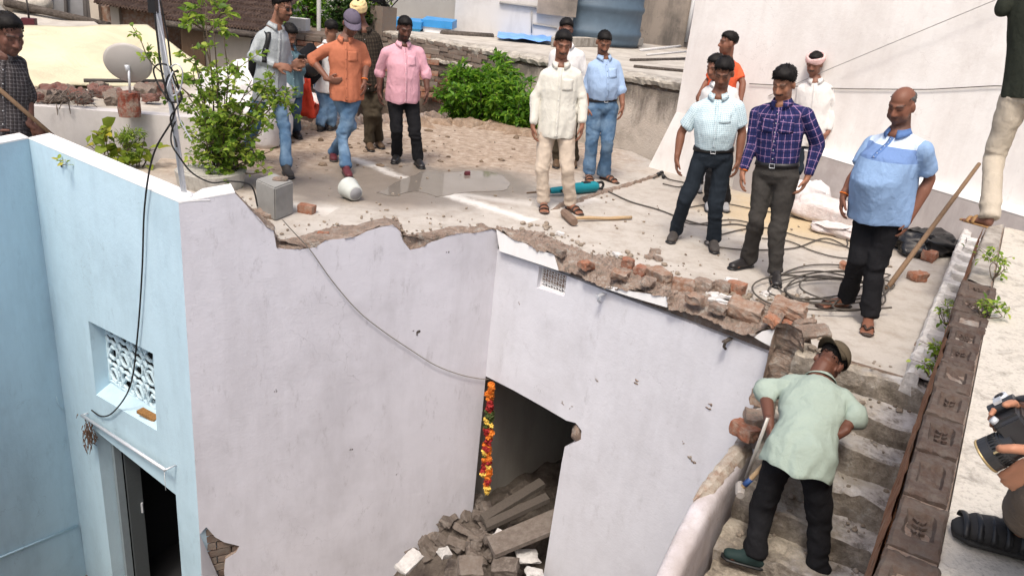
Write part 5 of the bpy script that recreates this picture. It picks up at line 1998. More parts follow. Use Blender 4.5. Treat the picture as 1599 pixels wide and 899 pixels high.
P_['roof'] = make_person(dict(seed=17, label='man in dark olive top and cream trousers striding on the roof edge', fl=((1540, 356), (1519, 350)), fr=((1660, 352), (1672, 372)), zl=.72, zr=.72, away=True, head_away=True,
    head=(1640, -92), sl=(1578, -40), sr=(1660, -40), el=(1566, 14, .05), er=(1700, 10), wl=(1600, -25, -.18), wr=(1690, 60), hl=(1622, -45, -.2), hr=(1690, 90), pel=(1608, 148), kl=(1552, 245, -.03), kr=(1640, 255),
    look=(20, 12, 0), shirt=C_['olive'], trousers=C_['cream_twill'], sleeve='long', hem=.02, shoes='sandal', shoem=plain('tan_sandal', (.30, .17, .07), .6, .3), hair='short', skin=(104, 70, 56), collar=False, placket=False, slim=1.12, cuff=1.0, slw=1.08, wrk=.004))
P_['stair'] = make_person(dict(seed=18, label='man in a pale green shirt and backward cap bending over the broken stair wall', fl=((1174, 882), (1142, 872)), fr=((1272, 905), (1276, 888)), zl=step_z(1180, 884), zr=step_z(1270, 899), away=True, head_away=True,
    head=(1296, 566, -.58), sl=(1232, 588, -.46), sr=(1322, 612, -.42), el=(1195, 608, -.36), er=(1335, 648, -.32), wl=(1202, 664, -.10), wr=(1314, 676, -.16), hl=(1203, 694, -.04), hr=(1292, 690, -.12), pel=(1248, 712, 0), kl=(1190, 792, -.04), kr=(1280, 812, -.06),
    look=(-30, 62, 0), shirt=C_['green'], trousers=C_['black'], sleeve='rolled', hem=.125, shoes='shoe', shoem=M['darkgreen'], hair='short', skin=(88, 56, 44), girth=.92, slim=.92, wrk=.0085, drape=.5, hang=.85, loose=1.12, placket=False, s=1.03, grip_l=True))
cap_hat(P_['stair'], C_['khaki'], -1)


def head_cloth(J, mat, turns, name='head_cloth'):
    """a strip of cloth wound round the head in uneven turns"""
    T, hs = J['T'], J['hs']
    mb = MB()
    for k, (z, tilt, r) in enumerate(turns):
        pts_ = []
        for i in range(25):
            a = 2 * math.pi * i / 24
            zz = z + tilt * math.sin(a) + .006 * math.sin(a * 3 + k * 2)
            pts_.append(T(Vector(((.079 + r) * math.cos(a), -.012 + (.099 + r) * math.sin(a), zz)) * hs))
        mb.loft(pts_, [(.012 * hs, .019 * hs)] * 25, 8, ref=J['fz'], cap=False)
    me, co = remesh(mb, .007, 1)
    co = wrinkle(co, normals(me), .004, 26, .6, 3)
    me.vertices.foreach_set('co', co.ravel())
    me.materials.append(mat)
    return link(name, me, J['root'])


head_cloth(P_['scarf'], C_['pinkrag'], [(.045, .012, .004), (.062, -.010, .006), (.034, .004, .008)])
head_cloth(P_['stripe'], C_['yellowish'], [(.045, .01, .004), (.066, -.008, .002), (.086, .004, -.012), (.102, 0, -.034), (.112, 0, -.055), (.03, .004, .006)])
# sunglasses of the young man with the backpack
J = P_['grey']
sg_ = None
for sx in (1, -1):
    mb = MB()
    pts_ = [J['T'](Vector((sx * .032 + .023 * math.cos(a), .094 - .010 * abs(math.cos(a)), -.003 + .017 * math.sin(a))) * J['hs']) for a in [2 * math.pi * k / 14 for k in range(14)]]
    mb.add(pts_, [tuple(range(14))])
    o = mb.build('sunglass_lens', M['black'], J['root'])
    md = o.modifiers.new('thick', 'SOLIDIFY')
    md.thickness = .004
mb = MB()
mb.loft([J['T'](Vector(p) * J['hs']) for p in ((-.082, 0, 0), (-.062, .075, .006), (-.01, .1, .006), (.01, .1, .006), (.062, .075, .006), (.082, 0, 0))], [.0025] * 6, 5)
mb.build('sunglass_frame', M['black'], J['root'])
# ================================================================== things on the terrace
def rotz(a):
    return Matrix.Rotation(a, 3, 'Z')


def obj_thing(o, label, cat, group=None):
    return tag(o, label, cat, group, 'thing')


# --- backpacks
def backpack(J, c, label, sz=(.27, .15, .40), hang=None):
    f = -J['front']
    t = thing('backpack', c - UP * .2, label, 'backpack')
    mb = MB()
    mb.loft([c - J['spine'] * sz[2] * .5, c - J['spine'] * sz[2] * .42, c, c + J['spine'] * sz[2] * .35, c + J['spine'] * sz[2] * .5],
            [(sz[0] * .40, sz[1] * .40), (sz[0] * .5, sz[1] * .5), (sz[0] * .52, sz[1] * .55), (sz[0] * .45, sz[1] * .45), (sz[0] * .22, sz[1] * .2)], 16, ref=J['front'], round_cap=True)
    jitter(mb, .012, 9)
    mb.build('bag', cloth('black_nylon', (.012, .012, .014)), t)
    mb = MB()
    p = c + f * sz[1] * .5 - J['spine'] * .06
    mb.ell(p, (sz[0] * .36, .035, sz[2] * .25), (J['acr'], f, J['spine']))
    mb.build('front_pocket', M['black'], t)
    return t


J = P_['grey']
bc_ = J['neckb'].lerp(J['pel'], .50) - J['front'] * .20
t = backpack(J, bc_, 'black backpack worn by the slim man in sunglasses')
strap_mb = strap_over(J, -.10, -.15, M['black'], .45, .98, .04)
strap_mb.parent = t
strap_mb.matrix_parent_inverse = Matrix.Translation(-t.location)
mb = MB()
mb.loft(resample([J['sl'] + J['spine'] * .05 + J['acr'] * .05, J['sl'] + J['spine'] * .05 + J['acr'] * .05 - J['front'] * .07, bc_ + J['spine'] * .14 - J['acr'] * .08], 8), [(.025, .006)] * 8, 8, ref=J['acr'])
mb.build('strap', M['black'], t)
J = P_['backpack']
c_ = VP(484, 98, J['base'], .22)
backpack(dict(J, front=J['front']), c_, 'round black bag held beside the orange shirted man', (.30, .20, .40))
# phone in the hands of the man in teal
J = P_['teal']
mb = MB()
pc_ = (J['hl'] + J['hr']) / 2 + UP * .02
mb.box(pc_, (.075, .15, .009), rotz(.5) @ Matrix.Rotation(-.7, 3, 'X'))
obj_thing(mb.build('phone', M['black']), 'black phone held by the man in the teal shirt', 'phone')

# --- stick of the man at the left edge, pole beside the polo shirt
mb = MB()
j_ = P_['edge']
q0, q1 = VP(-40, 106, j_['base'], .17), VP(93, 221, j_['base'], .17)
mb.loft([q0, q0.lerp(q1, .5), q1], [.021, .02, .018], 10)
obj_thing(mb.build('stick', M['wood']), 'long dark wooden stick in the hands of the man behind the blue wall', 'stick')
mb = MB()
g0 = Z(1384, 452, 0)
g1 = AT(1529, 256, g0.y + 1.15)
mb.loft([g0.lerp(g1, k / 6) + Vector((nz((k, 1, 2)), nz((k, 5, 1)), 0)) * .012 for k in range(7)], [.021, .022, .021, .020, .020, .019, .018], 10)
obj_thing(mb.build('wooden_pole', M['wood']), 'long wooden pole leaning up beside the man in the blue polo shirt', 'pole')

# --- bucket-like plant pot lying on its side
bp_ = Z(549, 312)
pot = thing('plant_pot', bp_, 'white plastic plant pot lying on its side on the wet floor', 'plant pot')
ax = Vector((.62, -.72, -.12)).normalized()
cc = bp_ + UP * .092 - ax * .09
mb = MB()
PS = .86
prof = [(.118, 0), (.122, .012), (.122, .034), (.112, .036), (.108, .075), (.098, .13), (.088, .185), (.080, .2), (.0, .2)]
n = 28
u_ = ax.orthogonal().normalized()
v_ = ax.cross(u_)
vs = []
for r_, h_ in prof + [(.0, .192), (.076, .19), (.1, .06), (.11, .004)]:
    for i in range(n):
        a = 2 * math.pi * i / n
        rr = r_ * (1 + (.02 if i % 4 == 0 and .05 < h_ < .19 else 0))
        vs.append(cc + (ax * h_ + (u_ * math.cos(a) + v_ * math.sin(a)) * rr) * PS)
m = len(vs) // n
mb.add(vs, [(j * n + i, (j + 1) * n + i, (j + 1) * n + (i + 1) % n, j * n + (i + 1) % n) for j in range(m - 1) for i in range(n)], 0, True)
mb.build('pot_body', plain('dusty_white_plastic', (.47, .49, .46), .5, .4, var=.12, scale=18), pot, fix=True)
mb = MB()
mb.loft([cc + ax * .198 * PS, cc + ax * .204 * PS], [.072 * PS, .07 * PS], 20)
mb.build('pot_base', M['greyshoe'], pot)


def brickmesh(name, size, seed, mat, amp=.008, cut=True):
    """a chipped brick or lump: bevelled, broken at one end"""
    bm = bmesh.new()
    bmesh.ops.create_cube(bm, size=1)
    bmesh.ops.subdivide_edges(bm, edges=bm.edges, cuts=5, use_grid_fill=True)
    rr = random.Random(seed)
    k = rr.uniform(.1, .4) if cut else 0
    for v in bm.verts:
        x, y, z = v.co
        if x > .3: x -= k * (.3 + .7 * (noise.noise(Vector((y * 3, z * 3, seed))) + .5)) * .5
        e = (abs(x) > .45) + (abs(y) > .45) + (abs(z) > .45)
        sft = 1 - .035 * max(0, e - 1)
        p = Vector((x * size[0] * sft, y * size[1] * sft, z * size[2] * sft))
        v.co = p + noise.noise_vector(p * 14 + Vector((seed * 3.3, 0, 0))) * amp * 1.2 + noise.noise_vector(p * 38 + Vector((0, seed, 0))) * amp * .45 + noise.noise_vector(p * 90) * amp * .2
    me = bpy.data.meshes.new(name)
    bm.to_mesh(me)
    bm.free()
    for m_ in (mat if isinstance(mat, list) else [mat]): me.materials.append(m_)
    return me


# red brick on the floor, cement block by the shrub
o = link('brick', brickmesh('brick', (.15, .09, .075), 2, M['brick'], .004, False), None, Z(479, 332) + UP * .037)
o.rotation_euler.z = -.2
obj_thing(o, 'small red brick alone on the pale floor beside the cement block', 'brick')

gc = plain('grey_cement', (.27, .265, .25), .85, .2, var=.2, scale=12, bump=.3)
blk = thing('cement_block', Z(432, 345), 'tall grey cement block standing at the broken floor edge by the shrub', 'cement block')
A0, B0_, C0 = Z(400, 331), Z(430, 346), Z(459, 334)
D0 = A0 + (C0 - B0_)
hgt = PL(459, 283, (C0, Vector((-C0.x, -C0.y, 0)).normalized())).z
mb = MB()
mb.hexa([A0, B0_, C0, D0], [p + UP * hgt for p in (A0, B0_, C0, D0)])
bm = bmesh.new()
me_ = mb.mesh('tmpb', gc, True)
bm.from_mesh(me_)
bmesh.ops.bevel(bm, geom=bm.edges[:], offset=.012, segments=2, affect='EDGES')
bmesh.ops.subdivide_edges(bm, edges=bm.edges[:], cuts=3, use_grid_fill=True)
for v in bm.verts: v.co += noise.noise_vector(v.co * 7) * .005
bm.to_mesh(me_)
bm.free()
link('block', me_, blk)
mb = MB()
mb.ell(C0.lerp(A0, .35) + UP * (hgt + .01), (.07, .05, .03))
jitter(mb, .015, 14).build('cement_lump', M['mortar'], blk)

# --- sledgehammer
hm = thing('sledgehammer', Z(888, 344), 'sledgehammer lying at the cream trousered man\'s feet with a bamboo handle', 'hammer')
a, b = Z(897, 341, .035), Z(986, 340, .022)
mb = MB()
mb.loft([a.lerp(b, k / 8) + UP * .004 * math.sin(k) for k in range(9)], [.017 + (.003 if k in (2, 6) else 0) for k in range(9)], 10)
mb.build('handle', M['wood_pale'], hm)
a, b = Z(880, 331, .045), Z(897, 347, .045)
mb = MB()
mb.loft([a, a.lerp(b, .12), a.lerp(b, .88), b], [.034, .043, .043, .036], 8, smooth=False)
mb.build('hammer_head', plain('rusty_iron', (.22, .15, .11), .7, .4, .3, .3, 20), hm)

# --- demolition hammer drill
dr_t = thing('demolition_drill', Z(895, 300), 'teal electric demolition hammer lying behind the cream trousers', 'power drill')
M['teal_plastic'] = plain('teal_plastic', (.0, .21, .26), .45, .45, var=.1)
a, b = Z(858, 298, .06), Z(932, 291, .065)
d = (b - a).normalized()
sd_ = Vector((d.y, -d.x, 0))
mb = MB()
mb.loft([a, a.lerp(b, .05), a.lerp(b, .32), a.lerp(b, .45), a.lerp(b, .55), a.lerp(b, .95), b], [.02, .034, .038, .05, .06, .06, .045], 14, ref=UP)
mb.build('motor_body', M['teal_plastic'], dr_t)
mb = MB()
mb.loft([a - d * .0, a - d * .05, a - d * .055, a - d * .30], [.022, .02, .011, .010], 10)
mb.build('chisel', M['brownshoe'], dr_t)
mb = MB()
mb.loft(resample([b - UP * .03, b + d * .08 - UP * .03, b + d * .10 + UP * .01, b + d * .07 + UP * .045, b + UP * .04], 12), [.015] * 12, 8)
mb.build('grip', M['black'], dr_t)
mb = MB()
mb.loft([a.lerp(b, .2) + sd_ * .02, a.lerp(b, .2) + sd_ * .15], [.014, .016], 8)
mb.build('side_handle', M['black'], dr_t)
mb = MB()
mb.box(a.lerp(b, .75) + UP * .058, (.10, .05, .012), rotz(math.atan2(d.y, d.x)))
mb.build('vent_panel', M['black'], dr_t)


# --- cables
def cable(name, pts, r, mat, label, cat, group=None, n=60, wob=.0, loops=None):
    P = resample(pts, n)
    P = [p + noise.noise_vector(p * 3) * wob for p in P]
    mb = MB()
    mb.loft(P, [r] * n, 7)
    return obj_thing(mb.build(name, mat), label, cat, group)


def spline(pts, n):
    """smooth curve through pts"""
    pts = [Vector(p) for p in pts]
    out = []
    m = len(pts)
    for i in range(m - 1):
        p0, p1, p2_, p3 = pts[max(i - 1, 0)], pts[i], pts[i + 1], pts[min(i + 2, m - 1)]
        for k in range(n):
            t_ = k / n
            out.append(.5 * ((2 * p1) + (p2_ - p0) * t_ + (2 * p0 - 5 * p1 + 4 * p2_ - p3) * t_ * t_ + (3 * p1 - p0 - 3 * p2_ + p3) * t_ ** 3))
    out.append(pts[-1])
    return out


def fl(px, z=.012):
    return [Z(u, v, z) for u, v in px]


M['cord_grey'] = plain('dusty_black_cord', (.085, .075, .065), .75, .2)
cable('power_cord', spline(fl([(930, 291), (952, 300), (985, 315), (1030, 328), (1075, 345), (1110, 352), (1150, 350), (1185, 358)]), 10), .008, M['cord_grey'], 'black cord of the drill snaking right across the floor to the coil', 'power cord')
pts = [(1180, 350), (1140, 343), (1085, 350), (1062, 342), (1060, 330), (1085, 322), (1130, 318), (1175, 326), (1230, 336), (1272, 346), (1300, 352), (1318, 366), (1322, 384), (1290, 378), (1250, 370),
       (1200, 356), (1150, 360), (1100, 378), (1140, 388), (1200, 390), (1245, 386), (1290, 372), (1330, 390), (1345, 402), (1310, 402), (1270, 392), (1230, 376), (1190, 372)]
cable('power_cord', spline(fl(pts, .014), 10), .0068, M['cord_grey'], 'loose wide loops of black cord spread on the floor behind the plaid shirt', 'power cord', n=260)
pts = []
random.seed(5)
for k in range(6):
    for a in range(10):
        th = 2 * math.pi * a / 10
        pts.append((1292 + 14 * math.sin(k * 2.7) + (80 + 26 * math.sin(k * 2.1)) * math.cos(th + .3 * math.sin(k)) + random.gauss(0, 3), 450 + 5 * math.sin(k * 3.3) + (23 + 8 * math.cos(k * 1.7)) * math.sin(th) + k * 2.2 - 6 + random.gauss(0, 1.2)))
pts = [(1215, 428)] + pts + [(1300, 478), (1345, 483), (1392, 480)]
cable('cable_coil', spline([Z(u, v, .012 + .010 * (i / 10)) for i, (u, v) in enumerate(pts)], 5), .0068, M['cord_grey'], 'bundle of coiled black cable between the plaid man and the polo man', 'cable coil', n=420)
cable('power_cord', spline(fl([(1020, 278), (1034, 272), (1045, 280), (1070, 286), (1060, 292), (1035, 287)], .02), 10), .009, M['cord_grey'], 'short black cord with plug at the end of the mortar ridge', 'power cord')
mb = MB()
for u, v in ((1028, 273), (1036, 276), (1033, 270)):
    mb.ell(Z(u, v, .03), (.03, .02, .03))
jitter(mb, .01, 20)
obj_thing(mb.build('cable_plug', M['black']), 'black plug socket lump on the floor near the wall foot', 'plug')

# --- sacks
M['sack'] = plaster('woven_sack', (.66, .60, .58), (.48, .35, .33), .5, 6, bump=.5)
M['sack_white'] = plaster('white_sack', (.72, .70, .70), (.5, .46, .44), .35, 4, bump=.4)


def sack(c, r, rz, mat, label, group=None, seed=0, name='sack', flop=.25):
    mb = MB()
    ax_ = (Vector((math.cos(rz), math.sin(rz), 0)), Vector((-math.sin(rz), math.cos(rz), 0)), UP)
    vs0 = len(mb.v)
    mb.ell(c, r, ax_, 28, 16)
    out = []
    for p in mb.v:
        q = Vector(p) - Vector(c)
        l = Vector((q.dot(ax_[0]) / r[0], q.dot(ax_[1]) / r[1], q.z / r[2]))
        l = Vector([math.copysign(abs(k) ** .62, k) for k in l])
        n1_ = noise.noise_vector(l * 1.6 + Vector((seed * 2.7, 0, 0))) * flop
        cr = (1 - abs(noise.noise(l * 3.5 + Vector((0, seed, 0)))) * 2) * .06
        l = l * (1 + cr) + n1_
        z = l.z * r[2]
        out.append(Vector(c) + ax_[0] * l.x * r[0] + ax_[1] * l.y * r[1] + UP * max(z, -c[2] + .004 if c[2] < r[2] * 1.2 else z))
    mb.v = [tuple(p) for p in out]
    return obj_thing(mb.build(name, mat), label, 'sack', group)


sack(Z(1283, 345) + UP * .12, (.34, .2, .13), -.5, M['sack'], 'full pale woven cement sack lying against the grey plinth', seed=1)
sack(Z(1258, 332) + UP * .17, (.2, .14, .18), -.3, M['sack_white'], 'slumped white sack behind the plaid shirted man by the plinth', seed=2, flop=.4)
sack(Z(1310, 368) + UP * .05, (.26, .13, .06), -.6, M['sack'], 'flat empty pinkish sack crumpled in front of the full cement sack', seed=3, flop=.5)
bagm = plain('glossy_black_bag', (.012, .012, .013), .25, .5, bump=0)
sack(Z(1440, 395) + UP * .10, (.27, .17, .12), .3, bagm, 'crumpled black plastic bag lying beside the leaning wooden pole', seed=6, name='plastic_bag', flop=.6)
sack(Z(1434, 366) + UP * .09, (.13, .1, .09), .2, plain('tan_paper', (.50, .38, .22), .8, .2), 'small tan paper bag behind the polo shirted man', seed=8, name='paper_bag', flop=.5)
# white sacks heaped behind the shrub
SG = 'white sacks heaped behind the shrub'
for i, (u, v, a, b_, c_) in enumerate(((384, 196, .42, .3, .42), (400, 168, .40, .3, .40), (372, 150, .38, .3, .36), (412, 142, .40, .28, .34), (352, 185, .32, .28, .34))):
    z0 = (.34, .6, .8, .95, .3)[i]
    p = AT(u, v, 9.1 + .12 * i)
    sack(p, (a, b_, c_), .3 * i, M['sack_white'], ('big white sack at the bottom of the heap behind the shrub', 'white sack resting on the bottom one in the heap behind the shrub', 'white sack high on the heap nearest the yellow tarpaulin', 'topmost white sack of the heap behind the slim man', 'half hidden white sack at the left foot of the heap')[i], SG, 10 + i, flop=.3)
sack(Z(490, 190) + UP * .16, (.22, .2, .2), .2, M['sack'], 'pale bag on the terrace kerb behind the teal shirted man', seed=21, flop=.4)
sack(Z(520, 186) + UP * .10, (.2, .15, .12), .9, M['sack_white'], 'small white bag on the kerb behind the orange shirted man', seed=22, flop=.5)
rc = MB()
pc = AT(474, 150, 9.9)
for i in range(9):
    for j in range(9):
        q = pc + Vector((.16 * (i / 8 - .5) * (1 + j * .12), .05 * nz((i * .7, j * .7, 2)) + .02 * math.sin(i * 1.7), .22 - .06 * j))
        rc.v.append(tuple(q)); 
rc.f = [(j + i * 9, j + i * 9 + 1, j + (i + 1) * 9 + 1, j + (i + 1) * 9) for i in range(8) for j in range(8)]
rc.m = [0] * 64
rc.s = [True] * 64
o = rc.build('red_cloth', cloth('red_cloth', (.62, .07, .04)))
md = o.modifiers.new('thick', 'SOLIDIFY')
md.thickness = .01
obj_thing(o, 'hanging orange red cloth behind the teal shirted man', 'cloth')
sack(Z(480, 196) + UP * .22, (.17, .13, .10), .2, cloth('red_bag_cloth', (.60, .09, .06)), 'red cloth bundle on the bags beside the kerb', seed=31, name='bundle', flop=.5)

# --- loose bricks and lumps on the broken wall head
def lump(u, v, z, size, rz, mat, label, seed, rx=0, ry=0, name='brick', group=None, amp=.012):
    o = link(name, brickmesh(name, size, seed, mat, amp), None, Z(u, v, z))
    o.rotation_euler = (rx, ry, rz)
    return obj_thing(o, label, 'brick' if name == 'brick' else name.replace('_', ' '), group)


BG = 'broken bricks on the wall head'
wa = math.atan2(t2.y, t2.x)
lump(981, 411, .03, (.10, .09, .08), wa + .3, M['brick'], 'small crumbled red brick end where the broken bricks begin', 1, group=BG)
lump(1003, 423, .02, (.13, .10, .07), wa, M['brick'], 'orange brick bat second from the left on the wall head', 2, group=BG)
lump(1030, 430, .04, (.21, .12, .085), wa - .3, M['brick_dusty'], 'dusty whole brick left of the dark broken ends', 3, .1, group=BG)
lump(1068, 445, .03, (.18, .13, .09), wa + .5, M['brick_dusty'], 'pale dusty brick with an orange broken face in the middle of the wall head', 4, -.1, group=BG)
lump(1100, 446, .04, (.16, .12, .09), wa, M['mortar'], 'grey lump of mortar between the dusty bricks', 5, name='mortar_lump')
lump(1130, 448, .04, (.14, .10, .085), wa + .1, M['mortar'], 'pale mortar end stuck to the red brick below the plaid man', 6, name='mortar_lump')
lump(1150, 450, .045, (.14, .105, .09), wa + .1, M['brick'], 'clean red brick just below the plaid man\'s shoes', 7, group=BG)
lump(1164, 484, .02, (.26, .19, .10), wa + .25, M['brick_dusty'], 'largest dusty brick slab tilted over the pit edge', 8, .15, .1, group=BG, amp=.02)
lump(1152, 496, -.05, (.12, .09, .07), wa + .2, M['brick'], 'bright orange brick end under the largest slab', 9, group=BG)
lump(1196, 484, -.02, (.15, .13, .09), wa - .4, M['mortar'], 'dark crumbled mortar lump in the corner of the wall head', 10, name='mortar_lump')
lump(1234, 482, .06, (.26, .20, .085), wa + .2, M['brick_dusty'], 'big pale brick slab on the corner above the stair wall', 11, .05, group=BG, amp=.016)
lump(1239, 511, -.03, (.16, .10, .075), wa + .15, M['brick'], 'orange brick directly under the corner slab', 12, group=BG)
lump(1228, 534, -.13, (.17, .10, .075), wa + .05, M['brick'], 'orange faced brick second below the corner slab', 13, group=BG)
lump(1222, 556, -.2, (.18, .11, .08), wa, M['brick_dusty'], 'grey mortar covered brick third below the corner slab', 14, group=BG)
lump(1190, 622, -.36, (.15, .11, .08), wa + .4, M['brick_dusty'], 'dusty brick beside the bending man\'s elbow', 15, group=BG)
lump(1164, 672, -.45, (.17, .11, .085), wa - .2, M['brick'], 'reddish brick sticking out over the pit at the lower break', 16, group=BG)
lump(1187, 655, -.40, (.20, .13, .08), wa + .6, M['mortar'], 'mortar slab at the head of the rounded stair wall', 17, .2, name='mortar_lump')
lump(1268, 518, .03, (.30, .11, .05), wa + 1.1, M['mortar'], 'flat grey stone leaning behind the corner slab', 18, .5, name='flat_stone')
lump(1256, 508, .0, (.22, .05, .10), wa + 1.2, M['mortar'], 'thin mortar flake upright beside the corner slab', 19, .3, name='flat_stone')
lump(1434, 431, .04, (.15, .11, .08), .4, M['brick'], 'broken orange brick by the foot of the leaning pole', 20)
lump(1318, 414, .03, (.10, .07, .06), .9, M['brick'], 'small red brick bat behind the coiled cable', 21)
lump(1452, 398, .05, (.2, .12, .09), .9, M['brick'], 'dark red brick next to the black plastic bag', 22)
lump(414, 340, -.02, (.26, .2, .12), .3, M['mortar'], 'rough broken mortar boulder on the lilac wall beside the cement block', 23, name='mortar_lump', amp=.03)
lump(730, 271, .02, (.07, .05, .045), .3, M['maroon'], 'small maroon stone lying in the puddle', 24, name='stone')
lump(505, 366, .0, (.09, .05, .04), .2, M['brick'], 'thin red brick flake in the broken floor edge', 25, name='brick')
lump(1378, 655, -.12, (.1, .08, .05), .2, M['mortar'], 'dark stone on the top stair', 26, name='stone') if False else None
FG = 'white plaster flakes on the wall head'
for i, (u, v, rz) in enumerate(((1113, 459, .2), (1121, 463, .5), (1134, 463, .1), (1117, 468, .4), (1130, 471, .3), (1128, 476, .6))):
    lump(u, v, .01 + .014 * (i % 3), (.10, .05, .02), wa + rz, M['brick_white'], 'small pale plaster flake piled beside the largest brick slab', 30 + i, name='plaster_flake', group=FG)
for i, (u, v, lab) in enumerate(((1024, 392, 'grey cement crumb nearest the booted man'), (1015, 400, 'flat grey cement crumb left of two others'), (1026, 403, 'grey cement crumb right of the flat one'), (1142, 437, 'white plaster chip above the red brick'),
                                 (1196, 458, 'white plaster chip near the plaid man\'s front shoe'), (964, 398, 'long white plaster chip at the left of the bricks'), (875, 365, 'thin white plaster chip at the pit edge'))):
    lump(u, v, .015, (.10, .06, .03), i, M['brick_white'] if i > 2 else M['mortar'], lab, 50 + i, name='plaster_chip')
# brick ends showing in the broken wall head
EG = 'brick ends bedded in the broken wall head'
random.seed(33)
for i, (u, v) in enumerate(((915, 414), (968, 430), (1012, 440), (1084, 468), (1120, 482), (1204, 500), (870, 392))):
    p = PL(u, v, P2, .02)
    o = link('brick', brickmesh('brick', (.14, .09, .06), 300 + i, M['brick'] if i % 5 == 0 else (M['brick_dusty'] if i % 2 else M['mortar']), .016), None, p - P2[1] * .01)
    o.rotation_euler = (random.uniform(-.25, .25), random.uniform(-.25, .25), wa + random.choice((0, 1.57)) + random.uniform(-.3, .3))
    obj_thing(o, 'dusty brick end bedded in the mortar of the broken wall head', 'brick', EG)
# crumbs scattered over the floor
mb = MB()
random.seed(11)
for k in range(430):
    r_ = random.random()
    if r_ < .42:
        i = random.randrange(len(A2) - 1)
        p = A2[i].lerp(A2[i + 1], random.random()) + (-P2[1]) * abs(random.gauss(0, .16))
    elif r_ < .62:
        i = random.randrange(len(A1) - 1)
        p = A1[i].lerp(A1[i + 1], random.random()) + (-P1[1]) * abs(random.gauss(0, .25))
    elif r_ < .76:
        p = Z(random.uniform(470, 830), random.uniform(195, 330))
    else:
        p = Z(random.uniform(900, 1400), random.uniform(300, 420))
    r = random.choice((.005, .006, .008, .010, .014, .026 if r_ < .4 else .012))
    mb.ell(at_z(p, .004 + r * .4), (r * random.uniform(.8, 1.4), r, r * .7), (rotz(k) @ Vector((1, 0, 0)), rotz(k) @ Vector((0, 1, 0)), UP), 6, 4)
mb.s = [False] * len(mb.s)
jitter(mb, .005, 40)
tag(mb.build('floor_crumbs', rubble('crumbs', [(.14, .11, .085), (.32, .26, .2), (.5, .45, .4)], 3)), kind='stuff')

# brown lumps of earth over the dirty back part of the terrace
mb = MB()
random.seed(17)
for k in range(110):
    p = Z(min(860, max(425, random.gauss(600, 130))), random.uniform(188, 268))
    r = min(.045, .006 * random.paretovariate(1.5))
    mb.ell(at_z(p, .001 + r * .2), (r * random.uniform(.8, 1.9), r, r * random.uniform(.35, .8)), (rotz(k) @ Vector((1, 0, 0)), rotz(k) @ Vector((0, 1, 0)), UP), 7, 5)
mb.s = [False] * len(mb.s)
jitter(mb, .011, 38)
tag(mb.build('earth_lumps', rubble('earth_lumps', [(.10, .07, .048), (.20, .145, .10), (.33, .26, .2)], 3)), kind='stuff')

# --- rubble heap in the pit
mb = MB()
vs = []
nx, ny = 40, 26
for i in range(nx + 1):
    for j in range(ny + 1):
        s_ = -1.35 + 3.0 * i / nx
        o_ = -2.2 + 3.6 * j / ny
        zt = -3.1 - .55 * max(0, abs(s_ - .15) - .25) - .75 * max(0, o_ - .15) ** 1.2 + .06 * min(0, o_)
        p = CC + t2 * s_ + P2[1] * o_
        zt += .10 * nz((p.x * 3, p.y * 3, 0)) + .05 * nz((p.x * 9, p.y * 9, 5))
        vs.append(Vector((p.x, p.y, max(zt, GZ - .05))) + noise.noise_vector(p * 8) * .03)
mb.add(vs, [(i * (ny + 1) + j, (i + 1) * (ny + 1) + j, (i + 1) * (ny + 1) + j + 1, i * (ny + 1) + j + 1) for i in range(nx) for j in range(ny)], 0, False)
M['rubble_earth'] = rubble('rubble_earth', [(.07, .056, .046), (.13, .107, .09), (.2, .17, .145)], 9, .95, .6)
tag(mb.build('rubble_mound', M['rubble_earth'], fix=True), kind='stuff')
random.seed(21)
RG = 'bricks in the rubble heap of the pit'
meshes = [brickmesh('rubble_brick', (.23, .115, .075), 100 + k, (M['rubble_dust'] if 'rubble_dust' in M else brick_mat('rubble_brick_dust', (.12, .098, .084), (.19, .155, .13), (.23, .20, .175), .8)) if k == 0 else bpy.data.materials['rubble_brick_dust'], .010) for k in range(7)]


def heap(s_, o_, lift=.03):
    p = CC + t2 * s_ + P2[1] * o_
    zt = -3.1 - .55 * max(0, abs(s_ - .15) - .25) - .75 * max(0, o_ - .15) ** 1.2 + .06 * min(0, o_)
    return Vector((p.x, p.y, zt + lift))


for k in range(64):
    s_ = random.gauss(.16, .36)
    o_ = random.uniform(-.15, .62)
    o = link('brick', meshes[k % 7], None, heap(s_, o_, .02 + random.uniform(0, .08)))
    o.rotation_euler = (random.uniform(-.7, .7), random.uniform(-.7, .7), random.uniform(0, 6.3))
    sc_ = random.uniform(.7, 1.15)
    o.scale = (sc_, sc_, sc_)
    obj_thing(o, 'dusty broken brick in the rubble heap below the doorway', 'brick', RG)


def pit_slab(px, z, size, rot, mat, label, seed, name='plaster_slab'):
    o = link(name, brickmesh(name, size, seed, mat, .012), None, Z(px[0], px[1], z))
    o.rotation_euler = rot
    return obj_thing(o, label, name.replace('_', ' '))


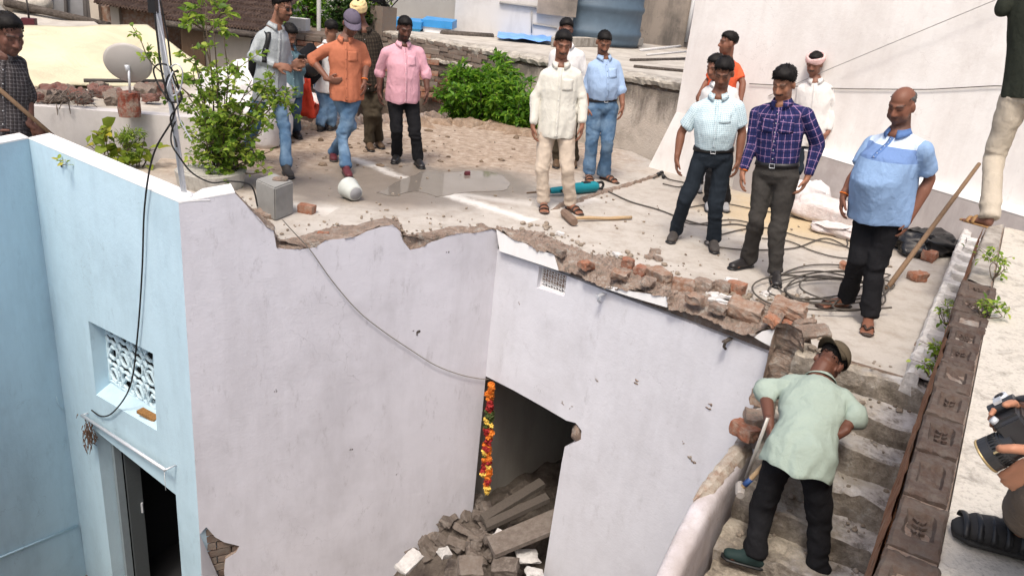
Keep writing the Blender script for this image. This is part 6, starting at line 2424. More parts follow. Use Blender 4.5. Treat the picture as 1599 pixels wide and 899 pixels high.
pit_slab((640, 875), -3.05, (.28, .14, .05), (.3, -.2, 1.0), M['brick_white'], 'white plastered slab at the left end of the rubble heap', 61)
pit_slab((786, 842), -2.95, (.22, .10, .05), (.2, .3, -.5), M['brick_white'], 'long white plaster piece on top of the rubble by the doorway', 62)
pit_slab((825, 868), -3.02, (.24, .16, .03), (.2, .2, .4), M['brick_white'], 'flat white plaster sheet at the right of the rubble heap', 63)
pit_slab((695, 862), -3.0, (.14, .10, .06), (.5, .3, .9), M['brick_white'], 'white edged lump with dark holes in the middle of the heap', 64)
pit_slab((735, 885), -3.0, (.24, .2, .10), (.3, .1, .2), meshes[0].materials[0], 'large square grey block at the bottom of the rubble heap', 65, 'cement_block')
pit_slab((790, 885), -3.0, (.26, .17, .10), (.2, -.2, -.2), meshes[0].materials[0], 'wide grey block right of the square one in the heap', 66, 'cement_block')
pit_slab((835, 895), -3.05, (.18, .11, .06), (.1, .4, .3), M['brick_white'], 'small white plaster piece at the foot of the right wall', 67)
M['board'] = wood('dusty_board', (.05, .042, .035), (.12, .10, .085))
for px0, px1, wd_b, lab in (((762, 800), (842, 752), .11, 'dark dusty board leaning inside the doorway, the upper one'), ((770, 812), (852, 775), .10, 'dark dusty board leaning inside the doorway, the middle one'), ((775, 838), (866, 800), .26, 'wide slab with a white edge lying inside the doorway')):
    a, b = Z(*px0, -2.92), Z(*px1, -2.72)
    d = (b - a).normalized()
    sx = d.cross(UP).normalized()
    mb = MB()
    th = UP * .05
    mb.hexa([a - d * .1, a - d * .1 + sx * wd_b, b + sx * wd_b, b], [p + th for p in (a - d * .1, a - d * .1 + sx * wd_b, b + sx * wd_b, b)])
    jitter(mb, .01, 5)
    obj_thing(mb.build('board' if wd_b < .2 else 'stone_slab', M['board'] if wd_b < .2 else meshes[0].materials[0], fix=True), lab, 'board' if wd_b < .2 else 'slab')

# --- marigold garland beside the door
gl = thing('garland', PL(757, 765, P2, .05), 'marigold garland of orange, red and yellow flowers hanging at the door corner', 'garland')
random.seed(4)
fm_ = {'orange': plain('marigold_orange', (.66, .19, .03), .95, .1, var=.3), 'yellow': plain('marigold_yellow', (.75, .50, .10), .8, .1, var=.3), 'red': plain('rose_red', (.32, .03, .03), .8, .1, var=.3), 'green': plain('garland_leaf', (.07, .09, .03), .8, .1, var=.3)}
seqs = ['orange'] * 4 + ['red'] * 3 + ['green'] * 2 + ['yellow'] * 2 + ['orange'] * 2 + ['red'] * 2 + ['orange'] * 3 + ['red', 'yellow', 'orange', 'orange', 'orange', 'red', 'red', 'yellow']
fl_mesh = {}
for cname, mat in fm_.items():
    mb = MB()
    rr = random.Random(len(cname))
    for k in range(26):
        th_, ph = math.acos(1 - 2 * (k + .5) / 26), k * 2.399
        dv = Vector((math.sin(th_) * math.cos(ph), math.sin(th_) * math.sin(ph), math.cos(th_) * .75))
        a = dv.orthogonal().normalized() * .011
        b = dv.cross(a).normalized() * .011
        mb.add([dv * .016 - a, dv * .019 - b * .8, dv * .031 + a * .4, dv * .028 + b], [(0, 1, 2, 3)])
    mb.ell((0, 0, 0), (.020, .020, .016), None, 8, 6)
    fl_mesh[cname] = mb.mesh('flower', mat)
for strand, (u0, v0, u1, v1) in enumerate(((768, 600, 761, 768), (765, 604, 756, 740))):
    n_ = 30 if strand == 0 else 25
    for k in range(n_):
        t_ = k / (n_ - 1)
        p = PL(u0 + (u1 - u0) * t_ + random.uniform(-2, 2), v0 + (v1 - v0) * t_, P2, .06 + .02 * strand)
        cname = seqs[min(len(seqs) - 1, int(t_ * len(seqs)))] if random.random() < .8 else random.choice(list(fm_))
        o = link('flower', fl_mesh[cname], gl, p)
        o.rotation_euler = (random.uniform(0, 3), random.uniform(0, 3), random.uniform(0, 3))
        sc_ = random.uniform(1.0, 1.6)
        o.scale = (sc_, sc_, sc_)

# --- wires
M['wire_tan'] = plain('weathered_wire', (.20, .18, .155), .8, .2)
cable('wire', spline([PL(u, v, P1, .03) for u, v in [(441, 343), (462, 366), (485, 391), (520, 440), (560, 486), (600, 518), (640, 545), (680, 570), (720, 585), (750, 591), (766, 592)]], 6), .0042, M['wire_tan'], 'thin slack wire hanging across the lilac wall to the doorway corner', 'wire', n=70)
cable('wire', [PL(1170, 131, (W_BEG, wn), .02), PL(1320, 139, (W_BEG, wn), .02), PL(1450, 140, (W_BEG, wn), .02), PL(1558, 134, (W_BEG, wn), .02), PL(1640, 140, (W_BEG, wn), .02)], .005, M['cord_grey'], 'thin wire running level along the white house wall', 'wire', n=40)
cable('wire', [PL(1200, 150, (W_BEG, wn), .015), PL(1300, 106, (W_BEG, wn), .1), PL(1550, 2, (W_BEG, wn), .1), PL(1600, -20, (W_BEG, wn), .1)], .005, plain('pale_wire', (.35, .34, .33), .6, .2), 'pale wire slanting up across the white house wall', 'wire', n=40)

# --- metal pole with cables on the blue parapet
pole = thing('metal_pole', Z(288, 305, .38), 'galvanised pole standing on the blue parapet wrapped in cables', 'pole')
pb0 = Z(288, 306, .37)
cd = Vector((-pb0.x, -pb0.y, 0)).normalized()


def pp_(u, v, d=0.0):
    return PL(u, v, (pb0, cd), d)


mb = MB()
mb.loft([pp_(288, 306), pp_(266, 150), pp_(243, 0), pp_(228, -100)], [.021, .021, .021, .021], 12)
mb.build('tube', M['steel'], pole)
mb = MB()
mb.ell(pb0, (.07, .06, .04))
jitter(mb, .012, 14).build('mortar_foot', M['white'], pole)
mb = MB()
mb.box(pp_(239, 8, .03), (.05, .05, .10))
mb.build('junction_box', M['black'], pole)
for i, (px, r_, mt, lab) in enumerate((
        ([(236, -20), (246, 60), (252, 110), (262, 150), (272, 180), (240, 240), (226, 320), (222, 420), (215, 520), (204, 600), (180, 640), (160, 650), (143, 640)], .007, M['rubber'], 'thick black cable hanging from the pole down the blue wall'),
        ([(250, 0), (262, 60), (270, 120), (283, 150), (275, 170), (266, 185), (272, 210), (276, 230)], .006, M['rubber'], 'black cable bundled along the upper pole'),
        ([(262, 155), (246, 130), (240, 108), (252, 100), (268, 108), (280, 140), (284, 155), (270, 160), (258, 150), (262, 120), (278, 110)], .006, M['rubber'], 'tangled black cable loop tied to the pole'),
        ([(274, 190), (268, 205), (268, 225), (280, 245), (300, 270), (330, 285), (360, 283), (392, 290), (402, 322)], .006, M['rubber'], 'black cable running from the pole to the cement block'),
        ([(232, -20), (252, 50), (262, 100), (276, 150), (280, 185), (300, 220)], .005, M['steel'], 'silver grey cable beside the pole'),
        ([(262, 110), (275, 100), (285, 112), (281, 140), (268, 150), (262, 135), (270, 112)], .005, M['steel'], 'silver grey cable loop on the pole'))):
    offs = [.03 + .01 * i + .03 * math.sin(k * 1.7 + i) for k in range(len(px))]
    if i == 0:
        P = [pp_(u, v, .05) for u, v in px[:5]] + [PL(u, v, PB, .03) for u, v in px[5:]]
    else:
        P = [pp_(u, v, o_) for (u, v), o_ in zip(px, offs)]
    cable('cable', spline(P, 8), r_, mt, lab, 'cable', n=90)

# --- rod over the blue door, with a dry bunch hanging from it
rd = thing('hanging_rod', PL(200, 690, PB), 'shiny metal rod on brackets above the dark blue wall door', 'rod')
mb = MB()
a, b = PL(128, 648, PB, .06), PL(258, 733, PB, .10)
mb.loft([a, b], [.016, .016], 10)
mb.build('rod', M['steel'], rd)
mb = MB()
mb.loft([b - PB[1] * .1, b], [.008, .008], 8)
mb.build('bracket', M['steel'], rd)
mb = MB()
mb.loft([a - PB[1] * .06, a], [.008, .008], 8)
mb.build('bracket', M['steel'], rd)
mb = MB()
mb.loft([b - tb_ * .02, b - tb_ * .02 - UP * .22], [.003, .003], 5)
mb.build('string', M['whitebtn'], rd)
dbm = MB()
c_ = PL(139, 676, PB, .07)
random.seed(2)
for k in range(90):
    p = c_ + Vector((random.gauss(0, .03), random.gauss(0, .03), random.gauss(0, .07)))
    d = Vector((random.gauss(0, .3), random.gauss(0, .3), -1)).normalized() * random.uniform(.04, .09)
    dbm.loft([p, p + d], [.006, .002], 4, smooth=False)
obj_thing(dbm.build('dry_bunch', plain('dried_leaves', (.14, .085, .06), .9, .1, var=.4)), 'dry brown bunch of leaves tied to the left end of the rod', 'charm')
mb = MB()
c_ = (jl[2] + (jl[3] - jl[2]) * .22) - PB[1] * .06 + UP * .05
mb.box(c_, (.22, .07, .03), rotz(math.atan2(tb_.y, tb_.x) + .2) @ Matrix.Rotation(.1, 3, 'Y'))
obj_thing(mb.build('wood_scrap', wood('burnt_scrap', (.03, .02, .015), (.50, .25, .08))), 'charred scrap of wood on the sill of the pierced screen', 'wood scrap')


# ================================================================== plants
def leaf_faces(mb, sh, p, d, nrm, L, wd, shade):
    """one pointed leaf of four faces folded along the midrib"""
    d = d.normalized()
    sx = d.cross(nrm)
    if sx.length < 1e-4: sx = d.orthogonal()
    sx.normalize()
    n_ = sx.cross(d)
    tip = p + d * L - n_ * L * .18
    m1, m2 = p + d * L * .38, p + d * L * .72 - n_ * L * .05
    u1, u2 = n_ * wd * .16, n_ * wd * .12
    mb.add([p, m1 + sx * wd * .5 + u1, m2 + sx * wd * .36 + u2, tip, m2 - sx * wd * .36 + u2, m1 - sx * wd * .5 + u1, (m1 + m2) / 2],
           [(0, 1, 6), (1, 2, 6), (2, 3, 6), (3, 4, 6), (4, 5, 6), (5, 0, 6)], 0, True)
    sh.extend([shade] * 7)


def leafy(mb, sh, pts, rr, n, L, wd, spread, flop=.3):
    """leaves along a twig"""
    for k in range(n):
        t_ = .15 + .85 * (k + rr.random()) / n
        i = min(len(pts) - 2, int(t_ * (len(pts) - 1)))
        p = pts[i].lerp(pts[i + 1], t_ * (len(pts) - 1) - i)
        ax_ = (pts[i + 1] - pts[i]).normalized()
        d = Vector((rr.gauss(0, 1), rr.gauss(0, 1), rr.gauss(.2, .6))).normalized()
        d = (d * spread + ax_ * .5 - UP * flop * rr.random()).normalized()
        l = L * rr.uniform(.6, 1.25)
        leaf_faces(mb, sh, p + d * .01, d, (UP + Vector((rr.gauss(0, .5), rr.gauss(0, .5), 0))), l, wd * l / L * rr.uniform(.8, 1.2), min(1, max(0, rr.gauss(.48, .34))))


def plant(name, base, label, cat, stems, mat, seed, L=.05, wd=.03, per=40, twigs=5, tw_len=.25, spread=1.0, stem_r=.012, group=None, barkm=None):
    """stems are lists of points; twigs leave them and carry the leaves"""
    rr = random.Random(seed)
    t = thing(name, base, label, cat, group)
    sb, lb, sh = MB(), MB(), []
    for st_ in stems:
        P = spline(st_, 5)
        n_ = len(P)
        P = [p + noise.noise_vector(p * 5 + Vector((seed, 0, 0))) * .02 for p in P]
        sb.loft(P, [stem_r * (1 - .75 * k / n_) for k in range(n_)], 6)
        leafy(lb, sh, P[n_ // 2:], rr, per // 3, L, wd, spread)
        for k in range(twigs):
            i = int(n_ * (.25 + .7 * rr.random()))
            p = P[min(i, n_ - 2)]
            d = Vector((rr.gauss(0, 1), rr.gauss(0, 1), rr.gauss(.35, .5))).normalized()
            Lt = tw_len * rr.uniform(.5, 1.2)
            Q = [p, p + d * Lt * .5 + UP * .01, p + d * Lt - UP * .02 * rr.random()]
            sb.loft(Q, [stem_r * .35, stem_r * .28, stem_r * .15], 5)
            leafy(lb, sh, Q, rr, per, L, wd, spread)
    sb.build('stem', barkm or M['bark'], t)
    me = lb.mesh('foliage', mat)
    set_attr(me, 'shade', np.array(sh), 'FLOAT')
    link('foliage', me, t)
    return t


# shrub behind the corner of the parapet
sb0 = Z(338, 285)
shc = Vector((-sb0.x, -sb0.y, 0)).normalized()


def sp_(u, v, d=0.0):
    return PL(u, v, (sb0, shc), d)


stems = []
rr = random.Random(9)
for (u, v, d) in ((333, 30, .05), (322, 10, -.05), (300, 70, .15), (352, 60, 0), (372, 95, .1), (395, 125, .25), (420, 140, .3), (440, 135, .28), (300, 110, .2), (340, 120, .3),
                  (430, 112, .25), (448, 150, .3), (412, 205, .3), (425, 235, .25), (380, 170, .3), (360, 180, .35), (310, 160, .3), (330, 175, .35), (400, 180, .3), (405, 250, .25), (415, 268, .25), (395, 230, .3), (350, 140, -.1), (290, 140, -.1), (430, 165, .3), (320, 210, .3), (375, 215, .35)):
    e = sp_(u, v, d)
    m_ = sp_(345 + (u - 345) * .35 + rr.uniform(-8, 8), 278 + (v - 278) * .5, d * .4)
    stems.append([sp_(345 + rr.uniform(-8, 8), 280), m_, e])
plant('shrub', sb0, 'tall leafy green shrub growing behind the parapet corner by the pole', 'shrub', stems, M['leaf'], 3, .056, .038, 21, 6, .27, 1.0, .011)
mb = MB()
st_ = [sp_(u, v, .12) for u, v in ((330, 205), (318, 150), (305, 115))]
plant('shrub', sp_(240, 95), 'thin twig of bright leaves arching left across the satellite dish', 'shrub', [[sp_(300, 150, .1), sp_(262, 120, .1), sp_(232, 92, .12), sp_(215, 55, .12), sp_(206, 38, .12)]], M['leaf'], 31, .06, .036, 10, 5, .10, 1.0, .008)
plant('sapling', sp_(330, 60, -.2), 'thin sapling top rising above the shrub with a few bright leaves', 'sapling', [[sp_(350, 180, -.2), sp_(325, 90, -.2), sp_(316, 40, -.2), sp_(318, -20, -.2)], [sp_(320, 60, -.2), sp_(345, 25, -.2), sp_(352, 20, -.2)], [sp_(318, 50, -.2), sp_(292, 30, -.2), sp_(284, 40, -.2)]], M['leaf'], 33, .075, .05, 8, 6, .16, 1.0, .010)
# pot rubbish round the shrub foot
mb = MB()
p0 = Z(330, 288)
mb.loft([p0, p0 + UP * .14, p0 + UP * .15, p0 + UP * .02], [.30, .32, .27, .25], 20, ref=UP, cap=False, smooth=False)
jitter(mb, .02, 5)
obj_thing(mb.build('plant_tub', plaster('stained_cement', (.46, .44, .40), (.2, .18, .15), .7, 5, bump=.5)), 'broken round cement tub at the foot of the leafy shrub', 'plant tub')
mb = MB()
mb.ell(p0 + UP * .06, (.27, .27, .07))
tag(jitter(mb, .03, 7).build('soil', M['earth']), kind='stuff')
# yellowish plants left of the pole
yb = Z(185, 262)
ycd = Vector((-yb.x, -yb.y, 0)).normalized()
yp = lambda u, v, d=0.0: PL(u, v, (yb, ycd), d)
plant('garden_plant', yb, 'yellow green plant with large round leaves behind the blue parapet', 'plant', [[yp(170, 265), yp(160, 230), yp(146, 205)], [yp(172, 265), yp(168, 235), yp(160, 200)], [yp(175, 265), yp(180, 240), yp(170, 220)], [yp(170, 265), yp(150, 235), yp(135, 225)]], M['leaf_yellow'], 5, .13, .11, 3, 3, .12, 1.0, .008)
plant('garden_plant', yp(222, 262), 'yellow flowering plant beside the feathery green one', 'plant', [[yp(215, 265), yp(222, 235), yp(228, 212)], [yp(212, 265), yp(215, 240), yp(212, 228)], [yp(220, 265), yp(232, 245), yp(236, 232)], [yp(200, 268), yp(198, 250), yp(180, 236)]], M['leaf_yellow'], 6, .11, .085, 3, 3, .12, 1.0, .008)
plant('garden_plant', yp(200, 262), 'feathery dark green plant between the yellow leaves', 'plant', [[yp(200, 265), yp(201, 240), yp(200 + k * 7, 198 + abs(k) * 5)] for k in (-3, -2, -1, 0, 1, 2, 3)], M['leaf'], 7, .06, .008, 60, 2, .10, .8, .006)
plant('weed', Z(96, 255, .3), 'tiny weed growing out of the blue wall face', 'weed', [[PL(97, 262, PB, .0), PL(95, 255, PB, .03), PL(93, 247, PB, .04)], [PL(97, 260, PB, .0), PL(100, 255, PB, .05), PL(102, 258, PB, .06)]], M['leaf_yellow'], 8, .05, .03, 4, 1, .05, 1, .004)
# bright bushes by the old wall
GB = 'green bushes by the old brick wall'
for i, (u, v, rad_, h_, lab) in enumerate(((690, 182, .40, .75, 'low bright bush at the left end, behind the pink shirted man'), (722, 190, .55, .85, 'wide bright green bush below the red brick part of the old wall'), (748, 186, .36, 1.12, 'tallest bright green bush before the stained plaster'),
                                          (785, 203, .55, .75, 'bushy green plant between the tallest bush and the cream shirt'), (818, 208, .40, .60, 'small dark bush half hidden by the cream shirt'))):
    b_ = Z(u, v) + Vector((.25, .45, -.35))
    rr = random.Random(40 + i)
    st_ = []
    for k in range(30):
        a, q = rr.uniform(0, 6.28), math.sqrt(rr.random()) * rad_
        e = b_ + Vector((math.cos(a) * q, math.sin(a) * q, .35 + h_ * (.45 + .55 * rr.random()) * (1 - .35 * (q / rad_) ** 2)))
        st_.append([b_ + Vector((math.cos(a) * q * .2, math.sin(a) * q * .2, 0)), b_.lerp(e, .5) + Vector((0, 0, .08)), e])
    plant('bush', b_, lab, 'bush', st_, M['leaf_bright'], 50 + i, .105, .042, 20, 6, .22, 1.0, .009, GB)
# weeds on the brick parapet
WG = 'weeds in the parapet joints'
for i, (u, v, sz_, lab) in enumerate(((1545, 438, .16, 'largest weed on the right edge of the brick parapet'), (1535, 497, .08, 'small weed in the parapet joint below the largest'), (1476, 508, .13, 'weed in the gutter beside the white bricks'), (1460, 560, .09, 'weed lower down in the gutter'), (1452, 590, .07, 'lowest weed by the top of the stairs'))):
    p = Z(u, v, PT - .02 if i < 2 else PT - .25) if i < 2 else Z(u, v, .45)
    rr = random.Random(70 + i)
    st_ = [[p, p + Vector((rr.gauss(0, .3), rr.gauss(0, .3), .6)) * sz_, p + Vector((rr.gauss(0, .6), rr.gauss(0, .6), 1.0)) * sz_] for k in range(6)]
    plant('weed', p, lab, 'weed', st_, M['leaf'], 80 + i, .032, .018, 6, 2, sz_ * .4, 1, .003, WG)

# ================================================================== the photographer at the right edge
ph = thing('person', Z(1650, 800, .74), 'crouching photographer at the right edge holding a black camera', 'person')
sh_c = Z(1590, 842, .78)                    # ankle side of the visible shoe
toe = Z(1540, 838, .76)


def ray_at(u, v, dist):
    r = ray(u, v)
    return Vector(CAMP + r / np.linalg.norm(r) * dist)


CD = 1.95
lens_tip, lens_back = ray_at(1541, 711, CD + .015), ray_at(1588, 690, CD + .0)
body_c = ray_at(1588, 662, CD + .03)
wr1 = ray_at(1612, 636, CD + .08)
wr2 = ray_at(1660, 708, CD - .04)
knee = ray_at(1642, 772, CD + .16)
ank = sh_c + UP * .05
hipp = Vector((knee.x + .42, knee.y - .1, .74 + .22))
chestp = hipp + Vector((.02, -.02, .42))
headp = chestp + Vector((-.10, .02, .34))
shl = chestp + Vector((-.06, .2, .06))
shr = chestp + Vector((-.02, -.18, .06))
el1 = (shl + wr1) / 2 + Vector((.08, .04, -.14))
el2 = (shr + wr2) / 2 + Vector((.08, -.06, -.14))
tone = np.array(srgb((168, 118, 92))) * 1.15
mb = MB()
fr_ = Vector((-1, .25, 0)).normalized()


def THp(v):
    x_ = fr_.cross(UP)
    fy_ = (fr_ * .85 - UP * .5).normalized()
    fz_ = x_.cross(fy_)
    return headp + x_ * v.x + fy_ * v.y + fz_ * v.z


head_parts(mb, THp, 1.0, 1, 0)
mb.cap(headp - UP * .07, chestp + UP * .06, .052, .06)
mb.loft([hipp, hipp.lerp(chestp, .5), chestp], [(.14, .10), (.13, .10), (.15, .11)], 14, ref=fr_, round_cap=True)
for S_, E_, W_ in ((shl, el1, wr1), (shr, el2, wr2)):
    mb.cap(chestp, S_, .07, .05)
    mb.cap(S_, E_, .045, .04)
    mb.cap(E_, W_, .04, .027)
# first hand over the camera body, second hand under the lens
def finger(pts_, r0=.0098, r1=.0075):
    for k in range(len(pts_) - 1):
        mb.cap(pts_[k], pts_[k + 1], r0 + (r1 - r0) * k / max(1, len(pts_) - 1), r0 + (r1 - r0) * (k + 1) / max(1, len(pts_) - 1), 8)


R_at = lambda u, v, o=0.0: ray_at(u, v, CD + o)
pal = R_at(1578, 638, .05)
mb.loft([wr1, R_at(1592, 636, .055), pal], [(.024, .02), (.034, .017), (.032, .013)], 12, round_cap=True)
for k, (pts_) in enumerate((((1572, 630, .03), (1556, 635, .015), (1548, 647, -.01)), ((1570, 636, .04), (1552, 643, .03), (1545, 656, .01)), ((1572, 643, .05), (1554, 651, .045), (1549, 664, .03)), ((1576, 650, .055), (1560, 659, .055), (1555, 670, .045)))):
    finger([pal.lerp(R_at(*pts_[0]), .5)] + [R_at(*p) for p in pts_])
finger([R_at(1594, 634, .03), R_at(1580, 629, -.01), R_at(1570, 632, -.035)], .011, .009)
pal2 = R_at(1626, 712, -.02)
mb.loft([wr2, pal2], [(.026, .022), (.034, .018)], 12, round_cap=True)
finger([R_at(1622, 704, -.06), R_at(1604, 702, -.07), R_at(1582, 700, -.09), R_at(1562, 700, -.085)], .0125, .0105)
for k, pts_ in enumerate((((1596, 722, -.01), (1578, 733, .0), (1562, 742, .02)), ((1598, 728, .0), (1580, 741, .02), (1566, 751, .04)), ((1602, 734, .01), (1586, 748, .03), (1572, 757, .05)), ((1608, 740, .02), (1592, 754, .04), (1580, 762, .06)))):
    finger([pal2] + [R_at(*p) for p in pts_], .0105, .008)
mb.cap(hipp + Vector((0, .1, 0)), knee, .07, .05)
mb.cap(knee, ank, .05, .036)
k2 = knee + Vector((.02, -.34, -.02))
a2 = ank + Vector((.10, -.32, 0))
mb.cap(hipp + Vector((0, -.1, 0)), k2, .07, .05)
mb.cap(k2, a2, .05, .036)
for a_ in (ank, a2):
    mb.loft([a_ + Vector((.05, 0, -.02)), a_ + (toe - sh_c).normalized() * .09 - UP * .03], [(.04, .03), (.045, .025)], 10, ref=UP, round_cap=True)
me, co = remesh(mb, .0065, 2)
col = np.ones((len(co), 4))
col[:, :3] = tone
set_attr(me, 'tone', col, 'FLOAT_COLOR')
me.materials.append(M['skin'])
link('body', me, ph)
mb = MB()
ax_ = [THp(Vector((1, 0, 0))) - headp, THp(Vector((0, 1, 0))) - headp, THp(Vector((0, 0, 1))) - headp]
mb.ell(THp(Vector((0, -.022, .05))), (.084, .098, .078), ax_, 20, 12)
jitter(mb, .008, 30).build('hair', M['hair'], ph)
tr = MB()
for hp, K, a_ in ((hipp + Vector((0, .1, 0)), knee, ank), (hipp + Vector((0, -.1, 0)), k2, a2)):
    tr.loft([hp, hp.lerp(K, .6), K], [.10, .085, .072], 14, round_cap=True)
    tr.loft([K, K.lerp(a_, .5), a_ + UP * .03], [.072, .066, .060], 14, round_cap=False)
tr.ell(hipp, (.17, .17, .12))
me, co = remesh(tr, .012, 3)
co = wrinkle(co, normals(me), .006, 8, 1.5, 4, [(knee, .2, 1.2)])
me.vertices.foreach_set('co', co.ravel())
set_attr(me, 'cloth', co)
me.materials.append(cloth('drab_brown_twill', (.13, .105, .085)))
link('trousers', me, ph)
sh = MB()
sh.loft([hipp - UP * .02, hipp.lerp(chestp, .5), chestp + UP * .02, chestp + UP * .12], [(.18, .14), (.18, .14), (.19, .14), (.07, .06)], 18, ref=fr_, round_cap=True)
for S_, E_, W_ in ((shl, el1, wr1), (shr, el2, wr2)):
    sh.cap(chestp + UP * .02, S_, .08, .066)
    sh.cap(S_, E_, .064, .056)
me, co = remesh(sh, .014, 4)
co = wrinkle(co, normals(me), .008, 7, .8, 9)
me.vertices.foreach_set('co', co.ravel())
set_attr(me, 'cloth', co)
me.materials.append(C_['olivetr'])
link('shirt', me, ph)
td = at_z(toe - sh_c, 0).normalized()
sdv = td.cross(UP)
for a_, vis in ((ank, 1), (a2, 0)):
    c0_ = at_z(a_, .735 + .02)
    mb = MB()
    mb.loft([c0_ - td * .10, c0_ - td * .05, c0_ + td * .05, c0_ + td * .12, c0_ + td * .155], [(.03, .016), (.048, .018), (.052, .018), (.054, .018), (.032, .014)], 16, ref=UP)
    so = mb.build('sandal', M['rubber'], ph, fix=True)
    mb = MB()
    mb.loft([c0_ + td * .01 + UP * .02, c0_ + td * .06 + UP * .028, c0_ + td * .11 + UP * .024, c0_ + td * .145 + UP * .012], [(.048, .04), (.053, .040), (.053, .032), (.040, .018)], 16, ref=UP, round_cap=True)
    mb.build('upper', plain('ribbed_black_rubber', (.022, .021, .021), .7, .3), so)
    mb = MB()
    for q in range(5):
        c = c0_ + td * (.0 + .034 * q)
        mb.loft([c + sdv * (math.cos(a) * .056) + UP * (.018 + math.sin(a) * (.054 - .005 * q)) for a in [math.pi * i / 10 for i in range(11)]], [(.004, .009)] * 11, 6, ref=td)
    tag(mb.build('rubber_rib', M['black'], so), kind='stuff')
# --- the camera
dc = thing('camera', body_c - UP * .06, 'black camera with a zoom lens in the photographer\'s hands', 'camera')
lx = (lens_tip - lens_back).normalized()
M['cambody'] = plain('black_camera_body', (.028, .028, .030), .4, .5, var=.2)
mb = MB()
mb.loft([lens_back, lens_back.lerp(lens_tip, .3), lens_back.lerp(lens_tip, .32), lens_back.lerp(lens_tip, .66), lens_back.lerp(lens_tip, .68), lens_tip], [.031, .031, .034, .034, .0365, .0365], 26, smooth=False)
ln = mb.build('lens', M['cambody'], dc)
mb = MB()
u_ = lx.orthogonal().normalized()
v_ = lx.cross(u_)
mb.loft([lens_tip + lx * .001 + (u_ * math.cos(a) + v_ * math.sin(a)) * .0355 for a in [2 * math.pi * k / 24 for k in range(25)]], [.003] * 25, 6, cap=False)
mb.build('lens_rim', plain('brass_ring', (.45, .33, .16), .4, .5, .4), ln)
mb = MB()
for k in range(30):
    a = 2 * math.pi * k / 30
    c = lens_back.lerp(lens_tip, .5) + (u_ * math.cos(a) + v_ * math.sin(a)) * .0345
    mb.loft([c - lx * .008, c + lx * .008], [.0016, .0016], 4)
tag(mb.build('grip_rib', M['black'], ln), kind='stuff')
mb = MB()
tc_ = lens_back.lerp(lens_tip, .62) + (Vector(CAMP) - lens_back).normalized() * .0352
mb.box(tc_, (.018, .012, .002), lx.to_track_quat('X', 'Z').to_matrix())
mb.build('lens_badge', plain('gold_print', (.42, .33, .18), .5, .4), ln)
side = lx.cross(Vector((0, 0, 1))).normalized()
upc = side.cross(lx).normalized()
if upc.z < 0: upc = -upc
bm = bmesh.new()
bmesh.ops.create_cube(bm, size=1)
bmesh.ops.bevel(bm, geom=bm.edges[:], offset=.12, segments=3, affect='EDGES')
rot = Matrix((side, lx, upc)).transposed()
for v in bm.verts:
    v.co = body_c + rot @ Vector((v.co.x * .122, v.co.y * .060, v.co.z * .082))
me = bpy.data.meshes.new('camera_body')
bm.to_mesh(me)
bm.free()
me.materials.append(M['cambody'])
link('camera_body', me, dc)
mb = MB()
hp_ = body_c + upc * .048
mb.loft([hp_ - lx * .03, hp_ + lx * .025], [(.019, .012), (.016, .013)], 12, ref=upc, smooth=False)
mb.build('viewfinder_hump', M['cambody'], dc)
mb = MB()
mb.loft([body_c + side * .042 + upc * .04, body_c + side * .042 + upc * .055], [.016, .015], 18)
dl_ = mb.build('mode_dial', M['steel'], dc)
mb = MB()
mb.loft([body_c + side * .042 + upc * .055, body_c + side * .042 + upc * .057], [.010, .009], 14)
mb.build('dial_cap', M['black'], dl_)
mb = MB()
mb.box(body_c + upc * .062, (.022, .016, .006), rot)
mb.build('hot_shoe', M['steel'], dc)
mb = MB()
mb.loft([body_c - side * .045 + lx * .02 + upc * .04, body_c - side * .045 + lx * .022 + upc * .05], [.009, .008], 12)
mb.build('shutter_button', M['steel'], dc)
mb = MB()
mb.loft(spline([body_c + side * .065 + upc * .03, R_at(1600, 622, 0.0), R_at(1640, 640, .02)], 6), [(.012, .002)] * 13, 6, ref=upc)
mb.build('neck_strap', M['black'], dc)
# grit and mortar bits lying on the stairs
mb = MB()
random.seed(29)
for k in range(170):
    kk = random.randrange(0, 8)
    d_ = RUN * kk - .12 + RUN * min(.95, max(.05, random.betavariate(1.2, 2.2)))
    a_ = random.uniform(.02, .84)
    p = SILL_L + sdir * d_ + sacr * a_
    r = random.choice((.006, .008, .010, .014, .02, .028 if a_ < .3 else .012))
    mb.ell(at_z(p, -RISE * kk + r * .4), (r * random.uniform(.8, 1.5), r, r * .7), (rotz(k) @ Vector((1, 0, 0)), rotz(k) @ Vector((0, 1, 0)), UP), 6, 4)
mb.s = [False] * len(mb.s)
jitter(mb, .006, 35)
tag(mb.build('stair_grit', rubble('stair_grit', [(.12, .10, .08), (.30, .25, .2), (.52, .48, .44)], 3)), kind='stuff')

# tools of the man on the stairs
a, b = VP(1199, 652, P_['stair']['base'], .02), VP(1165, 746, P_['stair']['base'], .02)
mb = MB()
mb.loft([a, a.lerp(b, .5), b], [(.010, .004), (.011, .004), (.012, .004)], 8, ref=Vector((0, -1, .5)))
obj_thing(mb.build('chisel_bar', plain('pale_worn_steel', (.42, .40, .37), .5, .4, .3)), 'pale flat chisel bar in the stair man\'s left hand', 'chisel')
hm2 = thing('hammer', VP(1165, 775, P_['stair']['base'], .0), 'short hammer with a blue taped handle resting by the stair wall', 'hammer')
a, b = VP(1156, 764, P_['stair']['base'], .0), VP(1196, 722, P_['stair']['base'], -.02)
mb = MB()
mb.loft([a, a.lerp(b, .3), a.lerp(b, .6), b], [.014, .016, .014, .015], 10)
hd = mb.build('handle', M['wood_pale'], hm2)
mb = MB()
mb.loft([a.lerp(b, .18), a.lerp(b, .42)], [.018, .018], 10)
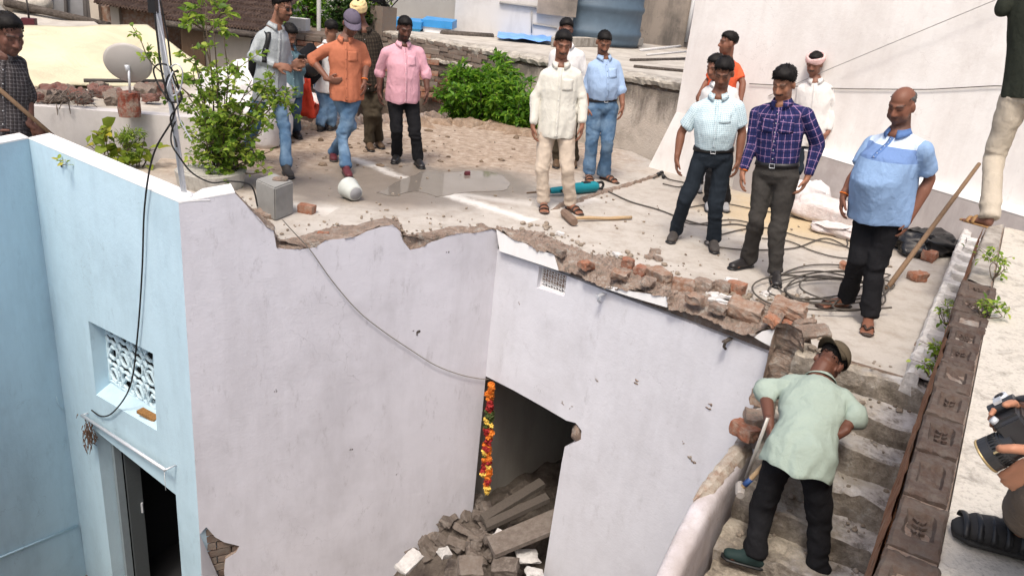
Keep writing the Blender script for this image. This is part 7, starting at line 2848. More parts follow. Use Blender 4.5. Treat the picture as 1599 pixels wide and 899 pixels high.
mb.build('blue_tape', plain('blue_tape', (.03, .08, .24), .5, .4), hd)
d_ = (b - a).normalized()
x_ = d_.cross(UP).normalized()
mb = MB()
mb.loft([a - x_ * .06, a - x_ * .05, a + x_ * .05, a + x_ * .06], [.022, .028, .028, .022], 8, smooth=False)
mb.build('hammer_head', plain('dusty_iron', (.36, .33, .30), .7, .4, .2, .3, 20), hm2)
# ================================================================== beyond the terrace
# --- old brick wall
ow = thing('brick_wall', at_z(OWR, -.6), 'old stained brick and plaster wall with crumbling cement coping behind the bushes', 'wall')
od = (OWL - OWR).to_2d().to_3d().normalized()
on_ = Vector((od.y, -od.x, 0))
if on_.dot(OWR) > 0: on_ = -on_
olen = (OWL - OWR).to_2d().length
oz = .98


def ob(s_, z, off=0.0):
    return at_z(OWR, z) + od * s_ + on_ * off


_t = NT('black_stained_plaster', .92, .15)
_n1, _n2 = _t.noise(1.6, 7, .7), _t.noise(6, 8, .72)
_c = _t.mix(_n2, (.46, .39, .325), (.62, .55, .48))
_z = _t.sep()[2]
_m = _t.n('ShaderNodeMapRange')
_m.inputs['From Min'].default_value, _m.inputs['From Max'].default_value = oz - .62, oz - .2
_t.l(_t.math('ADD', _z, _t.math('MULTIPLY', _t.math('SUBTRACT', _t.noise(2.6, 8, .75, src=_t.mapped((1.5, 1.5, .5))), .5), 1.5)), _m.inputs['Value'])
_c = _t.mix(_t.math('MULTIPLY', _m.outputs[0], .85), _c, _t.mix(_n2, (.05, .045, .04), (.17, .145, .12)))
_c = _t.mix(_t.math('MULTIPLY', _t.ramp(_n1, [(.5, (0, 0, 0)), (.68, (1, 1, 1))]), .55), _c, (.20, .16, .125))
_t.color(_c)
_t.bump(_t.math('ADD', _n2, _t.noise(40, 4)), .45, .03)
M['stained'] = _t.mat
mb = MB()
nx, nz_ = 70, 16
vs = []
S_PL = s2_pl = None
s_split = (PL(752, 120, (OWR, on_)) - OWR).dot(od)
for i in range(nx + 1):
    for j in range(nz_ + 1):
        s_ = -.3 + (s_split + .3) * i / nx
        z = -1.0 + (oz + .85) * j / nz_
        q = ob(s_, z)
        vs.append(q + on_ * (.018 * nz(q * 4) + .012 * nz(q * 12)) + UP * (.02 * nz(q * 6) if j == nz_ else 0))
mb.add(vs, [(i * (nz_ + 1) + j, (i + 1) * (nz_ + 1) + j, (i + 1) * (nz_ + 1) + j + 1, i * (nz_ + 1) + j + 1) for i in range(nx) for j in range(nz_)], 0, True)
mb.build('plaster_face', M['stained'], ow, fix=True)
mb = MB()
mb.hexa([ob(-.3, -1.5, -.05), ob(s_split, -1.5, -.05), ob(s_split, -1.5, -.3), ob(-.3, -1.5, -.3)], [ob(-.3, oz - .02, -.05), ob(s_split, oz - .02, -.05), ob(s_split, oz - .02, -.3), ob(-.3, oz - .02, -.3)])
mb.hexa([ob(s_split + .001, -1.5, .032), ob(olen + 2, -1.5, .032), ob(olen + 2, -1.5, -.3), ob(s_split + .001, -1.5, -.3)], [ob(s_split + .001, oz - .02, .032), ob(olen + 2, oz - .02, .032), ob(olen + 2, oz - .02, -.3), ob(s_split + .001, oz - .02, -.3)])
mb.build('wall_core', M['mortar'], ow, fix=True)
bms = []
for k in range(6):
    mb = MB()
    mb.box((0, 0, 0), (.225, .10, .068))
    jitter(mb, .007, 11, k * 4)
    bms.append(mb.mesh('brick', M['brick_old']))
bms_r = []
for k in range(3):
    mb = MB()
    mb.box((0, 0, 0), (.225, .10, .068))
    jitter(mb, .006, 11, k * 4 + 50)
    bms_r.append(mb.mesh('brick', M['brick']))
ang = math.atan2(od.y, od.x)
random.seed(12)
cnt = 0
for r_ in range(13):
    z = oz - .05 - .083 * r_
    s_ = s_split - .05 - random.uniform(0, .12) + (.0 if r_ % 2 else .12)
    while s_ < olen + .2 and cnt < 295:
        low = r_ > 6
        o = link('brick', random.choice(bms_r if low and random.random() < .75 else bms), ow, ob(s_ + .11, z + random.uniform(-.006, .006), random.uniform(-.02, .012)))
        o.rotation_euler = (random.uniform(-.03, .03), random.uniform(-.04, .04), ang + random.uniform(-.04, .04))
        s_ += .24
        cnt += 1
# top course seen along the whole wall, and the crumbling coping
mb = MB()
N_ = 150
vs = []
for i in range(N_ + 1):
    s_ = -.3 + (olen + 1.3) * i / N_
    for (a, z) in ((.03, -.10), (.055, -.04), (.04, .0), (-.12, .025), (-.34, .02), (-.5, .012)):
        q = ob(s_, oz + z, a)
        k = 1 if a > -.2 else .3
        vs.append(q + (noise.noise_vector(q * 6) * .03 + noise.noise_vector(q * 19) * .018) * k)
mb.add(vs, [(i * 6 + j, (i + 1) * 6 + j, (i + 1) * 6 + j + 1, i * 6 + j + 1) for i in range(N_) for j in range(5)], 0, False)
M['coping_old'] = plaster('old_cement_coping', (.46, .42, .36), (.16, .135, .11), .8, 2.2, bump=.6)
mb.build('coping', M['coping_old'], ow, fix=True)
# ledge of rough stone halfway down the brick part
mb = MB()
vs = []
s_a2, s_b2 = (PL(742, 95, (OWR, on_)) - OWR).dot(od), olen + .3
for i in range(61):
    s_ = s_a2 + (s_b2 - s_a2) * i / 60
    for (a, z) in ((.03, -.07), (.09, -.04), (.085, .01), (.0, .05)):
        q = ob(s_, oz - .33 + z + .0 * s_, a)
        vs.append(q + noise.noise_vector(q * 6) * .03 + noise.noise_vector(q * 17) * .02)
mb.add(vs, [(i * 4 + j, (i + 1) * 4 + j, (i + 1) * 4 + j + 1, i * 4 + j + 1) for i in range(60) for j in range(3)], 0, False)
mb.build('rough_ledge', M['coping_old'], ow, fix=True)

# --- neighbour's flat roof behind the old wall
mb = MB()
bk = Vector((-on_.x, -on_.y, 0))
mb.poly([[ob(-.5, oz + .0, -.25), ob(olen + 3, oz, -.25), ob(olen + 3, oz, -.25) + bk * 7, ob(-3.5, oz, -.25) + bk * 9, ob(-3.5, oz, -.25)]], UP, .3)
M['roof2'] = plaster('grey_roof_screed', (.50, .46, .40), (.24, .20, .165), .7, .9, bump=.3)
tag(mb.build('neighbour_roof', M['roof2'], fix=True), kind='structure')


def rz_(u, v):
    return Z(u, v, oz + .02)


# slabs and poles lying on that roof
LG = 'timbers lying on the neighbour roof'
for i, (u0, v0, u1, v1, r_, lab) in enumerate(((1000, 79, 1075, 71, .035, 'pale pipe lying nearest the dark wall on the far roof'), (985, 94, 1075, 92, .03, 'thin timber lying across the far roof, middle one'), (990, 104, 1078, 112, .03, 'thin timber nearest the roof edge'), (1010, 86, 1078, 80, .02, 'thin pale rod between two timbers on the far roof'))):
    mb = MB()
    mb.loft([rz_(u0, v0), rz_(u1, v1)], [r_, r_], 7)
    obj_thing(mb.build('timber', M['brick_white'] if i in (0, 3) else M['mortar_dark']), lab, 'timber', LG)
mb = MB()
a, b = rz_(860, 72), rz_(1003, 72)
mb.hexa([a, b, b + Vector((0, .5, 0)), a + Vector((0, .5, 0))], [p + UP * .16 for p in (a, b, b + Vector((0, .5, 0)), a + Vector((0, .5, 0)))])
jitter(mb, .03, 2)
tag(mb.build('roof_kerb', M['coping_old'], fix=True), kind='structure')

# --- water tank
tw = rz_(922, 66)
tank = thing('water_tank', tw, 'blue grey ribbed plastic water tank on the far roof', 'water tank')
tr_ = ((rz_(958, 66) - rz_(888, 66)).length) / 2
M['tank'] = plain('blue_grey_tank', (.085, .125, .165), .55, .4, var=.25, scale=6)
mb = MB()
pf = [(.98, 0), (1.0, .05)]
for k in range(5):
    z0 = .10 + k * .30
    pf += [(1.0, z0), (1.035, z0 + .03), (1.035, z0 + .07), (1.0, z0 + .10)]
pf += [(1.0, 1.62), (.9, 1.72), (.5, 1.82), (.3, 1.84)]
mb.loft([tw + UP * (z * tr_ / .62) for _, z in pf], [r * tr_ for r, _ in pf], 32)
mb.build('tank_shell', M['tank'], tank)
mb = MB()
mb.loft([tw + UP * (1.84 * tr_ / .62), tw + UP * (1.92 * tr_ / .62)], [tr_ * .35, tr_ * .33], 20)
mb.build('tank_lid', M['black'], tank)
mb = MB()
mb.loft([tw - UP * .1, tw], [tr_ * 1.02, tr_ * 1.02], 20)
mb.build('tank_stand', M['mortar_dark'], tank)
mb = MB()
p = rz_(926, 68)
random.seed(5)
for k in range(14):
    mb.ell(p + Vector((random.gauss(0, .09), random.gauss(0, .05), .08 + random.uniform(0, .14))), (.05, .04, .045), None, 8, 6)
obj_thing(jitter(mb, .02, 9).build('yellow_rag', cloth('yellow_cloth', (.75, .60, .15))), 'crumpled yellow rag at the foot of the water tank', 'rag')

# --- dark weathered house and pipe
def house_box(name, label, u0, u1, vb, y, ztop, depth, mat, zb=None, cat='house', extra=None):
    """a house front facing the camera at distance y between two photo columns"""
    a, b = AT(u0, vb, y), AT(u1, vb, y)
    z0 = zb if zb is not None else min(a.z, b.z)
    t = thing(name, at_z((a + b) / 2, z0), label, cat)
    a, b = at_z(a, z0), at_z(b, z0)
    mb = MB()
    dv = Vector((0, depth, 0))
    mb.hexa([a, b, b + dv, a + dv], [at_z(p, ztop) for p in (a, b, b + dv, a + dv)])
    mb.build('wall', mat, t, fix=True)
    return t, a, b


M['darkhouse'] = plaster('weathered_dark_plaster', (.30, .255, .215), (.075, .068, .062), .85, .6, blotch=(.12, .105, .095))
dh, a, b = house_box('house', 'dark weathered windowless house wall beside the white one', 958, 1120, 68, rz_(1020, 68).y, 4.2, 3, M['darkhouse'], oz)
mb = MB()
mb.loft([AT(1071, 66, a.y - .06), AT(1087, -20, a.y - .06)], [.05, .05], 10)
mb.build('drain_pipe', plain('grey_pipe', (.5, .5, .5), .5, .3), dh)
M['farwall'] = plaster('far_grey_white_wall', (.58, .56, .54), (.36, .335, .315), .6, .6)
M['fargrey'] = plaster('far_grey_cement', (.34, .33, .315), (.24, .225, .21), .5, .5)
yw = rz_(760, 54).y
fw_, a, b = house_box('house', 'long pale wall of the far house behind the blue sheets', 708, 892, 54, yw, 3.4, 3, M['farwall'], oz - .5)
fg_, a2_, b2_ = house_box('house', 'grey cement house wall left of the long pale wall', 540, 712, 50, yw + .6, 3.6, 3, M['fargrey'], -2.0)
fd_, a3_, b3_ = house_box('house', 'dark stained upper wall left of the water tank', 838, 900, 20, yw - .15, 3.6, 2, M['darkhouse'], AT(838, 21, yw).z)
# ledge line and pipes on the pale wall
mb = MB()
pa_, pb_ = AT(780, 4, yw - .05), AT(838, 12, yw - .05)
mb.loft([pa_, pb_], [.03, .03], 6)
mb.loft([AT(832, 38, yw - .03), AT(870, 44, yw - .03)], [.02, .02], 6)
mb.loft([AT(830, 18, yw - .03), AT(830, 52, yw - .03)], [.015, .015], 6)
mb.build('drain_pipe', M['fargrey'], fw_)
# brick stub with bare reinforcing rods
rs = thing('brick_pillar', rz_(770, 53), 'short dark brick pillar stub with bare steel rods on the far roof', 'pillar')
pk = rz_(770, 53)
mb = MB()
mb.box(pk + UP * .16, (.38, .35, .32), rotz(.2))
jitter(mb, .03, 4)
mb.build('pillar_stub', M['brick_dark'], rs)
for k, (dx, dy) in enumerate(((-.12, -.1), (-.02, .1), (.06, -.1), (.14, .08))):
    mb = MB()
    mb.loft([pk + Vector((dx, dy, .3)), pk + Vector((dx * 1.1, dy, .95 + .03 * k))], [.012, .012], 6)
    mb.build('steel_rod', M['brownshoe'], rs)
mb = MB()
mb.box(pk + UP * 1.0, (.5, .4, .2), rotz(.2))
jitter(mb, .04, 4)
mb.build('cement_head', M['brick_dark'], rs)
# blue sheet on the far roof, blue covered boxes
mb = MB()
vs = []
for i in range(31):
    for j in range(7):
        q = rz_(778 + 84 * i / 30, 56 + (8 * i / 30)).lerp(rz_(776 + 84 * i / 30, 62 + 8 * i / 30), j / 6)
        vs.append(q + UP * (.04 + .06 * math.sin(math.pi * j / 6) + .05 * nz(q * 5)))
mb.add(vs, [(i * 7 + j, (i + 1) * 7 + j, (i + 1) * 7 + j + 1, i * 7 + j + 1) for i in range(30) for j in range(6)], 0, True)
M['bluesheet'] = plain('blue_tarpaulin', (.15, .33, .72), .5, .4, var=.3, scale=5)
o = mb.build('blue_sheet', M['bluesheet'])
md = o.modifiers.new('thick', 'SOLIDIFY')
md.thickness = .01
obj_thing(o, 'crumpled pale blue plastic sheet lying on the far roof', 'plastic sheet')
mb = MB()
mb.loft([rz_(690, 52), rz_(770, 57)], [.07, .06], 8)
mb.loft([rz_(838, 52), rz_(885, 55)], [.06, .05], 8)
tag(jitter(mb, .03, 5).build('roof_debris', M['mortar_dark']), kind='stuff')
for i, (u0, u1, v0, v1, lab) in enumerate(((602, 655, 29, 52, 'blue covered box, the left one beyond the old brick wall'), (660, 703, 30, 54, 'white box with a blue cover, the right one beyond the old brick wall'))):
    y_ = rz_(650, 46).y - .4 + .2 * i
    A0, B0_ = AT(u0, v1, y_), AT(u1, v1, y_)
    zt_ = AT(u0, v0, y_).z
    zb_ = min(A0.z, B0_.z) - .3
    bx = thing('covered_box', at_z(A0, zb_), lab, 'box')
    dv = Vector((0, .8, 0))
    a_, b_ = at_z(A0, zb_), at_z(B0_, zb_)
    mb = MB()
    mb.hexa([a_, b_, b_ + dv, a_ + dv], [at_z(p, zt_ - .14) for p in (a_, b_, b_ + dv, a_ + dv)])
    mb.build('box', M['white'] if i else plain('cyan_paint', (.08, .42, .62), .5, .4), bx, fix=True)
    mb = MB()
    e = Vector((.04, 0, 0))
    mb.hexa([at_z(a_ - e, zt_ - .139) - dv * .05, at_z(b_ + e, zt_ - .139) - dv * .05, at_z(b_ + e, zt_ - .139) + dv, at_z(a_ - e, zt_ - .139) + dv], [at_z(a_ - e, zt_) - dv * .05, at_z(b_ + e, zt_) - dv * .05, at_z(b_ + e, zt_ + .02) + dv, at_z(a_ - e, zt_ + .02) + dv])
    jitter(mb, .02, 3)
    mb.build('blue_cover', plain('bright_blue_sheet', (.04, .26, .58), .45, .4, var=.3, scale=4), bx, fix=True)
# brick post with tangled wires, left end of the old wall
po = thing('brick_pillar', ob(olen + .25, oz - .2), 'brick post end of the old wall with tangled wires on top', 'pillar')
pk = ob(olen + .25, oz, -.1)
mb = MB()
mb.box(pk + UP * .1, (.38, .36, .7), rotz(ang))
jitter(mb, .03, 4)
mb.build('post', M['brick_old'], po)
mb = MB()
random.seed(8)
for k in range(16):
    pts_ = [pk + UP * .4 + Vector((random.gauss(0, .14), random.gauss(0, .1), random.uniform(0, .45))) for _ in range(4)]
    mb.loft(spline(pts_, 4), [.012] * 13, 5)
mb.build('wire_tangle', M['rubber'], po)

# --- left: neighbour's lower roof, dish, tarpaulin, debris
NR = .45
gw = thing('wall', Z(150, 262), 'low grey white parapet wall behind the yellow green plants', 'wall')
ga, gb = at_z(AT(-60, 190, 7.62), NR), Z(262, 186, NR)
gdv = (gb - ga).to_2d().to_3d().normalized()
gn = Vector((gdv.y, -gdv.x, 0))
if gn.dot(ga) > 0: gn = -gn
ge = gb + Vector((.32, .22, 0))
mb = MB()
mb.hexa([at_z(ga, -.2), at_z(ge, -.2), at_z(ge, -.2) - gn * .18, at_z(ga, -.2) - gn * .18], [ga, ge, ge - gn * .18, ga - gn * .18])
mb.build('wall_face', plaster('grey_white_plaster', (.56, .53, .51), (.36, .33, .30), .5, 1.2), gw, fix=True)
mb = MB()
mb.poly([[ga - gn * .17, ge - gn * .17, ge + Vector((.25, 2.6, 0)), Z(330, 118, NR), Z(30, 100, NR), ga - gn * 4 - gdv * 2]], UP, .15)
o = mb.build('neighbour_roof', M['roof2'], fix=True)
o.location.z = -.012
tag(o, kind='structure')
# satellite dish on a small brick pier
dp = thing('satellite_dish', Z(203, 180, NR), 'grey satellite dish on a short weathered red pillar', 'satellite dish')
q0 = Z(203, 181, NR)
qc = Vector((-q0.x, -q0.y, 0)).normalized()
dq = lambda u, v, d=0.0: PL(u, v, (q0, qc), d)
ph_ = (dq(203, 144) - q0).length
mb = MB()
mb.loft([q0 + UP * ph_ * t_ for t_ in (0, .3, .6, 1)], [.105, .11, .105, .112], 12, smooth=False)
jitter(mb, .014, 9)
mb.build('pier', rubble('flaking_red_pier', [(.20, .045, .03), (.30, .09, .06), (.34, .26, .21), (.42, .36, .3)], 12), dp)
mb = MB()
mb.loft([dq(203, 145, .05), dq(201, 108, .07)], [.012, .012], 8)
mb.build('mast', M['steel'], dp)
c_ = dq(200, 98, .03)
dn_ = -(qc * .9 - UP * .30 + Vector((-.25, 0, 0))).normalized()
du = UP.cross(dn_).normalized()
dv_ = dn_.cross(du)
mb = MB()
vs = []
nr_, na_ = 8, 32
dr = .5 * (dq(239, 98) - dq(161, 98)).length
for j in range(nr_ + 1):
    rr_ = j / nr_
    for i in range(na_):
        a = 2 * math.pi * i / na_
        vs.append(c_ + du * (math.cos(a) * dr * rr_) + dv_ * (math.sin(a) * dr * rr_ * .92) + dn_ * (.10 * dr * 2 * (rr_ ** 2 - 1)))
mb.add(vs, [(j * na_ + i, (j + 1) * na_ + i, (j + 1) * na_ + (i + 1) % na_, j * na_ + (i + 1) % na_) for j in range(nr_) for i in range(na_)], 0, True)
o = mb.build('dish', plain('dish_grey', (.44, .41, .385), .5, .35, var=.08, scale=5), dp, fix=True)
md = o.modifiers.new('thick', 'SOLIDIFY')
md.thickness = .006
mb = MB()
mb.loft([c_ - dn_ * .05, dq(201, 114, .05)], [.025, .022], 8)
mb.build('bracket', M['steel'], dp)
mb = MB()
mb.loft([c_ - dv_ * dr * .85, c_ - dv_ * dr * .55 + dn_ * .30], [.008, .008], 6)
mb.ell(c_ - dv_ * dr * .5 + dn_ * .31, (.03, .03, .03))
mb.build('feed_arm', M['dustshoe'], dp)
# yellow tarpaulin sloping up behind
tq = [Z(30, 140, NR + .02), Z(345, 124, NR + .02)]
y_top = 11.6
tt = [AT(20, 42, y_top - .6), AT(236, 44, y_top + .3)]
tm2 = [AT(345, 118, 9.2)]
nx, ny = 46, 24
vs = []
for i in range(nx + 1):
    for j in range(ny + 1):
        t_ = i / nx
        q = tq[0].lerp(tq[1], t_).lerp(tt[0].lerp(tt[1], t_), j / ny)
        fold = 1 - abs(noise.noise(Vector((q.x * 1.1, q.z * 2.2, 3)))) * 2
        q = q + Vector((0, -1, .5)) * (.14 * nz(q * 1.3) + .07 * fold)
        vs.append(q)
mb = MB()
mb.add(vs, [(i * (ny + 1) + j, (i + 1) * (ny + 1) + j, (i + 1) * (ny + 1) + j + 1, i * (ny + 1) + j + 1) for i in range(nx) for j in range(ny)], 0, True)
tpn = NT('cream_yellow_tarpaulin', .7, .2)
nn = tpn.noise(1.8, 6, .65, dist=.5)
tpn.color(tpn.mix(tpn.math('MULTIPLY', tpn.ramp(nn, [(.46, (0, 0, 0)), (.66, (1, 1, 1))]), .55), (.62, .56, .385), (.46, .41, .28)))  # darker streaks put the shade of the folds into the colour
tpn.bump(nn, .5, .08)
o = mb.build('tarpaulin', tpn.mat)
md = o.modifiers.new('thick', 'SOLIDIFY')
md.thickness = .012
obj_thing(o, 'large cream yellow tarpaulin spread over the sloping neighbour roof', 'tarpaulin')
mb = MB()
a, b, c_, d = tq[0], tq[1], at_z(tt[1], -1), at_z(tt[0], -1)
mb.hexa([at_z(a, -1) + Vector((0, .1, 0)), at_z(b, -1) + Vector((0, .1, 0)), c_, d], [a + Vector((0, .1, -.06)), b + Vector((0, .1, -.06)), tt[1] + Vector((0, 0, -.1)), tt[0] + Vector((0, 0, -.1))])
tag(mb.build('roof_slope', M['fargrey'], fix=True), kind='structure')
# rail in front of it
mb = MB()
mb.loft([Z(131, 126, NR + .12), Z(262, 127, NR + .12)], [.022, .022], 8)
obj_thing(mb.build('rail', M['dustshoe']), 'thin dark rail lying level behind the satellite dish', 'rail')
# row of debris bricks along the tarpaulin foot
DG = 'old bricks and stones along the tarpaulin foot'
random.seed(14)
dm = [brickmesh('stone', (.30, .2, .15), 200 + k, M['brick_old'] if k % 2 else brick_mat('dark_red_debris', (.15, .06, .045), (.2, .1, .08), (.2, .17, .15), .5), .03) for k in range(6)]
for i in range(22):
    u = 70 + 195 * i / 21
    if 188 < u < 216: continue
    o = link('stone', dm[i % 6], None, Z(u + random.uniform(-4, 4), 150 + random.uniform(-12, 8) - (u > 150) * 4, NR + .06))
    o.rotation_euler = (random.uniform(-.3, .3), random.uniform(-.3, .3), random.uniform(0, 3))
    k = random.uniform(.5, .9)
    o.scale = (k, k, k)
    obj_thing(o, 'weathered brick or stone in the row along the foot of the yellow tarpaulin', 'stone', DG)
# sloping brick edge over a green washed wall
gr = thing('wall', Z(70, 195, NR), 'pale green washed wall topped by a sloping row of bricks', 'wall')
a, b = AT(40, 205, 8.3), AT(128, 192, 8.5)
a, b = at_z(a, NR - .3), at_z(b, NR - .3)
za, zb2 = PL(52, 152, (a, qc)).z, PL(128, 182, (b, qc)).z
mb = MB()
dv = -gn * .35
mb.hexa([a - gdv * .4, b, b + dv, a + dv - gdv * .4], [at_z(a - gdv * .4, za + .05), at_z(b, zb2), at_z(b, zb2) + dv, at_z(a - gdv * .4, za + .05) + dv])
mb.build('green_face', plaster('pale_green_wash', (.30, .46, .38), (.16, .19, .165), .7, 3), gr, fix=True)
for i in range(9):
    t_ = i / 8
    mb = MB()
    mb.box((0, 0, 0), (.12, .3, .07))
    jitter(mb, .012, 9, i)
    o = mb.build('brick', M['brick_old'] if i % 3 else M['brick_dusty'], gr)
    o.location = at_z(a.lerp(b, t_), za + (zb2 - za) * t_ + .045) + dv * .4
    o.rotation_euler = (0, math.atan2(za - zb2, (b - a).length), math.atan2(gdv.y, gdv.x) + random.uniform(-.1, .1))
mb = MB()
random.seed(6)
c_ = Z(112, 158, NR + .06)
for k in range(70):
    p = c_ + Vector((random.gauss(0, .10), random.gauss(0, .08), random.uniform(-.04, .07)))
    d = Vector((random.gauss(0, 1), random.gauss(0, 1), random.gauss(0, .4))).normalized() * .12
    mb.loft([p, p + d * .5 + UP * .02, p + d], [.006, .006, .004], 4, smooth=False)
tag(mb.build('dry_straw', plain('dry_straw', (.16, .13, .11), .9, .1, var=.4)), kind='stuff')

# --- houses at the back left
M['tileroof'] = rubble('old_roof_tiles', [(.055, .035, .03), (.105, .07, .055), (.16, .115, .09)], 7, .95, .5)
M['beige'] = plaster('beige_house_wash', (.50, .44, .36), (.3, .26, .22), .5, .5)


def tile_roof(parent, A, B, up_v, rows, cols, thick=.05, mat=None):
    """rows of half-round tiles laid from eave A-B up the slope"""
    mb = MB()
    n_ = cols * 4
    for r_ in range(rows):
        o_ = up_v * (r_ / rows)
        e_ = up_v * ((r_ + 1.15) / rows)
        vs = []
        for i in range(n_ + 1):
            t_ = i / n_
            h_ = abs(math.sin(t_ * cols * math.pi)) * thick
            w_ = .012 * noise.noise(Vector((i * .7, r_ * 1.3, 1)))
            p = A.lerp(B, t_)
            vs += [p + o_ + UP * (h_ + .035 + w_), p + e_ + UP * (h_ + w_)]
        mb.add(vs, [(2 * i, 2 * i + 2, 2 * i + 3, 2 * i + 1) for i in range(n_)], 0, False)
    o = mb.build('tile_roof', mat or M['tileroof'], parent)
    md = o.modifiers.new('thick', 'SOLIDIFY')
    md.thickness = .02
    return o


y1 = 13.2
# brick house with a tiled roof (left)
th1, a, b = house_box('house', 'low brick house with a rusty tiled roof behind the dish', 150, 262, 46, y1, AT(200, 14, y1).z, 2.5, M['brick_dusty'], -1.0)
tile_roof(th1, AT(146, 8, y1 - .35), AT(275, 30, y1 - .35), Vector((0, 2.6, .65)), 9, 26)
for u in (152, 183):
    mb = MB()
    p = AT(u, 44, y1 - .03)
    mb.box(at_z(p, p.z + .2), (.14, .08, 1.1))
    mb.build('pillar', M['beige'], th1)
# long low tiled roof (middle)
th2, a, b = house_box('house', 'beige house with a long low dark tiled roof behind the shrub', 300, 400, 112, 12.2, AT(350, 50, 12.2).z, 2.6, M['beige'], -1.0)
tile_roof(th2, AT(255, 34, 11.9), AT(405, 52, 11.9), Vector((0, 2.4, .5)), 8, 30)
mb = MB()
p0_, p1_ = AT(258, 37, 11.85), AT(404, 56, 11.85)
mb.loft([p0_, p1_], [.05, .05], 6)
mb.build('eave_beam', M['mortar_dark'], th2)
mb = MB()
p = AT(302, 75, 12.17)
mb.box(p, (.35, .04, .6))
mb.build('plank_door', M['wood'], th2)
# white house with dark openings
th3, a, b = house_box('house', 'white house front with tall dark openings beyond the tiled roofs', 258, 388, 30, 16.5, 3.6, 3, M['white'], -1.0)
for u0, u1 in ((341, 350), (358, 369)):
    mb = MB()
    A0, B0_ = AT(u0, 24, 16.44), AT(u1, 24, 16.44)
    mb.hexa([at_z(A0, .8), at_z(B0_, .8), at_z(B0_, .8) + Vector((0, .1, 0)), at_z(A0, .8) + Vector((0, .1, 0))], [at_z(A0, 3.2), at_z(B0_, 3.2), at_z(B0_, 3.2) + Vector((0, .1, 0)), at_z(A0, 3.2) + Vector((0, .1, 0))])
    w_ = mb.build('window', M['brownshoe'], th3, fix=True)
    mb = MB()
    mb.loft([at_z((A0 + B0_) / 2, .8) - Vector((0, .02, 0)), at_z((A0 + B0_) / 2, 3.2) - Vector((0, .02, 0))], [.03, .03], 4)
    mb.build('frame', M['beige'], w_)
# grey sheet house at far left
th4, a, b = house_box('house', 'grey corrugated sheet house front at the far left', 70, 142, 30, 13.6, AT(100, -60, 13.6).z, 2.5, plain('dull_sheet_metal', (.26, .26, .265), .6, .4, .3, .25, 6), -1.0)
for u in (72, 98, 130, 136):
    mb = MB()
    mb.loft([at_z(AT(u, 28, 13.55), -.4), AT(u + 2, -40, 13.55)], [.05 if u > 120 else .03] * 2, 6)
    mb.build('post', M['dustshoe'], th4)
# whitish roof and thatch in front of it
mb = MB()
A0, B0_ = AT(20, 40, 12.0), AT(160, 43, 12.0)
C0_, D0_ = AT(138, 28, 13.4), AT(20, 8, 13.4)
mb.hexa([p - UP * .12 for p in (A0, B0_, C0_, D0_)], [A0, B0_, C0_, D0_])
jitter(mb, .02, 2)
obj_thing(mb.build('shed_roof', M['roof2'], fix=True), 'pale sloping shed roof above the yellow tarpaulin', 'roof')
mb = MB()
mb.loft([AT(10, 4, 12.9), AT(90, 22, 12.9), AT(140, 33, 12.9), AT(170, 40, 12.9)], [.07, .06, .06, .05], 7)
obj_thing(jitter(mb, .03, 6).build('log', M['mortar_dark']), 'dark log lying along the pale shed roof edge', 'log')
mb = MB()
p = AT(46, 36, 11.7)
mb.box(p, (.17, .15, .13), rotz(.3))
bk_ = thing('planter_box', p - UP * .06, 'small dark box with a stick on the pale shed roof', 'box')
mb.build('box', M['maroon'], bk_)
mb = MB()
mb.loft([p + UP * .05, p + UP * .4], [.014, .012], 6)
mb.build('stick', M['dustshoe'], bk_)
for i, (u, v, r_, lab) in enumerate(((32, 5, .26, 'rough stone at the far left corner of the shed roof'), (56, 6, .22, 'rough stone right of the corner one on the shed roof'))):
    mb = MB()
    mb.ell(AT(u, v, 13.2), (r_ * 1.3, r_, r_ * .8))
    obj_thing(jitter(mb, .05, 4).build('stone', M['coping_old']), lab, 'stone')
# brick wall bit and small walls between the men
th5, a, b = house_box('house', 'small brick outhouse wall seen between the teal and orange shirts', 452, 560, 100, 14.2, AT(480, 52, 14.2).z, 1.5, M['brick_old'], -2.5)
for r_ in range(9):
    for k in range(9):
        mb_ = bms_r[(r_ + k) % 3] if (r_ * k) % 3 else bms[(r_ + k) % 6]
        o = link('brick', mb_, th5, at_z(a, 0) + Vector((.15 + .3 * k - .15 * (r_ % 2), -.02, AT(480, 54, 14.2).z - .06 - .095 * r_)))
        o.scale = (1.25, 1, 1.15)
mb = MB()
A0 = AT(430, 30, 14.6)
mb.box(AT(466, 42, 14.7), (.35, .3, .3))
obj_thing(mb.build('cement_wall', M['farwall']), 'short white wall piece behind the man in teal', 'wall')
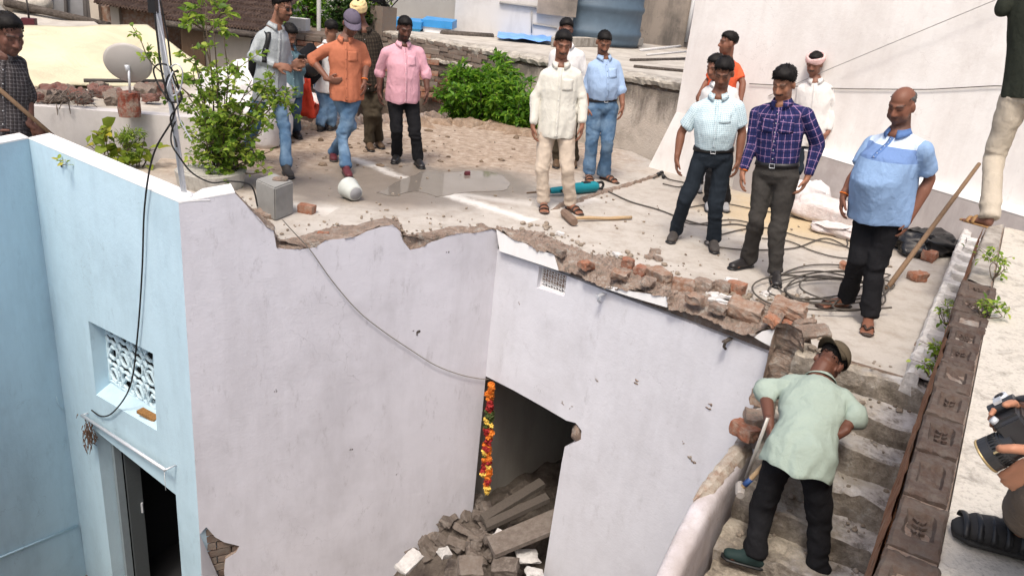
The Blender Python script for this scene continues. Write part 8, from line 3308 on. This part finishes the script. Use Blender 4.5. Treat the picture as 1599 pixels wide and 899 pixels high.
# trees between the houses
TG = 'trees among the far houses'
for i, (u, v, y_, rad_, lab, mat) in enumerate(((402, 14, 15.2, .75, 'round bright green tree between the white house and the slim man', 'leaf'), (486, 14, 16.0, .55, 'green tree top above the small brick outhouse', 'leaf_bright'), (545, 22, 15.6, .45, 'small dark tree behind the cap of the orange shirted man', 'leaf_dark'), (568, 20, 16.2, .5, 'leafy tree beside the brick post', 'leaf'))):
    c_ = AT(u, v, y_)
    rr = random.Random(90 + i)
    t = thing('tree', at_z(c_, GZ), lab, 'tree', TG)
    mb = MB()
    mb.loft([at_z(c_, GZ), at_z(c_, c_.z - rad_ * .6) + Vector((.1, 0, 0)), c_], [.12, .09, .03], 8)
    for k in range(6):
        d = Vector((rr.gauss(0, 1), rr.gauss(0, 1), rr.uniform(.1, 1))).normalized() * rad_ * .8
        mb.loft([c_ - UP * rad_ * .4, c_ + d * .5, c_ + d], [.05, .03, .01], 6)
    mb.build('trunk', M['bark'], t)
    lb, shd = MB(), []
    for k in range(70):
        d = Vector((rr.gauss(0, 1), rr.gauss(0, 1), rr.gauss(0, 1))).normalized()
        cc = c_ + d * rad_ * rr.uniform(.4, 1.0)
        sh0 = rr.uniform(.1, .9)
        for q in range(24):
            p = cc + Vector((rr.gauss(0, .10), rr.gauss(0, .10), rr.gauss(0, .08)))
            leaf_faces(lb, shd, p, Vector((rr.gauss(0, 1), rr.gauss(0, 1), rr.gauss(-.2, .6))), UP + Vector((rr.gauss(0, .4), rr.gauss(0, .4), 0)), .10, .05, min(1, max(0, rr.gauss(sh0, .15))))
    me = lb.mesh('crown', M[mat])
    set_attr(me, 'shade', np.array(shd), 'FLOAT')
    link('crown', me, t)
# far houses closing the view
for i, (u0, u1, y_, zt_, mat, lab) in enumerate(((-120, 75, 19, 3.2, 'fargrey', 'grey far house beyond the left edge sheds'), (380, 560, 20, 4.2, 'farwall', 'pale far house behind the trees'), (140, 262, 21, 4.0, 'fargrey', 'far grey house above the rusty tiled roof'))):
    house_box('house', lab, u0, u1, 30, y_, zt_, 3, M[mat], GZ)
mb = MB()
p = AT(478, 28, 14.9)
mb.loft([at_z(AT(498, 50, 15), -1), AT(498, -10, 15)], [.04, .04], 8)
obj_thing(mb.build('utility_pole', M['fargrey']), 'grey pole rising behind the man in teal', 'pole')
